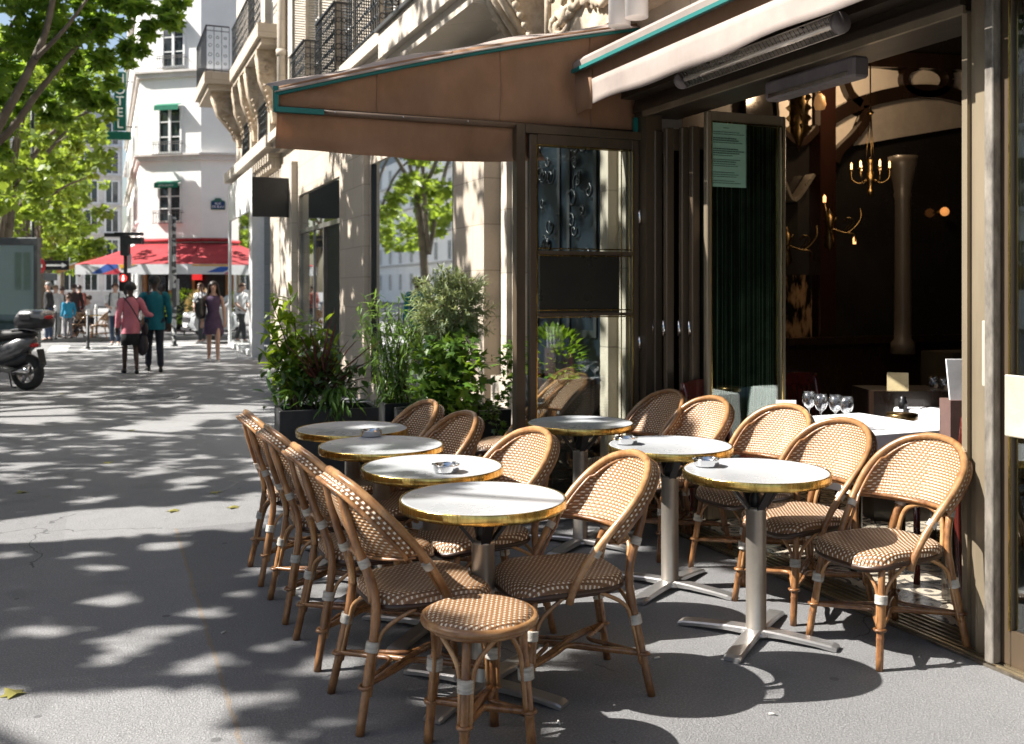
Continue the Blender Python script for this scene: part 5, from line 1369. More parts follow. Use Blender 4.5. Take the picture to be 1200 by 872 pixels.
# laurel-like shrub, left
base = at(350,480,7.45); st = []; lv = []
for (u,v,t) in ((318,352,7.3),(335,378,7.4),(322,400,7.5),(345,372,7.45),(308,376,7.4),(330,430,7.4),(352,420,7.5),(365,372,7.5),(380,380,7.6),(372,400,7.5),(395,405,7.5),(340,350,7.5),(312,420,7.35)):
    tip = at(u,v,t); mid = base.lerp(tip,.5)+jit(.05); st.append(([base+jit(.06),mid,tip],.009))
    hi = v < 410
    for k in range(30 if hi else 24):
        f = rp.uniform(.35,1.02); p = (base.lerp(mid,f*2) if f < .5 else mid.lerp(tip,(f-.5)*2)); d = (rdir(rp)+Vector((0,0,.25))).normalized()
        lv.append((p,d,rp.uniform(.10,.16),rp.uniform(.04,.058),'l'))
plant('laurel_shrub','tall loose shrub with bright green upper leaves in the left planter',base,st,lv,Lg)
lv = []; st = []; base = at(385,478,7.45)
for k in range(430):
    u = rp.gauss(368,30); v = rp.gauss(447,19); t = 7.45+rp.uniform(-.2,.22)
    if v > 482 or u < 308 or u > 432: continue
    lv.append((at(u,v,t),(rdir(rp)+Vector((0,0,-.1))).normalized(),rp.uniform(.07,.12),rp.uniform(.035,.05),'l'))
for k in range(14): st.append(([base+jit(.12)*1.0,at(rp.uniform(320,420),rp.uniform(420,450),7.45)],.006))
plant('glossy_shrub','mass of dark glossy leaves filling the left planter',base,st,lv,Ld)
base = at(378,462,7.4); lv = []
for (u,v) in ((445,387),(432,410),(420,428),(436,434),(350,378),(338,392),(395,370),(362,395),(402,398),(412,388),(384,365),(345,420),(450,440),(372,380),(390,402)):
    tip = at(u,v,7.3+rp.uniform(-.15,.15)); d = tip-base; lv.append((base+jit(.02),d,d.length*1.02,.024,'l'))
    lv.append((base+jit(.03),d+jit(.08),d.length*.8,.022,'l'))
plant('cordyline','dark red cordyline with sword leaves fanning from the left planter',base,[([base-Vector((0,0,.15)),base],.02)],lv,Lr)
base = at(392,455,7.3); lv = []
for (u,v) in ((384,497),(396,492),(408,480),(376,480),(415,468),(402,498),(388,484),(420,476)):
    e = at(u,v,7.15); 
    for k in range(9):
        f = k/8; p = base.lerp(e,f)+Vector((0,0,.06*math.sin(f*PI))); d = (e-base).normalized()+jit(.7); lv.append((p,d+Vector((0,0,-.4)),.10,.022,'l'))
plant('hanging_fern','bright narrow leaved plant drooping over the left planter edge',base,[],lv,Lf)
# bamboo
base = at(465,490,8.1); st = []; lv = []
for k in range(13):
    tip = at(rp.uniform(425,492),rp.uniform(350,385),8.1+rp.uniform(-.25,.25)); b2 = base+Vector((rp.uniform(-.1,.12),rp.uniform(-.1,.1),0)); st.append(([b2,b2.lerp(tip,.5)+jit(.03),tip],.007))
    for q in range(85):
        f = rp.uniform(.18,1.03); p = b2.lerp(tip,f)+jit(.07); lv.append((p,(jit(1)+Vector((0,0,-.35))).normalized(),rp.uniform(.08,.14),.017,'l'))
plant('bamboo','feathery green bamboo left of the olive tree',base,st,lv,Lb)
# olive globe
base = at(530,490,7.75); c = at(529,358,7.75); st = [([base,at(527,430,7.75),c],.02)]; lv = []
for k in range(16): st.append(([c-Vector((0,0,.22)),c+jit(.15),c+jit(.34)],.006))
tips = [c+Vector((d.x*.31,d.y*.30,d.z*.30))*rp.uniform(.6,1.12) for d in [rdir(rp) for _ in range(290)]]
for tp in tips:
    dd = (tp-c).normalized()+Vector((0,0,.35))
    for q in range(17):
        p = tp-dd*.11*rp.random()+jit(.012); lv.append((p,dd.normalized()*.8+jit(.75),rp.uniform(.045,.075),.014,'l'))
for tp in [at(rp.uniform(555,577),rp.uniform(345,390),7.7) for _ in range(12)]+[at(rp.uniform(478,500),rp.uniform(335,380),7.7) for _ in range(10)]:
    for q in range(12): lv.append((tp+jit(.04),jit(1),.05,.0105,'l'))
plant('olive_tree','small olive tree clipped to a grey green globe above the ivy',base,st,lv,Lo)
# ivy mass below the olive
base = at(525,488,7.6); st = []; lv = []
for k in range(850):
    u = rp.gauss(522,22); v = rp.gauss(440,26)
    if not (480 < u < 572 and 385 < v < 492): continue
    t = 7.6+rp.uniform(-.32,.2); lv.append((at(u,v,t),(jit(1)+Vector((-.1,-.3,-.5))).normalized(),rp.uniform(.06,.10),0,'i'))
for k in range(18): st.append(([base+jit(.1),at(rp.uniform(490,560),rp.uniform(410,470),7.45)],.005))
plant('ivy','dense dark ivy tumbling over the planter under the olive tree',base,st,lv,Li)
lv = []
for k in range(120):
    u, v = rp.choice(((515,425),(520,445),(548,445),(500,410),(535,470),(552,425))); lv.append((at(u+rp.gauss(0,9),v+rp.gauss(0,8),7.25+rp.uniform(-.08,.1)),(jit(1)+Vector((0,-.3,-.4))).normalized(),rp.uniform(.05,.09),0,'i'))
plant('young_ivy','bright yellow green ivy shoots over the darker ivy',at(525,480,7.4),[([at(525,485,7.45),at(520,440,7.3)],.006),([at(530,485,7.45),at(548,445,7.3)],.006)],lv,Ly)
# climbing strand by the door casing
base = at(590,505,7.4); lv = []; pth = smooth_path([base,at(572,480,7.3),at(590,465,7.3),at(600,440,7.35),at(592,418,7.35),at(602,405,7.35)],8)
for p in pth:
    for q in range(4): lv.append((p+jit(.05),jit(1)+Vector((0,0,-.3)),rp.uniform(.035,.065),0,'i'))
for k in range(60): lv.append((at(rp.gauss(592,10),rp.gauss(428,12),7.35),jit(1),rp.uniform(.02,.035),0,'i'))
plant('ivy','thin trailing ivy strand climbing beside the stone door casing',base,[([p for p in pth[::4]],.004)],lv,Li)
# things seen through the first glass leaf
pc4 = Vector((3.12,6.75,0)); planter(pc4,.3,.18,.86,R(88),'raised dark planter seen through the first glass leaf')
lv = []
for k in range(300): d = rdir(rp); lv.append((pc4+Vector((-.02+d.x*.16,d.y*.32,1.0+d.z*.20)),(d+Vector((0,0,.4))).normalized(),rp.uniform(.05,.09),.035,'l'))
plant('small_shrub','bright leafy shrub seen through the lower part of the first glass leaf',pc4+Vector((0,0,.8)),[([pc4+Vector((0,0,.8)),pc4+Vector((0,0,1.0))],.01)],lv,Ly)
place(cp, False, 'rattan chair standing behind the first glass leaf', (2.62,6.45,0), R(150), 'rattan bistro chairs around the terrace tables')
# ------------------------------------------------------------ far corner: hotel, cafe, street things
stucco = M('hotel_stucco', (.83,.82,.80), .85, var=.06, scale=.6, bump=.1)
stucco_trim = M('hotel_trim', (.62,.59,.56), .85, var=.1, scale=2)
green_aw = M('green_canvas', (.0,.16,.09), .8, var=.15)
H0 = [Vector((1.28,62,0)), Vector((1.28,40.5,0)), Vector((3.38,38.95,0)), Vector((16,36.0,0)), Vector((16,62,0))]
ho = thing('hotel_building','pale stucco hotel with chamfered corner, green window awnings and a cafe below','building',H0[1]); hb = H0[1]
def PH(m, name, mat, parent=None, **k): return m.build(name, mat, parent or ho, loc=-hb if parent is None else None, **k)
m = MB(); m.prism([(p.x,p.y) for p in H0], 3.3, 21, lambda a,b,h:(a,b,h)); PH(m,'wall',stucco)
def inset(pts, d):
    out = []
    for i, p in enumerate(pts):
        a = pts[i-1]; c = pts[(i+1) % len(pts)]; e1 = (p-a).normalized(); e2 = (c-p).normalized()
        n1 = Vector((e1.y,-e1.x,0)); n2 = Vector((e2.y,-e2.x,0)); n = (n1+n2); n = n/max(.3,n.dot(n1)); out.append(p-n*d)
    return out
ccw = [H0[1],H0[2],H0[3],H0[4],H0[0]]
for z0, z1, d in ((6.38,6.56,.12),(6.56,6.64,.2),(9.52,9.70,.12),(9.70,9.78,.2),(13.2,13.5,.25)):
    m = MB(); q = inset(ccw,-d); m.prism([(p.x,p.y) for p in q], z0, z1, lambda a,b,h:(a,b,h)); PH(m,'string_course',stucco_trim)
# faces as frames: origin, along, outward
def face(a, b): al = (b-a).normalized(); return a, al, Vector((al.y,-al.x,0)), (b-a).length
def fwin(fc, s, z0, z1, w, awn=True, rail=True, rows=3, simple=False):
    a, al, o, L = fc; c = a+al*s
    def Q(x, d, z): p = c+al*x+o*d-hb; return (p.x,p.y,z)
    def bx(m, x0,x1,d0,d1,z0_,z1_):
        m.add([Q(x,d,z) for z in (z0_,z1_) for d in (d1,d0) for x in (x0,x1)], [(0,2,3,1),(4,5,7,6),(0,1,5,4),(2,6,7,3),(0,4,6,2),(1,3,7,5)], False)
    m = MB(); bx(m,-w/2,w/2,0,.006,z0,z1); wn_ = PH(m,'window',window_m); 
    m = MB(); wn_.location = (0,0,0)
    t = .06
    bx(m,-w/2-.02,-w/2+t,.007,.05,z0,z1); bx(m,w/2-t,w/2+.02,.007,.05,z0,z1); bx(m,-w/2+t,w/2-t,.007,.05,z1-t,z1+.02); bx(m,-.05,.05,.007,.055,z0,z1-t)
    for i in range(1,rows): zz = z0+(z1-z0)*i/rows; bx(m,-w/2+t,w/2-t,.007,.035,zz-.02,zz+.02)
    bx(m,-w/2-.05,w/2+.05,.007,.12,z0-.1,z0); m.build('frame',white_paint,wn_)
    if awn:
        m = MB(); v = [Q(x,d,z) for x in (-w/2-.02,w/2+.02) for d,z in ((.03,z1+.12),(.28,z1+.02),(.28,z1-.16))]
        m.add(v,[(0,1,4,3),(1,2,5,4)],False); q = m.build('window_awning',green_aw,wn_,solid=.01)
        if awn == 'txt':
            text_mesh('lettering','HOTEL DE BUCI',.09,white_paint,q,Q(0,.30,z1-.075),(R(90),0,math.atan2(al.y,al.x)),depth=.002)
    if rail:
        m = MB(); n = int(w/.11)
        for i in range(n+3):
            x = -w/2-.1+(w+.2)*i/(n+2); p = Vector(Q(x,.2,z0-.1)); m.bar(p,p+Vector((0,0,.42)),.018,.018)
        for zz in (-.08,.3,.38): m.bar(Q(-w/2-.15,.2,z0+zz-.02),Q(w/2+.15,.2,z0+zz-.02),.025,.02)
        for x in (-w/2-.1,w/2+.1): m.bar(Q(x,.02,z0+.3),Q(x,.2,z0+.3),.02,.02)
        m.build('window_railing',M('iron_grey',(.12,.11,.10),.6),wn_)
fA = face(H0[1],H0[2]); fB = face(H0[2],H0[3]); fC = face(H0[0],H0[1])
sA = fA[3]*.50
fwin(fA,sA,4.12,5.50,.98,'txt'); fwin(fA,sA,6.72,8.42,.98,True); fwin(fA,sA+.15,9.95,11.6,.95,True); fwin(fA,sA,13.9,15.6,.95,True)
for s in (3.0,6.0,9.0):
    for z0,z1 in ((4.12,5.5),(6.72,8.42),(9.95,11.6)): fwin(fB,s,z0,z1,.98,True)
for s in range(2,21,2):
    for z0,z1 in ((4.2,5.6),(6.8,8.6),(9.95,11.7),(14,15.6)): fwin(fC,s+.3,z0,z1,.8,False,False)
# street name plaque
a, al, o, L = fB; pq = a+al*.62+o*.03
sp_ = thing('street_plaque','small dark blue street name plaque on the pale corner wall','plaque',(pq.x,pq.y,4.72),math.atan2(al.y,al.x))
blue = M('enamel_blue',(.02,.05,.16),.25); 
m = MB(); poly = [(-.26,-.2),(.26,-.2),(.26,.12),(.14,.16),(.1,.23),(-.1,.23),(-.14,.16),(-.26,.12)]
m.prism(poly,-.0,.02,lambda x,z,h:(x,-h,z)); m.build('plate',M('enamel_green',(.03,.12,.09),.3),sp_)
m = MB(); m.prism([(-.23,-.17),(.23,-.17),(.23,.10),(-.23,.10)],.0205,.026,lambda x,z,h:(x,-h,z)); m.build('name_field',blue,sp_)
text_mesh('lettering','RUE\nDE BUCI',.115,white_paint,sp_,(0,-.03,-.035),(R(90),0,0),depth=.002)
# HOTEL blade sign
hs_ = thing('hotel_sign','tall vertical green sign with white letters spelling HOTEL','sign',(.62,42.6,8.9),R(-14))
gs = M('sign_green',(.0,.075,.05),.4,var=.1)
m = MB(); m.rbox(-.23,.23,-.08,.08,-1.05,1.28,.02); m.build('panel',gs,hs_); m = MB(); m.rbox(-.5,.42,-.09,.09,-1.42,-1.10,.02); m.build('lower_panel',gs,hs_)
for i, c in enumerate('HOTEL'): text_mesh('letter',c,.52,M('letter_cream',(.75,.73,.66),.5),hs_,(0,-.085,1.0-.45*i),(R(90),0,0),depth=.008)
m = MB(); m.bar((.23,0,.9),(.72,0,.9),.03,.03); m.bar((.23,0,-.9),(.72,0,-.9),.03,.03); m.build('bracket',blackmetal,hs_)
# -------- cafe under the hotel: dark front, red awning
cf = thing('corner_cafe','corner cafe with wide red awning and dark front under the hotel','cafe',(2.5,39,0)); cb_ = Vector((2.5,39,0))
def PC(m,name,mat,**k): return m.build(name,mat,cf,loc=-cb_,**k)
ins = inset(ccw,.6)
cafe_dark = M('cafe_dark',(.018,.015,.013),.4,var=.4,scale=2)
m = MB(); m.prism([(p.x,p.y) for p in ins],0,3.3,lambda a,b,h:(a,b,h)); PC(m,'inner_wall',cafe_dark)
def along(fc, s, d, z): a, al, o, L = fc; p = a+al*s+o*d; return Vector((p.x,p.y,z))
orange = M('orange_paint',(.50,.22,.05),.5); cream = M('cream_stone',(.52,.47,.42),.8,var=.2)
for fc, ss, mat_, wd in ((fA,(.05,1.1,2.1),orange,.09),(fB,(.9,2.0,3.4,4.8,7.0),orange,.09),(fC,(20.2,19,17.5,16),orange,.1)):
    for s in ss: m = MB(); m.bar(along(fc,s,-.3,0),along(fc,s,-.3,3.28),wd,wd); PC(m,'post',mat_)
m = MB(); m.obox(along(fB,1.45,-.28,1.1),fB[1]*.35,fB[2]*.1,(0,0,1.5)); PC(m,'stone_pier',cream)
m = MB(); m.obox(along(fA,1.6,-.35,1.3),fA[1]*.45,fA[2]*.02,(0,0,.9)); PC(m,'chalk_board',M('chalk_board',(.03,.04,.05),.5,var=.5,scale=9))
m = MB(); m.obox(along(fA,.5,-.35,1.4),fA[1]*.4,fA[2]*.02,(0,0,1.1)); PC(m,'glass_front',window_m)
for s in (2.7,4.1,5.9): m = MB(); m.obox(along(fB,s,-.4,1.4),fB[1]*.55,fB[2]*.02,(0,0,1.2)); PC(m,'glass_front',window_m)
for s in (1.5,3.6,5.6): m = MB(); m.obox(along(fC,21.5-s,-.3,1.5),fC[1]*.8,fC[2]*.03,(0,0,1.3)); PC(m,'glass_front',window_m)
m = MB(); m.obox(along(fA,2.32,-.2,2.0),fA[1]*.18,fA[2]*.06,(0,0,.12)); PC(m,'neon_sign',M('neon_red',(1,.1,.1),.5,emit=(1,.03,.03),es=.25))
red = M('red_canvas',(.42,.035,.045),.8,var=.15,scale=1.5,bump=.15,bscale=5,trans=.2); vwhite = M('valance_white',(.62,.63,.66),.8,var=.05)
inn = [Vector((1.28,48,3.28)),Vector((1.28,40.5,3.28)),Vector((3.38,38.95,3.28)),Vector((16,36.0,3.28))]
out = [Vector((-.95,48,2.42)),Vector((-.95,39.25,2.42)),Vector((2.75,36.8,2.42)),Vector((16,33.6,2.42))]
m = MB(); 
for i in range(3):
    n = 16 
    vs = []
    for j in range(n+1):
        a = inn[i].lerp(inn[i+1],j/n); b = out[i].lerp(out[i+1],j/n)
        for k in range(5): p = a.lerp(b,k/4); p.z -= .06*math.sin(PI*k/4); vs.append(p)
    m.add(vs,[(5*j+k,5*j+k+1,5*j+6+k,5*j+5+k) for j in range(n) for k in range(4)],True)
PC(m,'awning_canopy',red,solid=.02)
m = MB()
for i in range(3): m.tube([inn[i]+Vector((0,-.08,.1)),inn[i+1]+Vector((0,-.08,.1))],.07,8)
PC(m,'awning_roller',red)
m = MB(); Vn = Vector((0,0,-.36))
for i in range(3): m.add([out[i],out[i+1],out[i+1]+Vn,out[i]+Vn],[(0,1,2,3)],False)
PC(m,'valance',vwhite,solid=.012)
blue_c = M('valance_blue',(.03,.10,.42),.8); red_c = M('valance_red',(.55,.03,.06),.8); yel_c = M('valance_yellow',(.70,.36,.02),.8)
def vpatch(i, s0, polys):
    a = out[i]; d = (out[i+1]-out[i]).normalized(); o = Vector((d.y,-d.x,0))
    for mat_, pl_ in polys:
        m = MB(); m.prism(pl_,.010,.022,lambda x,z,h: a+d*(s0+x)+o*h+Vector((0,0,-.36+z*.36))); PC(m,'painted_shape',mat_)
vpatch(1,.15,[(blue_c,[(.5,.1),(1.1,1),(1.55,1),(1.55,.65),(.9,.08)]),(red_c,[(.95,.03),(1.55,.6),(1.75,.03)]),(yel_c,[(1.6,.98),(2.3,.98),(1.66,.55)])])
vpatch(2,.1,[(yel_c,[(.05,.82),(3.0,.82),(3.0,.95),(.05,.95)]),(blue_c,[(.55,.2),(1.0,.75),(1.5,.75),(1.1,.2)]),(red_c,[(1.12,.05),(1.5,.55),(1.75,.05)]),(yel_c,[(1.6,.6),(2.3,.8),(1.7,.3)])])
# yellow side awning
m = MB(); m.add([(-.3,48,3.0),(-1.9,48,2.35),(-2.2,56,2.35),(-.3,56,3.0)],[(0,1,2,3)],False); m.add([(-1.9,47.9,2.35),(-2.2,56,2.35),(-2.2,56,2.1),(-1.9,47.9,2.1)],[(0,1,2,3)],False)
tag(m.build('yellow_awning',M('yellow_canvas',(.50,.28,.02),.8,var=.2,trans=.2),solid=.015),'ochre yellow awning beyond the left end of the red one','awning')
# farther buildings
def block(name_lab, x0,x1,y0,y1,h,mat_,faces,nw,floors,roof=True):
    b = thing('apartment_building',name_lab,'building',(x0,y0,0)); bo = Vector((x0,y0,0))
    m = MB(); m.box(x0,x1,y0,y1,0,h); m.build('wall',mat_,b,loc=-bo)
    if roof: m = MB(); m.prism([(y0-.2,h+.002),(y1+.2,h+.002),(y1-1.5,h+2.6),(y0+1.5,h+2.6)],x0+.3,x1-.3,lambda a,z,hh:(hh,a,z)); m.build('roof',M('zinc_roof',(.22,.24,.27),.5,.3),b,loc=-bo)
    fh = (h-1)/floors
    for fx in faces:
        for f in range(floors):
            z0 = 1.0+f*fh+.5
            for i in range(nw):
                if fx in 'lr':
                    X = x0 if fx == 'l' else x1; s = -1 if fx == 'l' else 1; y = y0+(y1-y0)*(i+.5)/nw
                    m = MB(); m.box(min(X,X+s*.01),max(X,X+s*.01),y-.55,y+.55,z0,z0+1.9); w_ = m.build('window',window_m,b,loc=-bo)
                    m = MB(); xs = (min(X+s*.012,X+s*.06),max(X+s*.012,X+s*.06)); 
                    for (a1,a2,b1,b2) in ((y-.62,y-.5,z0,z0+1.9),(y+.5,y+.62,z0,z0+1.9),(y-.04,y+.04,z0,z0+1.9),(y-.62,y+.62,z0+1.9,z0+2.0),(y-.8,y+.8,z0-.12,z0)): m.box(xs[0],xs[1],a1,a2,b1,b2)
                    m.build('frame',white_paint,w_)
                else:
                    Y = y0; x = x0+(x1-x0)*(i+.5)/nw
                    m = MB(); m.box(x-.55,x+.55,Y-.01,Y,z0,z0+1.9); w_ = m.build('window',window_m,b,loc=-bo)
                    m = MB()
                    for (a1,a2,b1,b2) in ((x-.62,x-.5,z0,z0+1.9),(x+.5,x+.62,z0,z0+1.9),(x-.04,x+.04,z0,z0+1.9),(x-.62,x+.62,z0+1.9,z0+2.0),(x-.8,x+.8,z0-.12,z0)): m.box(a1,a2,Y-.06,Y-.012,b1,b2)
                    m.build('frame',white_paint,w_)
        for f in range(1,floors):
            z0 = 1.0+f*fh+.2
            m = MB()
            if fx == 'l': m.box(x0-.35,x0-.001,y0,y1,z0,z0+.14)
            elif fx == 'r': m.box(x1+.001,x1+.35,y0,y1,z0,z0+.14)
            else: m.box(x0,x1,y0-.35,y0-.001,z0,z0+.14)
            m.build('cornice',stucco_trim,b,loc=-bo)
block('white building continuing the street beyond the hotel',1.9,10,66,92,13.5,stucco,'lf',6,5)
block('distant pale block closing the street behind the plane trees',-9,1.6,98,108,17,stucco_trim,'f',6,6)
block('pale apartment block across the boulevard, its windows mirrored in the shop glass',-36,-26,-8,30,17,stucco,'r',11,5)
block('third pale apartment block far up the boulevard, mirrored in the shop window',-36,-26,76,140,17,stucco,'r',14,5)
block('second pale apartment block across the boulevard',-36,-26,32,72,18,stucco_trim,'r',11,5)
# -------- bollards, poles, signals
pole_m = M('pole_dark',(.03,.032,.035),.5,.3,var=.3)
def bollard(u, v, lab):
    t = 1750/(v-340); b = thing('bollard',lab,'bollard',W(u,t),0,'slim bollards at the crossing'); m = MB(); m.lathe([(.0,0),(.055,.0),(.055,.05),(.038,.07),(.036,.86),(.0,.862)],14); m.build('post',pole_m,b)
    m = MB(); m.lathe([(.0,.863),(.04,.864),(.05,.90),(.05,.99),(.03,1.03),(0,1.035)],14); m.build('head',white_paint,b)
bollard(103,409,'bollard standing alone nearest the crossing, left of the woman in pink'); bollard(65,398,'bollard at left beside the man in black'); bollard(113,394,'bollard close to the cafe chairs')
# traffic signal with lit red man
c = W(147,27.5); tr_ = thing('traffic_signal','pedestrian signal with lit red man on a dark pole','traffic light',c,R(-22))
m = MB(); m.tube([(0,0,0),(0,0,3.0)],[.06,.045],10); m.build('pole',pole_m,tr_)
m = MB(); m.rbox(-.13,.13,-.14,.1,1.47,1.98,.02); h_ = m.build('signal_housing',black_paint,tr_)
m = MB(); m.lathe([(0,.0),(.10,.0),(.105,.012),(0,.013)],18,c=(0,-.15,1.83),ax=Matrix.Rotation(PI/2,3,'X')); m.build('red_lens',M('lens_dark_red',(.4,.02,.02),.3,emit=(1,.04,.03),es=.6),h_)
m = MB(); m.ico((0,-.168,1.885),.018,8,6); m.rbox(-.022,.022,-.175,-.165,1.79,1.862,.004); m.bar((-.012,-.17,1.79),(-.012,-.17,1.755),.014,.008); m.bar((.012,-.17,1.79),(.012,-.17,1.755),.014,.008); m.build('red_man',M('lens_glow',(1,.8,.8),.3,emit=(1,.6,.55),es=2.5),h_)
m = MB(); m.rbox(-.11,.11,-.12,.1,2.45,3.0,.02); m.obox((.28,0,2.86),(.2,0,0),(0,.11,0),(0,0,.09)); m.obox((-.28,0,3.02),(.26,0,0),(0,.12,0),(0,0,.05)); m.obox((.1,0,3.05),(.36,0,0),(0,.12,0),(0,0,.04)); m.build('vehicle_signal',pole_m,tr_)
m = MB(); m.rbox(.06,.16,-.02,.02,2.1,2.5,.01); m.build('sign_plate',M('plate_grey',(.45,.45,.5),.5),tr_)
# stickered lamp pole
c = W(204,26.6); lp = thing('street_pole','tall slim pole covered with stickers beside the couple','pole',c)
stk, sn = nt('stickered_pole'); o_ = N(sn,'ShaderNodeOutputMaterial'); p_ = N(sn,'ShaderNodeBsdfPrincipled',Roughness=.5); tc = N(sn,'ShaderNodeTexCoord'); mp = N(sn,'ShaderNodeMapping'); mp.inputs['Scale'].default_value=(3,3,7); sn.links.new(tc.outputs['Object'],mp.inputs[0]); vo = N(sn,'ShaderNodeTexVoronoi',Scale=1.5); sn.links.new(mp.outputs[0],vo.inputs[0])
sx_ = N(sn,'ShaderNodeSeparateColor'); sn.links.new(vo.outputs[1],sx_.inputs[0]); sn.links.new(mixc(sn,math_(sn,'GREATER_THAN',sx_.outputs[0],.55),(.06,.06,.06),(.5,.5,.48)),p_.inputs['Base Color']); sn.links.new(p_.outputs[0],o_.inputs[0])
m = MB(); m.tube([(0,0,0),(0,0,.05),(0,0,.06),(0,0,2.0),(0,0,3.45)],[.1,.1,.065,.06,.05],12); m.build('shaft',stk,lp)
m = MB(); m.rbox(-.14,-.06,-.05,.05,1.5,3.5,.01); m.build('cable_box',M('box_grey',(.35,.35,.35),.5),lp)
m = MB(); m.rbox(.05,.13,-.06,.02,1.1,1.8,.01); m.build('push_box',M('box_grey',(.35,.35,.35),.5),lp)
# lamp column between the trees
c = W(38,33); l_ = thing('lamp_column','dark lamp column standing among the plane trees','lamp post',c); m = MB(); m.tube([(0,0,0),(0,0,1.2),(0,0,1.25),(0,0,9)],[.12,.11,.07,.05],12); m.build('column',pole_m,l_); m = MB(); m.bar((0,0,8.9),(.9,-.4,9.1),.06,.06); m.build('arm',pole_m,l_)
# road signs
c = W(47,31); rs_ = thing('road_signs','red no entry disc and black one-way arrow plate on a slim pole','sign',c,R(-22))
m = MB(); m.tube([(0,0,0),(0,0,2.6)],.03,8); m.build('pole',pole_m,rs_)
rot = Matrix.Rotation(PI/2,3,'X')
m = MB(); m.lathe([(0,0),(.28,0),(.28,.015),(0,.016)],24,c=(-.08,-.05,2.25),ax=rot); d_ = m.build('red_disc',M('sign_red',(.5,.02,.03),.4),rs_); m = MB(); m.box(-.26,.10,-.072,-.067,2.2,2.3); m.build('white_bar',white_paint,d_)
m = MB(); m.rbox(.15,.92,-.06,-.03,2.12,2.42,.01); d_ = m.build('arrow_plate',black_paint,rs_)
m = MB(); m.add([(.22,-.064,2.24),(.7,-.064,2.24),(.7,-.064,2.19),(.86,-.064,2.27),(.7,-.064,2.35),(.7,-.064,2.30),(.22,-.064,2.30)],[(0,1,5,6),(2,3,4)],False); m.build('white_arrow',white_paint,d_,solid=.004)
m = MB(); m.rbox(.12,.55,-.06,-.03,1.8,2.02,.01); m.build('small_plate',M('plate_dark',(.08,.09,.1),.5),rs_)
# advertising / map cabinet
c = W(-2,20.5); ac = thing('map_cabinet','glazed map cabinet with pale green city map behind the scooter','display case',c,R(-22)); fr_ = M('cabinet_frame',(.11,.12,.12),.4,.4)
m = MB(); m.rbox(-.95,.85,-.1,.1,2.42,2.58,.02); m.rbox(-.95,-.87,-.09,.09,.32,2.42,.01); m.rbox(.76,.84,-.09,.09,.32,2.42,.01); m.rbox(-.87,.76,-.09,.09,.32,.42,.01); m.rbox(-.6,-.45,-.07,.07,0,.32,.01); m.rbox(.35,.5,-.07,.07,0,.32,.01); m.build('frame',fr_,ac)
mpm, mn = nt('map_print'); o_ = N(mn,'ShaderNodeOutputMaterial'); p_ = N(mn,'ShaderNodeBsdfPrincipled',Roughness=.5); tc = N(mn,'ShaderNodeTexCoord'); vo = N(mn,'ShaderNodeTexVoronoi',Scale=4.0); vo.feature = 'DISTANCE_TO_EDGE'; n1 = N(mn,'ShaderNodeTexNoise',Scale=1.5)
mn.links.new(tc.outputs['Object'],vo.inputs[0]); mn.links.new(tc.outputs['Object'],n1.inputs[0]); cc = mixc(mn,n1.outputs[0],(.70,.80,.72),(.90,.90,.84)); cc = mixc(mn,math_(mn,'LESS_THAN',vo.outputs[0],.04),cc,(.85,.86,.84)); mn.links.new(cc,p_.inputs['Base Color']); mn.links.new(p_.outputs[0],o_.inputs[0])
m = MB(); m.box(-.87,.76,-.02,.02,1.0,2.42); m.build('map_panel',mpm,ac); m = MB(); m.box(-.87,.76,-.02,.02,.42,.998); m.build('lower_panel',M('cab_lower',(.25,.31,.29),.5,var=.3),ac)
m = MB(); m.box(-.87,.76,-.065,-.058,.42,2.42); m.build('glass',glassmat('cab_glass',(.85,.9,.88),.06),ac)
# -------- scooter
black_pl = M('scooter_black',(.015,.015,.017),.35,var=.2); silver = M('scooter_silver',(.25,.25,.26),.3,.5,coat=.3); tyre = M('tyre_rubber',(.02,.02,.02),.85)
sc_t = thing('parked_scooter','grey and black motor scooter with top box parked at the left edge','scooter',W(14,15.0)); sc_t.rotation_euler = (0,0,R(143))
def loft(m, secs, n=12, e=.75):
    """closed lofted body; secs = (x, zc, half_w, half_h)"""
    vs = []
    for x, zc, hw, hh in secs:
        for j in range(n):
            q = 2*PI*j/n; c, s = math.cos(q), math.sin(q); vs.append((x, hw*math.copysign(abs(c)**e,c), zc+hh*math.copysign(abs(s)**e,s)))
    m.add(vs,[(i*n+j,i*n+(j+1) % n,(i+1)*n+(j+1) % n,(i+1)*n+j) for i in range(len(secs)-1) for j in range(n)]+[tuple(range(n-1,-1,-1)),tuple(range((len(secs)-1)*n,len(secs)*n))],True)
def wheel(parent, x, y, r, wd, name='wheel'):
    m = MB(); prof = [(r*.62,-wd/2),(r*.9,-wd/2),(r,-wd*.25),(r,wd*.25),(r*.9,wd/2),(r*.62,wd/2)]
    m.lathe(prof,24,c=(x,y,r),cap=False,ax=Matrix.Rotation(PI/2,3,'X')); w_ = m.build(name,tyre,parent)
    m = MB(); m.lathe([(0,-wd*.3),(r*.2,-wd*.35),(r*.2,wd*.35),(0,wd*.3)],12,c=(x,y,r),cap=False,ax=Matrix.Rotation(PI/2,3,'X')); m.lathe([(r*.58,-wd*.4),(r*.64,-wd*.4),(r*.64,wd*.4),(r*.58,wd*.4),(r*.58,-wd*.4)],24,c=(x,y,r),cap=False,ax=Matrix.Rotation(PI/2,3,'X'))
    for k in range(6): a = k*PI/3; m.bar((x+r*.15*math.cos(a),y,r+r*.15*math.sin(a)),(x+r*.6*math.cos(a),y,r+r*.6*math.sin(a)),.03,wd*.3,(0,1,0))
    m.build('rim',silver,w_)
wheel(sc_t,-.28,0,.27,.13); wheel(sc_t,1.1,0,.28,.12)
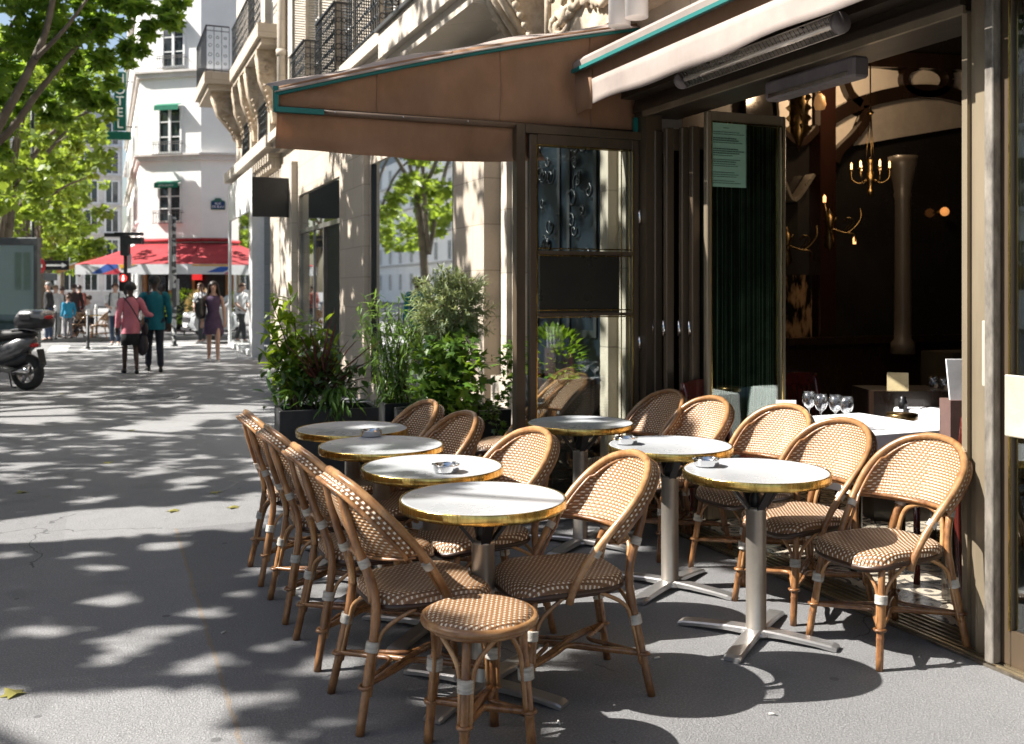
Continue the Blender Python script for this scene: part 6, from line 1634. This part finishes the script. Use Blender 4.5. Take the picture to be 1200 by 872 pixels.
m = MB(); loft(m,[(-.42,.74,.05,.04),(-.36,.72,.13,.10),(-.2,.66,.17,.15),(.0,.58,.18,.16),(.2,.52,.15,.15),(.35,.46,.10,.10)]); m.build('side_panel',M('scooter_grey',(.13,.13,.135),.3,.4,coat=.4),sc_t)
m = MB(); loft(m,[(-.30,.50,.07,.1),(-.1,.42,.10,.12),(.3,.34,.15,.1),(.75,.30,.15,.08),(.85,.36,.1,.1)]); m.build('lower_body',black_pl,sc_t)
m = MB(); loft(m,[(-.38,.84,.1,.03),(-.3,.85,.15,.06),(.0,.83,.16,.08),(.25,.80,.14,.1),(.5,.76,.09,.07)]); m.build('seat',M('scooter_seat',(.02,.02,.02),.6),sc_t)
m = MB(); loft(m,[(.72,.35,.2,.06),(.80,.6,.23,.25),(.92,.85,.2,.25),(1.0,1.05,.12,.08)]); m.build('front_shield',black_pl,sc_t)
m = MB(); loft(m,[(.85,.62,.06,.03),(1.1,.58,.08,.05),(1.35,.45,.07,.03)]); m.build('front_fender',black_pl,sc_t)
m = MB(); m.tube([(.85,-.32,1.08),(.9,-.1,1.05),(.9,.1,1.05),(.85,.32,1.08)],.018,8); m.build('handlebar',black_pl,sc_t)
m = MB(); loft(m,[(-.2,.30,.05,.04),(-.45,.33,.06,.055),(-.5,.34,.05,.05)],12,1); o = m.build('exhaust',steel,sc_t); o.location = (.05,.16,-.02)
m = MB(); m.tube([(-.28,.12,.27),(.1,.13,.33)],.05,8); m.build('engine_case',M('engine_grey',(.2,.2,.19),.5,.5),sc_t)
m = MB(); m.tube([(-.30,.0,.0+.5),(-.52,0,.38),(-.55,0,.36)],.05,6); m.add([(-.50,-.08,.62),(-.50,.08,.62),(-.56,.07,.38),(-.56,-.07,.38)],[(0,1,2,3)]); m.build('rear_mudguard',black_pl,sc_t)
m = MB(); m.tube([(.15,.1,.28),(.18,.2,.02),(.1,.2,.01)],.012,6); m.tube([(.15,-.1,.28),(.18,-.2,.02),(.1,-.2,.01)],.012,6); m.build('centre_stand',blackmetal,sc_t)
m = MB(); m.tube([(-.1,.14,.9),(-.3,.13,.93),(-.46,.08,.90),(-.46,-.08,.90),(-.3,-.13,.93),(-.1,-.14,.9)],.014,7); m.build('grab_rail',silver,sc_t)
tb = MB(); loft(tb,[(-.66,1.06,.08,.06),(-.62,1.05,.17,.11),(-.5,1.05,.2,.135),(-.28,1.05,.2,.135),(-.17,1.02,.16,.10),(-.15,1.0,.1,.06)],16,.6); bx_ = tb.build('top_box',black_pl,sc_t)
m = MB(); loft(m,[(-.665,1.115,.07,.04),(-.63,1.12,.175,.075),(-.5,1.13,.205,.085),(-.28,1.13,.205,.08),(-.19,1.1,.15,.05)],16,.7); m.build('lid',silver,bx_)
m = MB(); loft(m,[(-.672,1.10,.07,.028),(-.655,1.10,.10,.035),(-.60,1.10,.12,.03)]); m.build('reflector',M('reflector_red',(.5,.02,.02),.2),bx_)
m = MB(); m.rbox(-.5,-.3,-.213,-.205,1.06,1.15,.004); m.build('trim',black_pl,bx_); m = MB(); m.rbox(-.5,-.3,.205,.213,1.06,1.15,.004); m.build('trim',black_pl,bx_)
m = MB(); loft(m,[(-.45,.68,.04,.02),(-.43,.68,.07,.035),(-.38,.68,.08,.04)]); m.build('tail_lamp',M('reflector_red',(.5,.02,.02)),sc_t)
# -------- small silver car seen behind the walkers
car = thing('parked_car','small silver hatchback parked by the cafe corner behind the walking woman','car',W(288,31.5)); car.rotation_euler = (0,0,R(188))
body = M('car_silver',(.38,.40,.42),.3,.4,var=.03,scale=1,coat=.7)
m = MB(); prof = [(1.75,.28),(1.84,.45),(1.80,.68),(1.62,.82),(.9,.98),(.35,1.38),(-.1,1.46),(-1.1,1.42),(-1.62,1.0),(-1.72,.7),(-1.72,.3)]
ring = []; vs = []
for i, (x, z) in enumerate(prof):
    w_ = .72 if z < 1.05 else .58
    for y in (-w_-.05*(z < .9), -w_*.8, 0, w_*.8, w_+.05*(z < .9)): vs.append((x + (-.06 if abs(y) > .6 else 0)*(1 if x > 0 else -1), y, z))
m.add(vs,[(5*i+j,5*i+5+j,5*i+6+j,5*i+j+1) for i in range(10) for j in range(4)],True)
for sgn in (0,4): 
    idx = [5*i+sgn for i in range(11)]; m.add([vs[k] for k in idx]+[(0,vs[sgn][1],.28)],[tuple(range(11)) if sgn else tuple(range(10,-1,-1))],False)
m.build('body',body,car)
for y in (-.70,.70):
    for x in (1.15,-1.1): wheel(car,x,y,.29,.17)
m = MB(); m.obox((.63,0,1.2),(.29,0,-.205),(0,.52,0),(.008,0,.012)); m.build('windscreen',window_m,car)
for s in (-1,1): m = MB(); m.prism([(.45,1.02),(.15,1.34),(-.9,1.34),(-1.3,1.03)],.0,.02,lambda x,z,h:(x,s*(.665+h),z)); m.build('side_window',window_m,car)
m = MB(); m.rbox(1.79,1.85,-.45,.45,.50,.66,.01); m.build('grille',black_paint,car); m = MB(); m.rbox(1.83,1.875,-.26,.26,.36,.48,.004); m.build('number_plate',white_paint,car)
m = MB(); m.rbox(1.80,1.87,-.6,.6,.26,.35,.01); m.build('lower_grille',black_paint,car)
for s in (-1,1): m = MB(); m.ico((1.72,s*.55,.72),.13,10,8,(.7,1.1,.7)); m.build('headlight',M('headlight_glass',(.6,.62,.63),.1,.2),car)
for s in (-1,1): m = MB(); m.ico((.62,s*.82,1.02),.08,8,6,(.6,1,.8)); m.build('wing_mirror',body,car)
# cafe planters with bushes
for (u,t,w_,lab,mt) in ((216,32.5,.9,'leafy green bush in front of the cafe entrance',Lg),(236,31.8,.7,'reddish dried looking flowering bush beside the parked car',leafmat('rusty_leaf',(.22,.14,.07),(.35,.27,.15),.3))):
    c = W(u,t+.8); lv = []
    for k in range(420): d = rdir(rp); p = c+Vector((d.x*w_*.6,d.y*.4,.95+d.z*.5))*1.0; lv.append((p,(d+Vector((0,0,.3))).normalized(),rp.uniform(.10,.17),.07,'l'))
    plant('bush',lab,c,[([c,c+Vector((0,0,1))],.03)],lv,mt)
# cafe terrace: rattan chairs far away
for i,(u,t,a,lab) in enumerate(((90,31.5,200,'rattan chair at the far cafe, leftmost of the group'),(98,31.8,20,'rattan chair at the far cafe, second from left'),(117,31,160,'rattan chair at the far cafe beside the man with rucksack'))):
    place(cp, False, lab, W(u,t,-.01), R(a), 'rattan chairs outside the far cafe')
ct = dup(proto); ct.location = W(108,32,-.01); tag(ct,'small round table outside the far cafe among rattan chairs','table','tables outside the far cafe')
# ------------------------------------------------------------ people
def skinmesh(name, joints, edges, root, mats, parent, sub=2, loc=(0,0,0)):
    me = bpy.data.meshes.new(name); ks = list(joints); ix = {k:i for i,k in enumerate(ks)}
    me.from_pydata([joints[k][0] for k in ks], [(ix[a],ix[b]) for a,b in edges], []); me.update()
    o = bpy.data.objects.new(name, me); COL.objects.link(o)
    sm = o.modifiers.new('Skin','SKIN'); sm.use_smooth_shade = True
    if not me.skin_vertices:
        bm_ = None
    sv = me.skin_vertices[0].data if me.skin_vertices else None
    if sv is None:
        import bmesh
        b = bmesh.new(); b.from_mesh(me); b.verts.layers.skin.verify(); b.to_mesh(me); b.free(); sv = me.skin_vertices[0].data
    for k in ks:
        r = joints[k][1]; r = r if isinstance(r, tuple) else (r, r); sv[ix[k]].radius = r; sv[ix[k]].use_root = (k == root)
    s2 = o.modifiers.new('Sub','SUBSURF'); s2.levels = sub; s2.render_levels = sub
    bpy.context.view_layer.update()
    m2 = bpy.data.meshes.new_from_object(o.evaluated_get(bpy.context.evaluated_depsgraph_get()))
    bpy.data.objects.remove(o); m2.materials.clear(); m2.materials.append(mats)
    for p in m2.polygons: p.use_smooth = True
    q = bpy.data.objects.new(name, m2); COL.objects.link(q); q.parent = parent; q.location = loc
    return q
def person(lab, loc, face_deg, h, skin, top=None, bottom=None, hair=None, style='trousers', stride=.12, la=None, ra=None, female=False, sleeves='long', hairlen='short', cap=None, detail=True, head_dn=0, lean=0, shoes=(.03,.03,.03), coat_len=0):
    """faces local +x. la / ra: (elbow, wrist) overrides for left (+y) and right (-y) arms"""
    k = h/1.75; P_ = thing('person', lab, 'person', loc, R(face_deg)); V = lambda x,y,z: Vector((x*k,y*k,z*k))
    sw = .165 if female else .195; hw = .085
    sk = M('skin_%s' % '_'.join('%02d' % int(c*99) for c in skin), skin, .5, var=.08)
    J = {}; E = []
    def j(n, p, r, par=None):
        J[n] = (p, tuple(q*k for q in r) if isinstance(r, tuple) else r*k)
        if par: E.append((par, n))
    ln = lean
    j('pelvis',V(0,0,.95),.115); j('waist',V(.01+ln*.3,0,1.10),.10 if female else .115,'pelvis'); j('chest',V(.0+ln*.6,0,1.30),.115 if female else .13,'waist'); j('neckb',V(-.005+ln,0,1.45),.06,'chest')
    j('neck',V(.0+ln,0,1.50),.048,'neckb'); j('jaw',V(.03+ln+head_dn*.06,0,1.565),.062,'neck'); j('head',V(.015+ln+head_dn*.08,0,1.64-head_dn*.01),.083,'jaw'); j('crown',V(.0+ln+head_dn*.1,0,1.70-head_dn*.02),.06,'head')
    for s, nm, ov in ((1,'l',la),(-1,'r',ra)):
        j('sh'+nm,V(-.0+ln*.9,s*sw,1.40),.052,'neckb'); el = ov[0] if ov else (-.05,s*(sw+.06),1.13); wr = ov[1] if ov else (.05,s*(sw+.07),.89)
        j('el'+nm,V(*el),.040,'sh'+nm); j('wr'+nm,V(*wr),.027,'el'+nm)
        e_, w_ = Vector(el), Vector(wr); d = (w_-e_).normalized(); pm = w_+d*.07; j('pa'+nm,V(*pm),(.034,.02) ,'wr'+nm)
        if detail:
            sd = d.cross(Vector((1,0,0))) if abs(d.x) < .8 else d.cross(Vector((0,1,0))); sd.normalize(); nr = d.cross(sd)
            for fi,(o_,L_) in enumerate(((-.027,.065),(-.009,.078),(.009,.074),(.027,.058))):
                a_ = pm+sd*o_+d*.02; b2 = a_+d*L_*.55+nr*.008; c2 = b2+d*L_*.4+nr*.02
                j('f%d%s'%(fi,nm),V(*a_),.0095,'pa'+nm); j('g%d%s'%(fi,nm),V(*b2),.008,'f%d%s'%(fi,nm)); j('h%d%s'%(fi,nm),V(*c2),.0065,'g%d%s'%(fi,nm))
            t0 = w_+d*.03-sd*.03; j('t0'+nm,V(*t0),.011,'wr'+nm); j('t1'+nm,V(*(t0+d*.035-sd*.018)),.0085,'t0'+nm)
        st = stride*s; j('hip'+nm,V(0,s*hw,.90),.09,'pelvis'); kx = max(0,st)*.9+.02; j('kn'+nm,V(kx+st*.35,s*(hw+.005),.50+(.02 if st < 0 else 0)),.056,'hip'+nm)
        hz = .09 if st > 0 else .10; ax_ = st*1.6-(.02 if st < 0 else 0); j('cf'+nm,V((kx+st*.35+ax_)/2-.012,s*(hw+.006),.32),.052,'kn'+nm); j('an'+nm,V(ax_,s*(hw+.008),hz),.036,'cf'+nm); j('toe'+nm,V(ax_+.14,s*(hw+.02),.04),.03,'an'+nm)
    body = skinmesh('body', J, E, 'pelvis', sk, P_, 1 if not detail else 2)
    # face features and hair ride on the body
    hc = J['head'][0]; fm = MB()
    m = MB(); m.ico(hc+V(.088,0,-.012),.016*k,8,6,(1,.8,1.5)); m.build('nose',sk,body)
    for s in (-1,1):
        m = MB(); m.ico(hc+V(.078,s*.03,.012),.010*k,8,6,(.6,1.2,.7)); m.build('eye',M('eye_dark',(.02,.015,.01),.3),body)
        m = MB(); m.ico(hc+V(-.0,s*.083,-.005),.025*k,8,6,(.6,.35,1.2)); m.build('ear',sk,body)
    m = MB(); m.ico(hc+V(.078,0,-.052),.02*k,8,6,(.5,1.1,.35)); m.build('mouth',M('lips',(.30,.10,.09),.5),body)
    if hair:
        hm = M('hair_%d' % int(hair[0]*1000), hair, .5, var=.4, scale=30, stretch=(1,1,.2), bump=.5, bscale=80)
        m = MB(); n = 18; vs = []
        for i in range(9):
            a = PI*.02+PI*.62*i/8
            for q in range(n):
                th = 2*PI*q/n; f = .5+.5*math.cos(th); aa = a*(1-.42*f) ; rr = (.105 if hairlen != 'bun' else .125)*k*(1+.04*math.sin(q*5+i*3))
                vs.append(hc+Vector((-.012*k+rr*math.sin(aa)*math.cos(th)*1.0, rr*.92*math.sin(aa)*math.sin(th), .02*k+rr*1.02*math.cos(aa))))
        m.add(vs,[(i*n+q,i*n+(q+1) % n,(i+1)*n+(q+1) % n,(i+1)*n+q) for i in range(8) for q in range(n)],True)
        if hairlen == 'long':
            for q in range(26):
                th = PI*.38+(2*PI-PI*.76)*q/25; x0 = math.cos(th)*.085; y0 = math.sin(th)*.085
                m.tube(smooth_path([hc+V(x0,y0,.05),hc+V(x0*1.15,y0*1.25,-.06),hc+V(x0*1.1-.01,y0*1.45+.01*math.sin(q),-.2),hc+V(x0*.9-.0,y0*1.6+.02*math.sin(q*2),-.36)],3),[.022*k]*9+[.008*k],6)
        m.build('hair',hm,body)
    if cap:
        cm_ = M('cap_cloth',cap,.7); m = MB(); m.lathe([(.108*k,.02*k),(.11*k,.05*k),(.095*k,.10*k),(.055*k,.135*k),(0,.142*k)],18,c=hc,cap=False); m.ico(hc+V(.12,0,.03),.06*k,10,6,(1.1,1,.18)); m.build('cap',cm_,P_)
    # clothes
    def grow(names, add, edges):
        return {n:(J[n][0], tuple(q+add*k for q in (J[n][1] if isinstance(J[n][1],tuple) else (J[n][1],)*2))) for n in names}, edges
    if top:
        tm = M('cloth_%d_%d_%d' % tuple(int(c*999) for c in top), top, .85, var=.16, scale=7, bump=.5, bscale=9, stretch=(1,1,.5))
        m = MB(); n = 26; vs = []; fw = .92 if female else 1.0; sx = sw/.195
        prof = [(.84-coat_len,.185*fw,.150),(.90,.187*fw,.150),(1.0,.172*fw,.138),(1.10,.158*fw,.128),(1.22,.170*sx,.135),(1.33,.182*sx,.130),(1.41,.165*sx,.105),(1.455,.105*sx,.080),(1.485,.062,.064)]
        for z, a_, b_ in prof:
            for q in range(n):
                th = 2*PI*q/n; f = 1+.035*math.sin(q*1.9+z*9)*(1 if z < 1.3 else .3)+.02*math.sin(q*4.1-z*23)
                vs.append(V(ln*max(0,(z-.95))*1.6+b_*math.cos(th)*f, a_*math.sin(th)*f, z))
        m.add(vs,[(i*n+q,i*n+(q+1) % n,(i+1)*n+(q+1) % n,(i+1)*n+q) for i in range(len(prof)-1) for q in range(n)],True)
        for nm, s in (('l',1),('r',-1)):
            s_, e_, w_ = J['sh'+nm][0], J['el'+nm][0], J['wr'+nm][0]; s0 = s_+V(0,-s*.06,.0)
            if sleeves == 'long':
                pt = smooth_path([s0, s_+V(0,s*.01,-.01), s_.lerp(e_,.5), e_, e_.lerp(w_,.5), e_.lerp(w_,.95)],4); rr_ = [.072,.076,.078,.076,.072,.070,.067,.065,.063,.060,.058,.057,.056,.054,.052,.050,.048,.046,.044,.043,.043]
                m.tube(pt,[rr_[min(i,20)]*k*(1+.05*math.sin(i*2.4)) for i in range(len(pt))],12)
            else:
                pt = smooth_path([s0, s_+V(0,s*.01,-.01), s_.lerp(e_,.4), s_.lerp(e_,.8)],4); m.tube(pt,[(.074-.0012*i)*k for i in range(len(pt))],12)
        m.build('jacket' if sleeves == 'long' else 'shirt', tm, P_)
    if bottom:
        bm2 = M('cloth_%d_%d_%d' % tuple(int(c*999) for c in bottom), bottom, .85, var=.2, scale=7, bump=.3, bscale=9)
        if style == 'trousers':
            JJ = {n:(J[n][0], (J[n][1] if not isinstance(J[n][1],tuple) else J[n][1][0])) for n in ('pelvis',)}; JJ = {'pelvis':(V(0,0,.96),(.125*k,)*2)}; ed = []
            for nm in 'lr':
                JJ['hip'+nm] = (J['hip'+nm][0],(.10*k,)*2); JJ['kn'+nm] = (J['kn'+nm][0],(.074*k,)*2); JJ['cf'+nm] = (J['cf'+nm][0],(.068*k,)*2); JJ['an'+nm] = (J['an'+nm][0]+V(0,0,-.015),(.060*k,)*2); ed += [('pelvis','hip'+nm),('hip'+nm,'kn'+nm),('kn'+nm,'cf'+nm),('cf'+nm,'an'+nm)]
            skinmesh('trousers', JJ, ed, 'pelvis', bm2, P_, 2)
        else:
            zt, zb, wb = (.98,.60,.19) if style == 'skirt' else (1.47,.60,.215)
            m = MB(); n = 28; vs = []; prof = [(.98,.135,.12),(.9,.155,.135),(.75,.165,.14),(.55,.172,.15)] if style == 'skirt' else [(1.44,.15,.075),(1.38,.165,.10),(1.30,.15,.125),(1.22,.14,.12),(1.10,.118,.105),(1.0,.145,.13),(.9,.175,.15),(.75,.20,.17),(.60,.225,.19)]
            for z, a, b in prof:
                for q in range(n): th = 2*PI*q/n; f = 1+.04*math.sin(q*2.3)*(1.4-z if z < 1 else 0); vs.append(V((b*math.cos(th))*f+ln*(z-.95),a*math.sin(th)*f,z))
            m.add(vs,[(i*n+q,i*n+(q+1) % n,(i+1)*n+(q+1) % n,(i+1)*n+q) for i in range(len(prof)-1) for q in range(n)],True); m.build('skirt' if style == 'skirt' else 'dress',bm2,P_,solid=.006)
    for nm in 'lr':
        a = J['an'+nm][0]; t = J['toe'+nm][0]; m = MB(); n = 12; vs = []
        for f, w_, zt in ((-.35,.028,.07),(-.2,.037,.095),(.2,.036,.085),(.7,.044,.06),(1.15,.04,.045),(1.35,.02,.03)):
            c = a.lerp(t,f); c.z = 0
            for q in range(n): th = 2*PI*q/n; vs.append(c+Vector((0,w_*k*math.cos(th),max(.0,zt*k*.5+zt*k*.55*math.sin(th)))))
        m.add(vs,[(i*n+q,i*n+(q+1) % n,(i+1)*n+(q+1) % n,(i+1)*n+q) for i in range(5) for q in range(n)]+[tuple(range(n-1,-1,-1)),tuple(range(5*n,6*n))],True); m.build('shoe',M('shoe_%d' % int(shoes[0]*100),shoes,.5),P_)
    return P_
away = 90-22.3+22.3   # walking up the street: +Y
dark = (.055,.028,.018); fair = (.50,.30,.22)
# couple walking away
pw = person('woman seen from behind in pink jacket and black skirt walking arm in arm',W(153,17.9),95,1.62,dark,(.62,.19,.24),(.012,.012,.014),(.008,.007,.006),'skirt',.10,female=True,hairlen='bun',ra=((.03,-.30,1.16),(.14,-.42,1.12)),coat_len=.06,shoes=(.012,.012,.012))
strap = M('bag_strap',(.02,.015,.02),.5)
m = MB(); m.tube(smooth_path([(-.02,.12,1.37),(-.165,.04,1.25),(-.175,-.06,1.08),(-.15,-.15,.92)],4),.012,6); m.ico((-.03,-.25,.80),.1,10,8,(.7,.5,1.2)); o = m.build('shoulder_bag',strap,loc=W(153,17.9),rz=R(95)); tag(o,'dark shoulder bag with thin strap carried by the woman in pink','bag')
pm_ = person('man seen from behind in teal jacket, dark cap and jeans walking up the street',W(181,18.3),92,1.74,dark,(.0,.13,.17),(.014,.018,.03),(.01,.01,.01),'trousers',.11,cap=(.012,.012,.014),la=((-.02,.30,1.15),(.10,.33,1.06)),shoes=(.015,.015,.015),coat_len=.06)
m = MB(); m.ico((0,0,0),.13,12,9,(.8,.7,1.6)); m.tube([(0,0,.15),(0,.03,.32)],.02,6); tag(m.build('hand_bag',strap,loc=W(167,18.0,.52)),'dark bag hanging between the walking couple','bag')
# woman in plum dress walking towards the camera
pd = person('woman with long dark hair in plum dress walking towards the camera',W(250,20.9),-96,1.68,fair,None,(.085,.05,.10),(.03,.015,.01),'dress',.13,female=True,hairlen='long',sleeves='none',shoes=(.6,.58,.55))
m = MB(); loft(m,[(-.16,.0,.05,.12),(-.08,.0,.09,.22),(.08,.0,.09,.22),(.16,.0,.05,.12)]); m.tube(smooth_path([(-.1,0,.2),(-.02,.0,.5),(.1,0,.2)],4),.012,6); tag(m.build('shoulder_bag',black_paint,loc=W(235,20.7,1.12),rz=R(60)),'black shoulder bag carried by the woman in the plum dress','bag')
# men in white
person('young man in white shirt with rucksack straps walking towards the camera near the signal',W(135,27.2),-95,1.68,fair,(.70,.71,.73),(.03,.05,.09),(.10,.05,.025),'trousers',.12,la=((.02,.24,1.13),(.22,.12,1.08)),ra=((.02,-.24,1.13),(.22,-.12,1.08)),sleeves='short',shoes=(.6,.6,.6))
m = MB(); loft(m,[(-.1,.0,.11,.18),(-.05,.0,.15,.24),(.05,.0,.14,.22)]); 
for s in (-1,1): m.tube(smooth_path([(.05,s*.1,.18),(.17,s*.11,.22),(.29,s*.12,.10),(.27,s*.13,-.10),(.12,s*.15,-.2)],4),.018,6)
tag(m.build('rucksack',M('rucksack_cloth',(.03,.04,.04),.8),loc=W(135,27.2,1.20)+Vector((0,.18,0)),rz=R(-95)),'dark rucksack worn by the man in white near the signal','rucksack')
person('young man in white shirt looking down, walking behind the woman in plum',W(237,28.2),-130,1.70,fair,(.70,.71,.73),(.06,.065,.07),(.13,.06,.03),'trousers',.15,la=((.05,.24,1.13),(.2,.14,1.0)),ra=((.05,-.24,1.13),(.2,-.14,1.0)),sleeves='short',head_dn=1,shoes=(.6,.6,.6))
# loose group at the far left
grp = [(57,29.5,170,1.74,(.02,.02,.022),(.03,.05,.10),'long','man in black standing at the far left near the bollard',.02,(.25,.25,.25)),
 (65,31.5,-60,1.66,(.62,.60,.58),(.3,.3,.3),'short','person in white top in the far group, behind the bollard',.03,(.3,.2,.1)),
 (73,32,90,1.62,(.10,.10,.11),(.05,.05,.06),'short','person in grey top seen from behind in the far group',.02,(.06,.03,.02)),
 (80,31,120,1.35,(.02,.25,.42),(.15,.15,.17),'long','child in bright blue hooded top in the far group',.04,(.1,.05,.03)),
 (87,33,100,1.70,(.05,.03,.03),(.03,.03,.04),'long','dark clothed person standing behind the child in blue',.02,(.05,.025,.02)),
 (283,34.5,200,1.72,(.5,.5,.52),(.02,.02,.025),'short','person in light shirt by the cafe beyond the white shopfront',.05,(.05,.03,.02)),
 (93,36,60,1.68,(.35,.10,.08),(.04,.04,.05),'long','person in rust red top farther back by the yellow awning',.03,(.04,.02,.02))]
for u,t,a,h,tp,bt,sl,lab,sd,hr in grp: person(lab,W(u,t,-.01),a,h,fair,tp,bt,hr,'trousers',sd,sleeves=sl,detail=False)
def seated(u, t, a, top, lab):
    P_ = person(lab, W(u,t,-.42), a, 1.7, fair, top, None, (.06,.04,.03), 'trousers', 0, sleeves='short', detail=False)
    return P_
# diner seated at the far cafe
def sitter(lab, loc, face, top):
    P_ = thing('person', lab, 'person', loc, R(face)); k = 1
    J = {'pelvis':(Vector((0,0,.55)),.12),'waist':(Vector((.0,0,.70)),.105),'chest':(Vector((.0,0,.90)),.125),'neckb':(Vector((.02,0,1.05)),.06),'neck':(Vector((.03,0,1.10)),.048),'jaw':(Vector((.06,0,1.165)),.062),'head':(Vector((.045,0,1.24)),.083),'crown':(Vector((.03,0,1.30)),.06)}
    E = [('pelvis','waist'),('waist','chest'),('chest','neckb'),('neckb','neck'),('neck','jaw'),('jaw','head'),('head','crown')]
    for s, n in ((1,'l'),(-1,'r')):
        for nm, p, r, par in (('sh',(.0,s*.18,1.0),.052,'neckb'),('el',(.1,s*.24,.76),.04,'sh'),('wr',(.32,s*.14,.78),.028,'el'),('pa',(.39,s*.12,.78),.032,'wr'),('hi',(.03,s*.09,.52),.09,'pelvis'),('kn',(.42,s*.10,.50),.06,'hi'),('an',(.42,s*.10,.09),.036,'kn'),('to',(.56,s*.11,.04),.03,'an')):
            J[nm+n] = (Vector(p), r); E.append((par if par in ('neckb','pelvis') else par+n, nm+n))
    b = skinmesh('body', J, E, 'pelvis', M('skin_fair',fair,.5), P_, 1)
    T_ = {n:(J[n][0], J[n][1]+.026) for n in ('pelvis','waist','chest','neckb')}; T_['shl'] = (J['shl'][0],.068); T_['shr'] = (J['shr'][0],.068); T_['sel'] = (J['shl'][0].lerp(J['ell'][0],.7),.06); T_['ser'] = (J['shr'][0].lerp(J['elr'][0],.7),.06)
    skinmesh('shirt', T_, [('pelvis','waist'),('waist','chest'),('chest','neckb'),('neckb','shl'),('neckb','shr'),('shl','sel'),('shr','ser')], 'pelvis', M('shirt_white',top,.8), P_, 1)
    Q_ = {'pelvis':(J['pelvis'][0],.135)}; ed = []
    for n in 'lr':
        for nm, r in (('hi',.1),('kn',.078),('an',.06)): Q_[nm+n] = (J[nm+n][0],r)
        ed += [('pelvis','hi'+n),('hi'+n,'kn'+n),('kn'+n,'an'+n)]
    skinmesh('trousers', Q_, ed, 'pelvis', M('trousers_dark',(.03,.03,.04),.8), P_, 1)
    m = MB(); m.ico((.02,0,1.27),.1,12,9,(1,.93,.9)); m.build('hair',M('hair_brown',(.06,.035,.02),.6),b)
sitter('person in white shirt sitting in a rattan chair at the far cafe',W(105,31.9,-.01),200,(.66,.66,.68))
# ------------------------------------------------------------ light, sky, camera
w = bpy.data.worlds.new('World'); sc.world = w; w.use_nodes = True
wn = w.node_tree; bg = wn.nodes['Background']; sk = wn.nodes.new('ShaderNodeTexSky'); sk.sky_type = 'NISHITA'; sk.sun_disc = False
sk.sun_elevation = R(43.4); sk.sun_rotation = math.atan2(-.726,.233); sk.dust_density = 2.5; sk.air_density = 1.1
wn.links.new(sk.outputs[0], bg.inputs[0]); bg.inputs[1].default_value = .062
ld = bpy.data.lights.new('sun', 'SUN'); ld.energy = 5.0; ld.angle = R(.47); ld.color = (1,.955,.89)
lo = bpy.data.objects.new('sun', ld); COL.objects.link(lo); lo.rotation_euler = (-SUNV).to_track_quat('-Z','Y').to_euler(); lo.location = (-5,2,12)
cd = bpy.data.cameras.new('camera'); cam = bpy.data.objects.new('camera', cd); COL.objects.link(cam)
cam.location = (0,0,EYE); cam.rotation_euler = (R(90),0,R(-22.3)); cd.sensor_width = 36; cd.lens = 36*FPX/1200
cd.shift_y = -96/1200; cd.clip_start = .05; cd.clip_end = 1500
cd.dof.use_dof = True; cd.dof.focus_distance = 4.3; cd.dof.aperture_fstop = 4.0
sc.camera = cam
sc.view_settings.view_transform = 'Standard'; sc.view_settings.look = 'None'; sc.view_settings.gamma = 1; sc.view_settings.exposure = 1.48
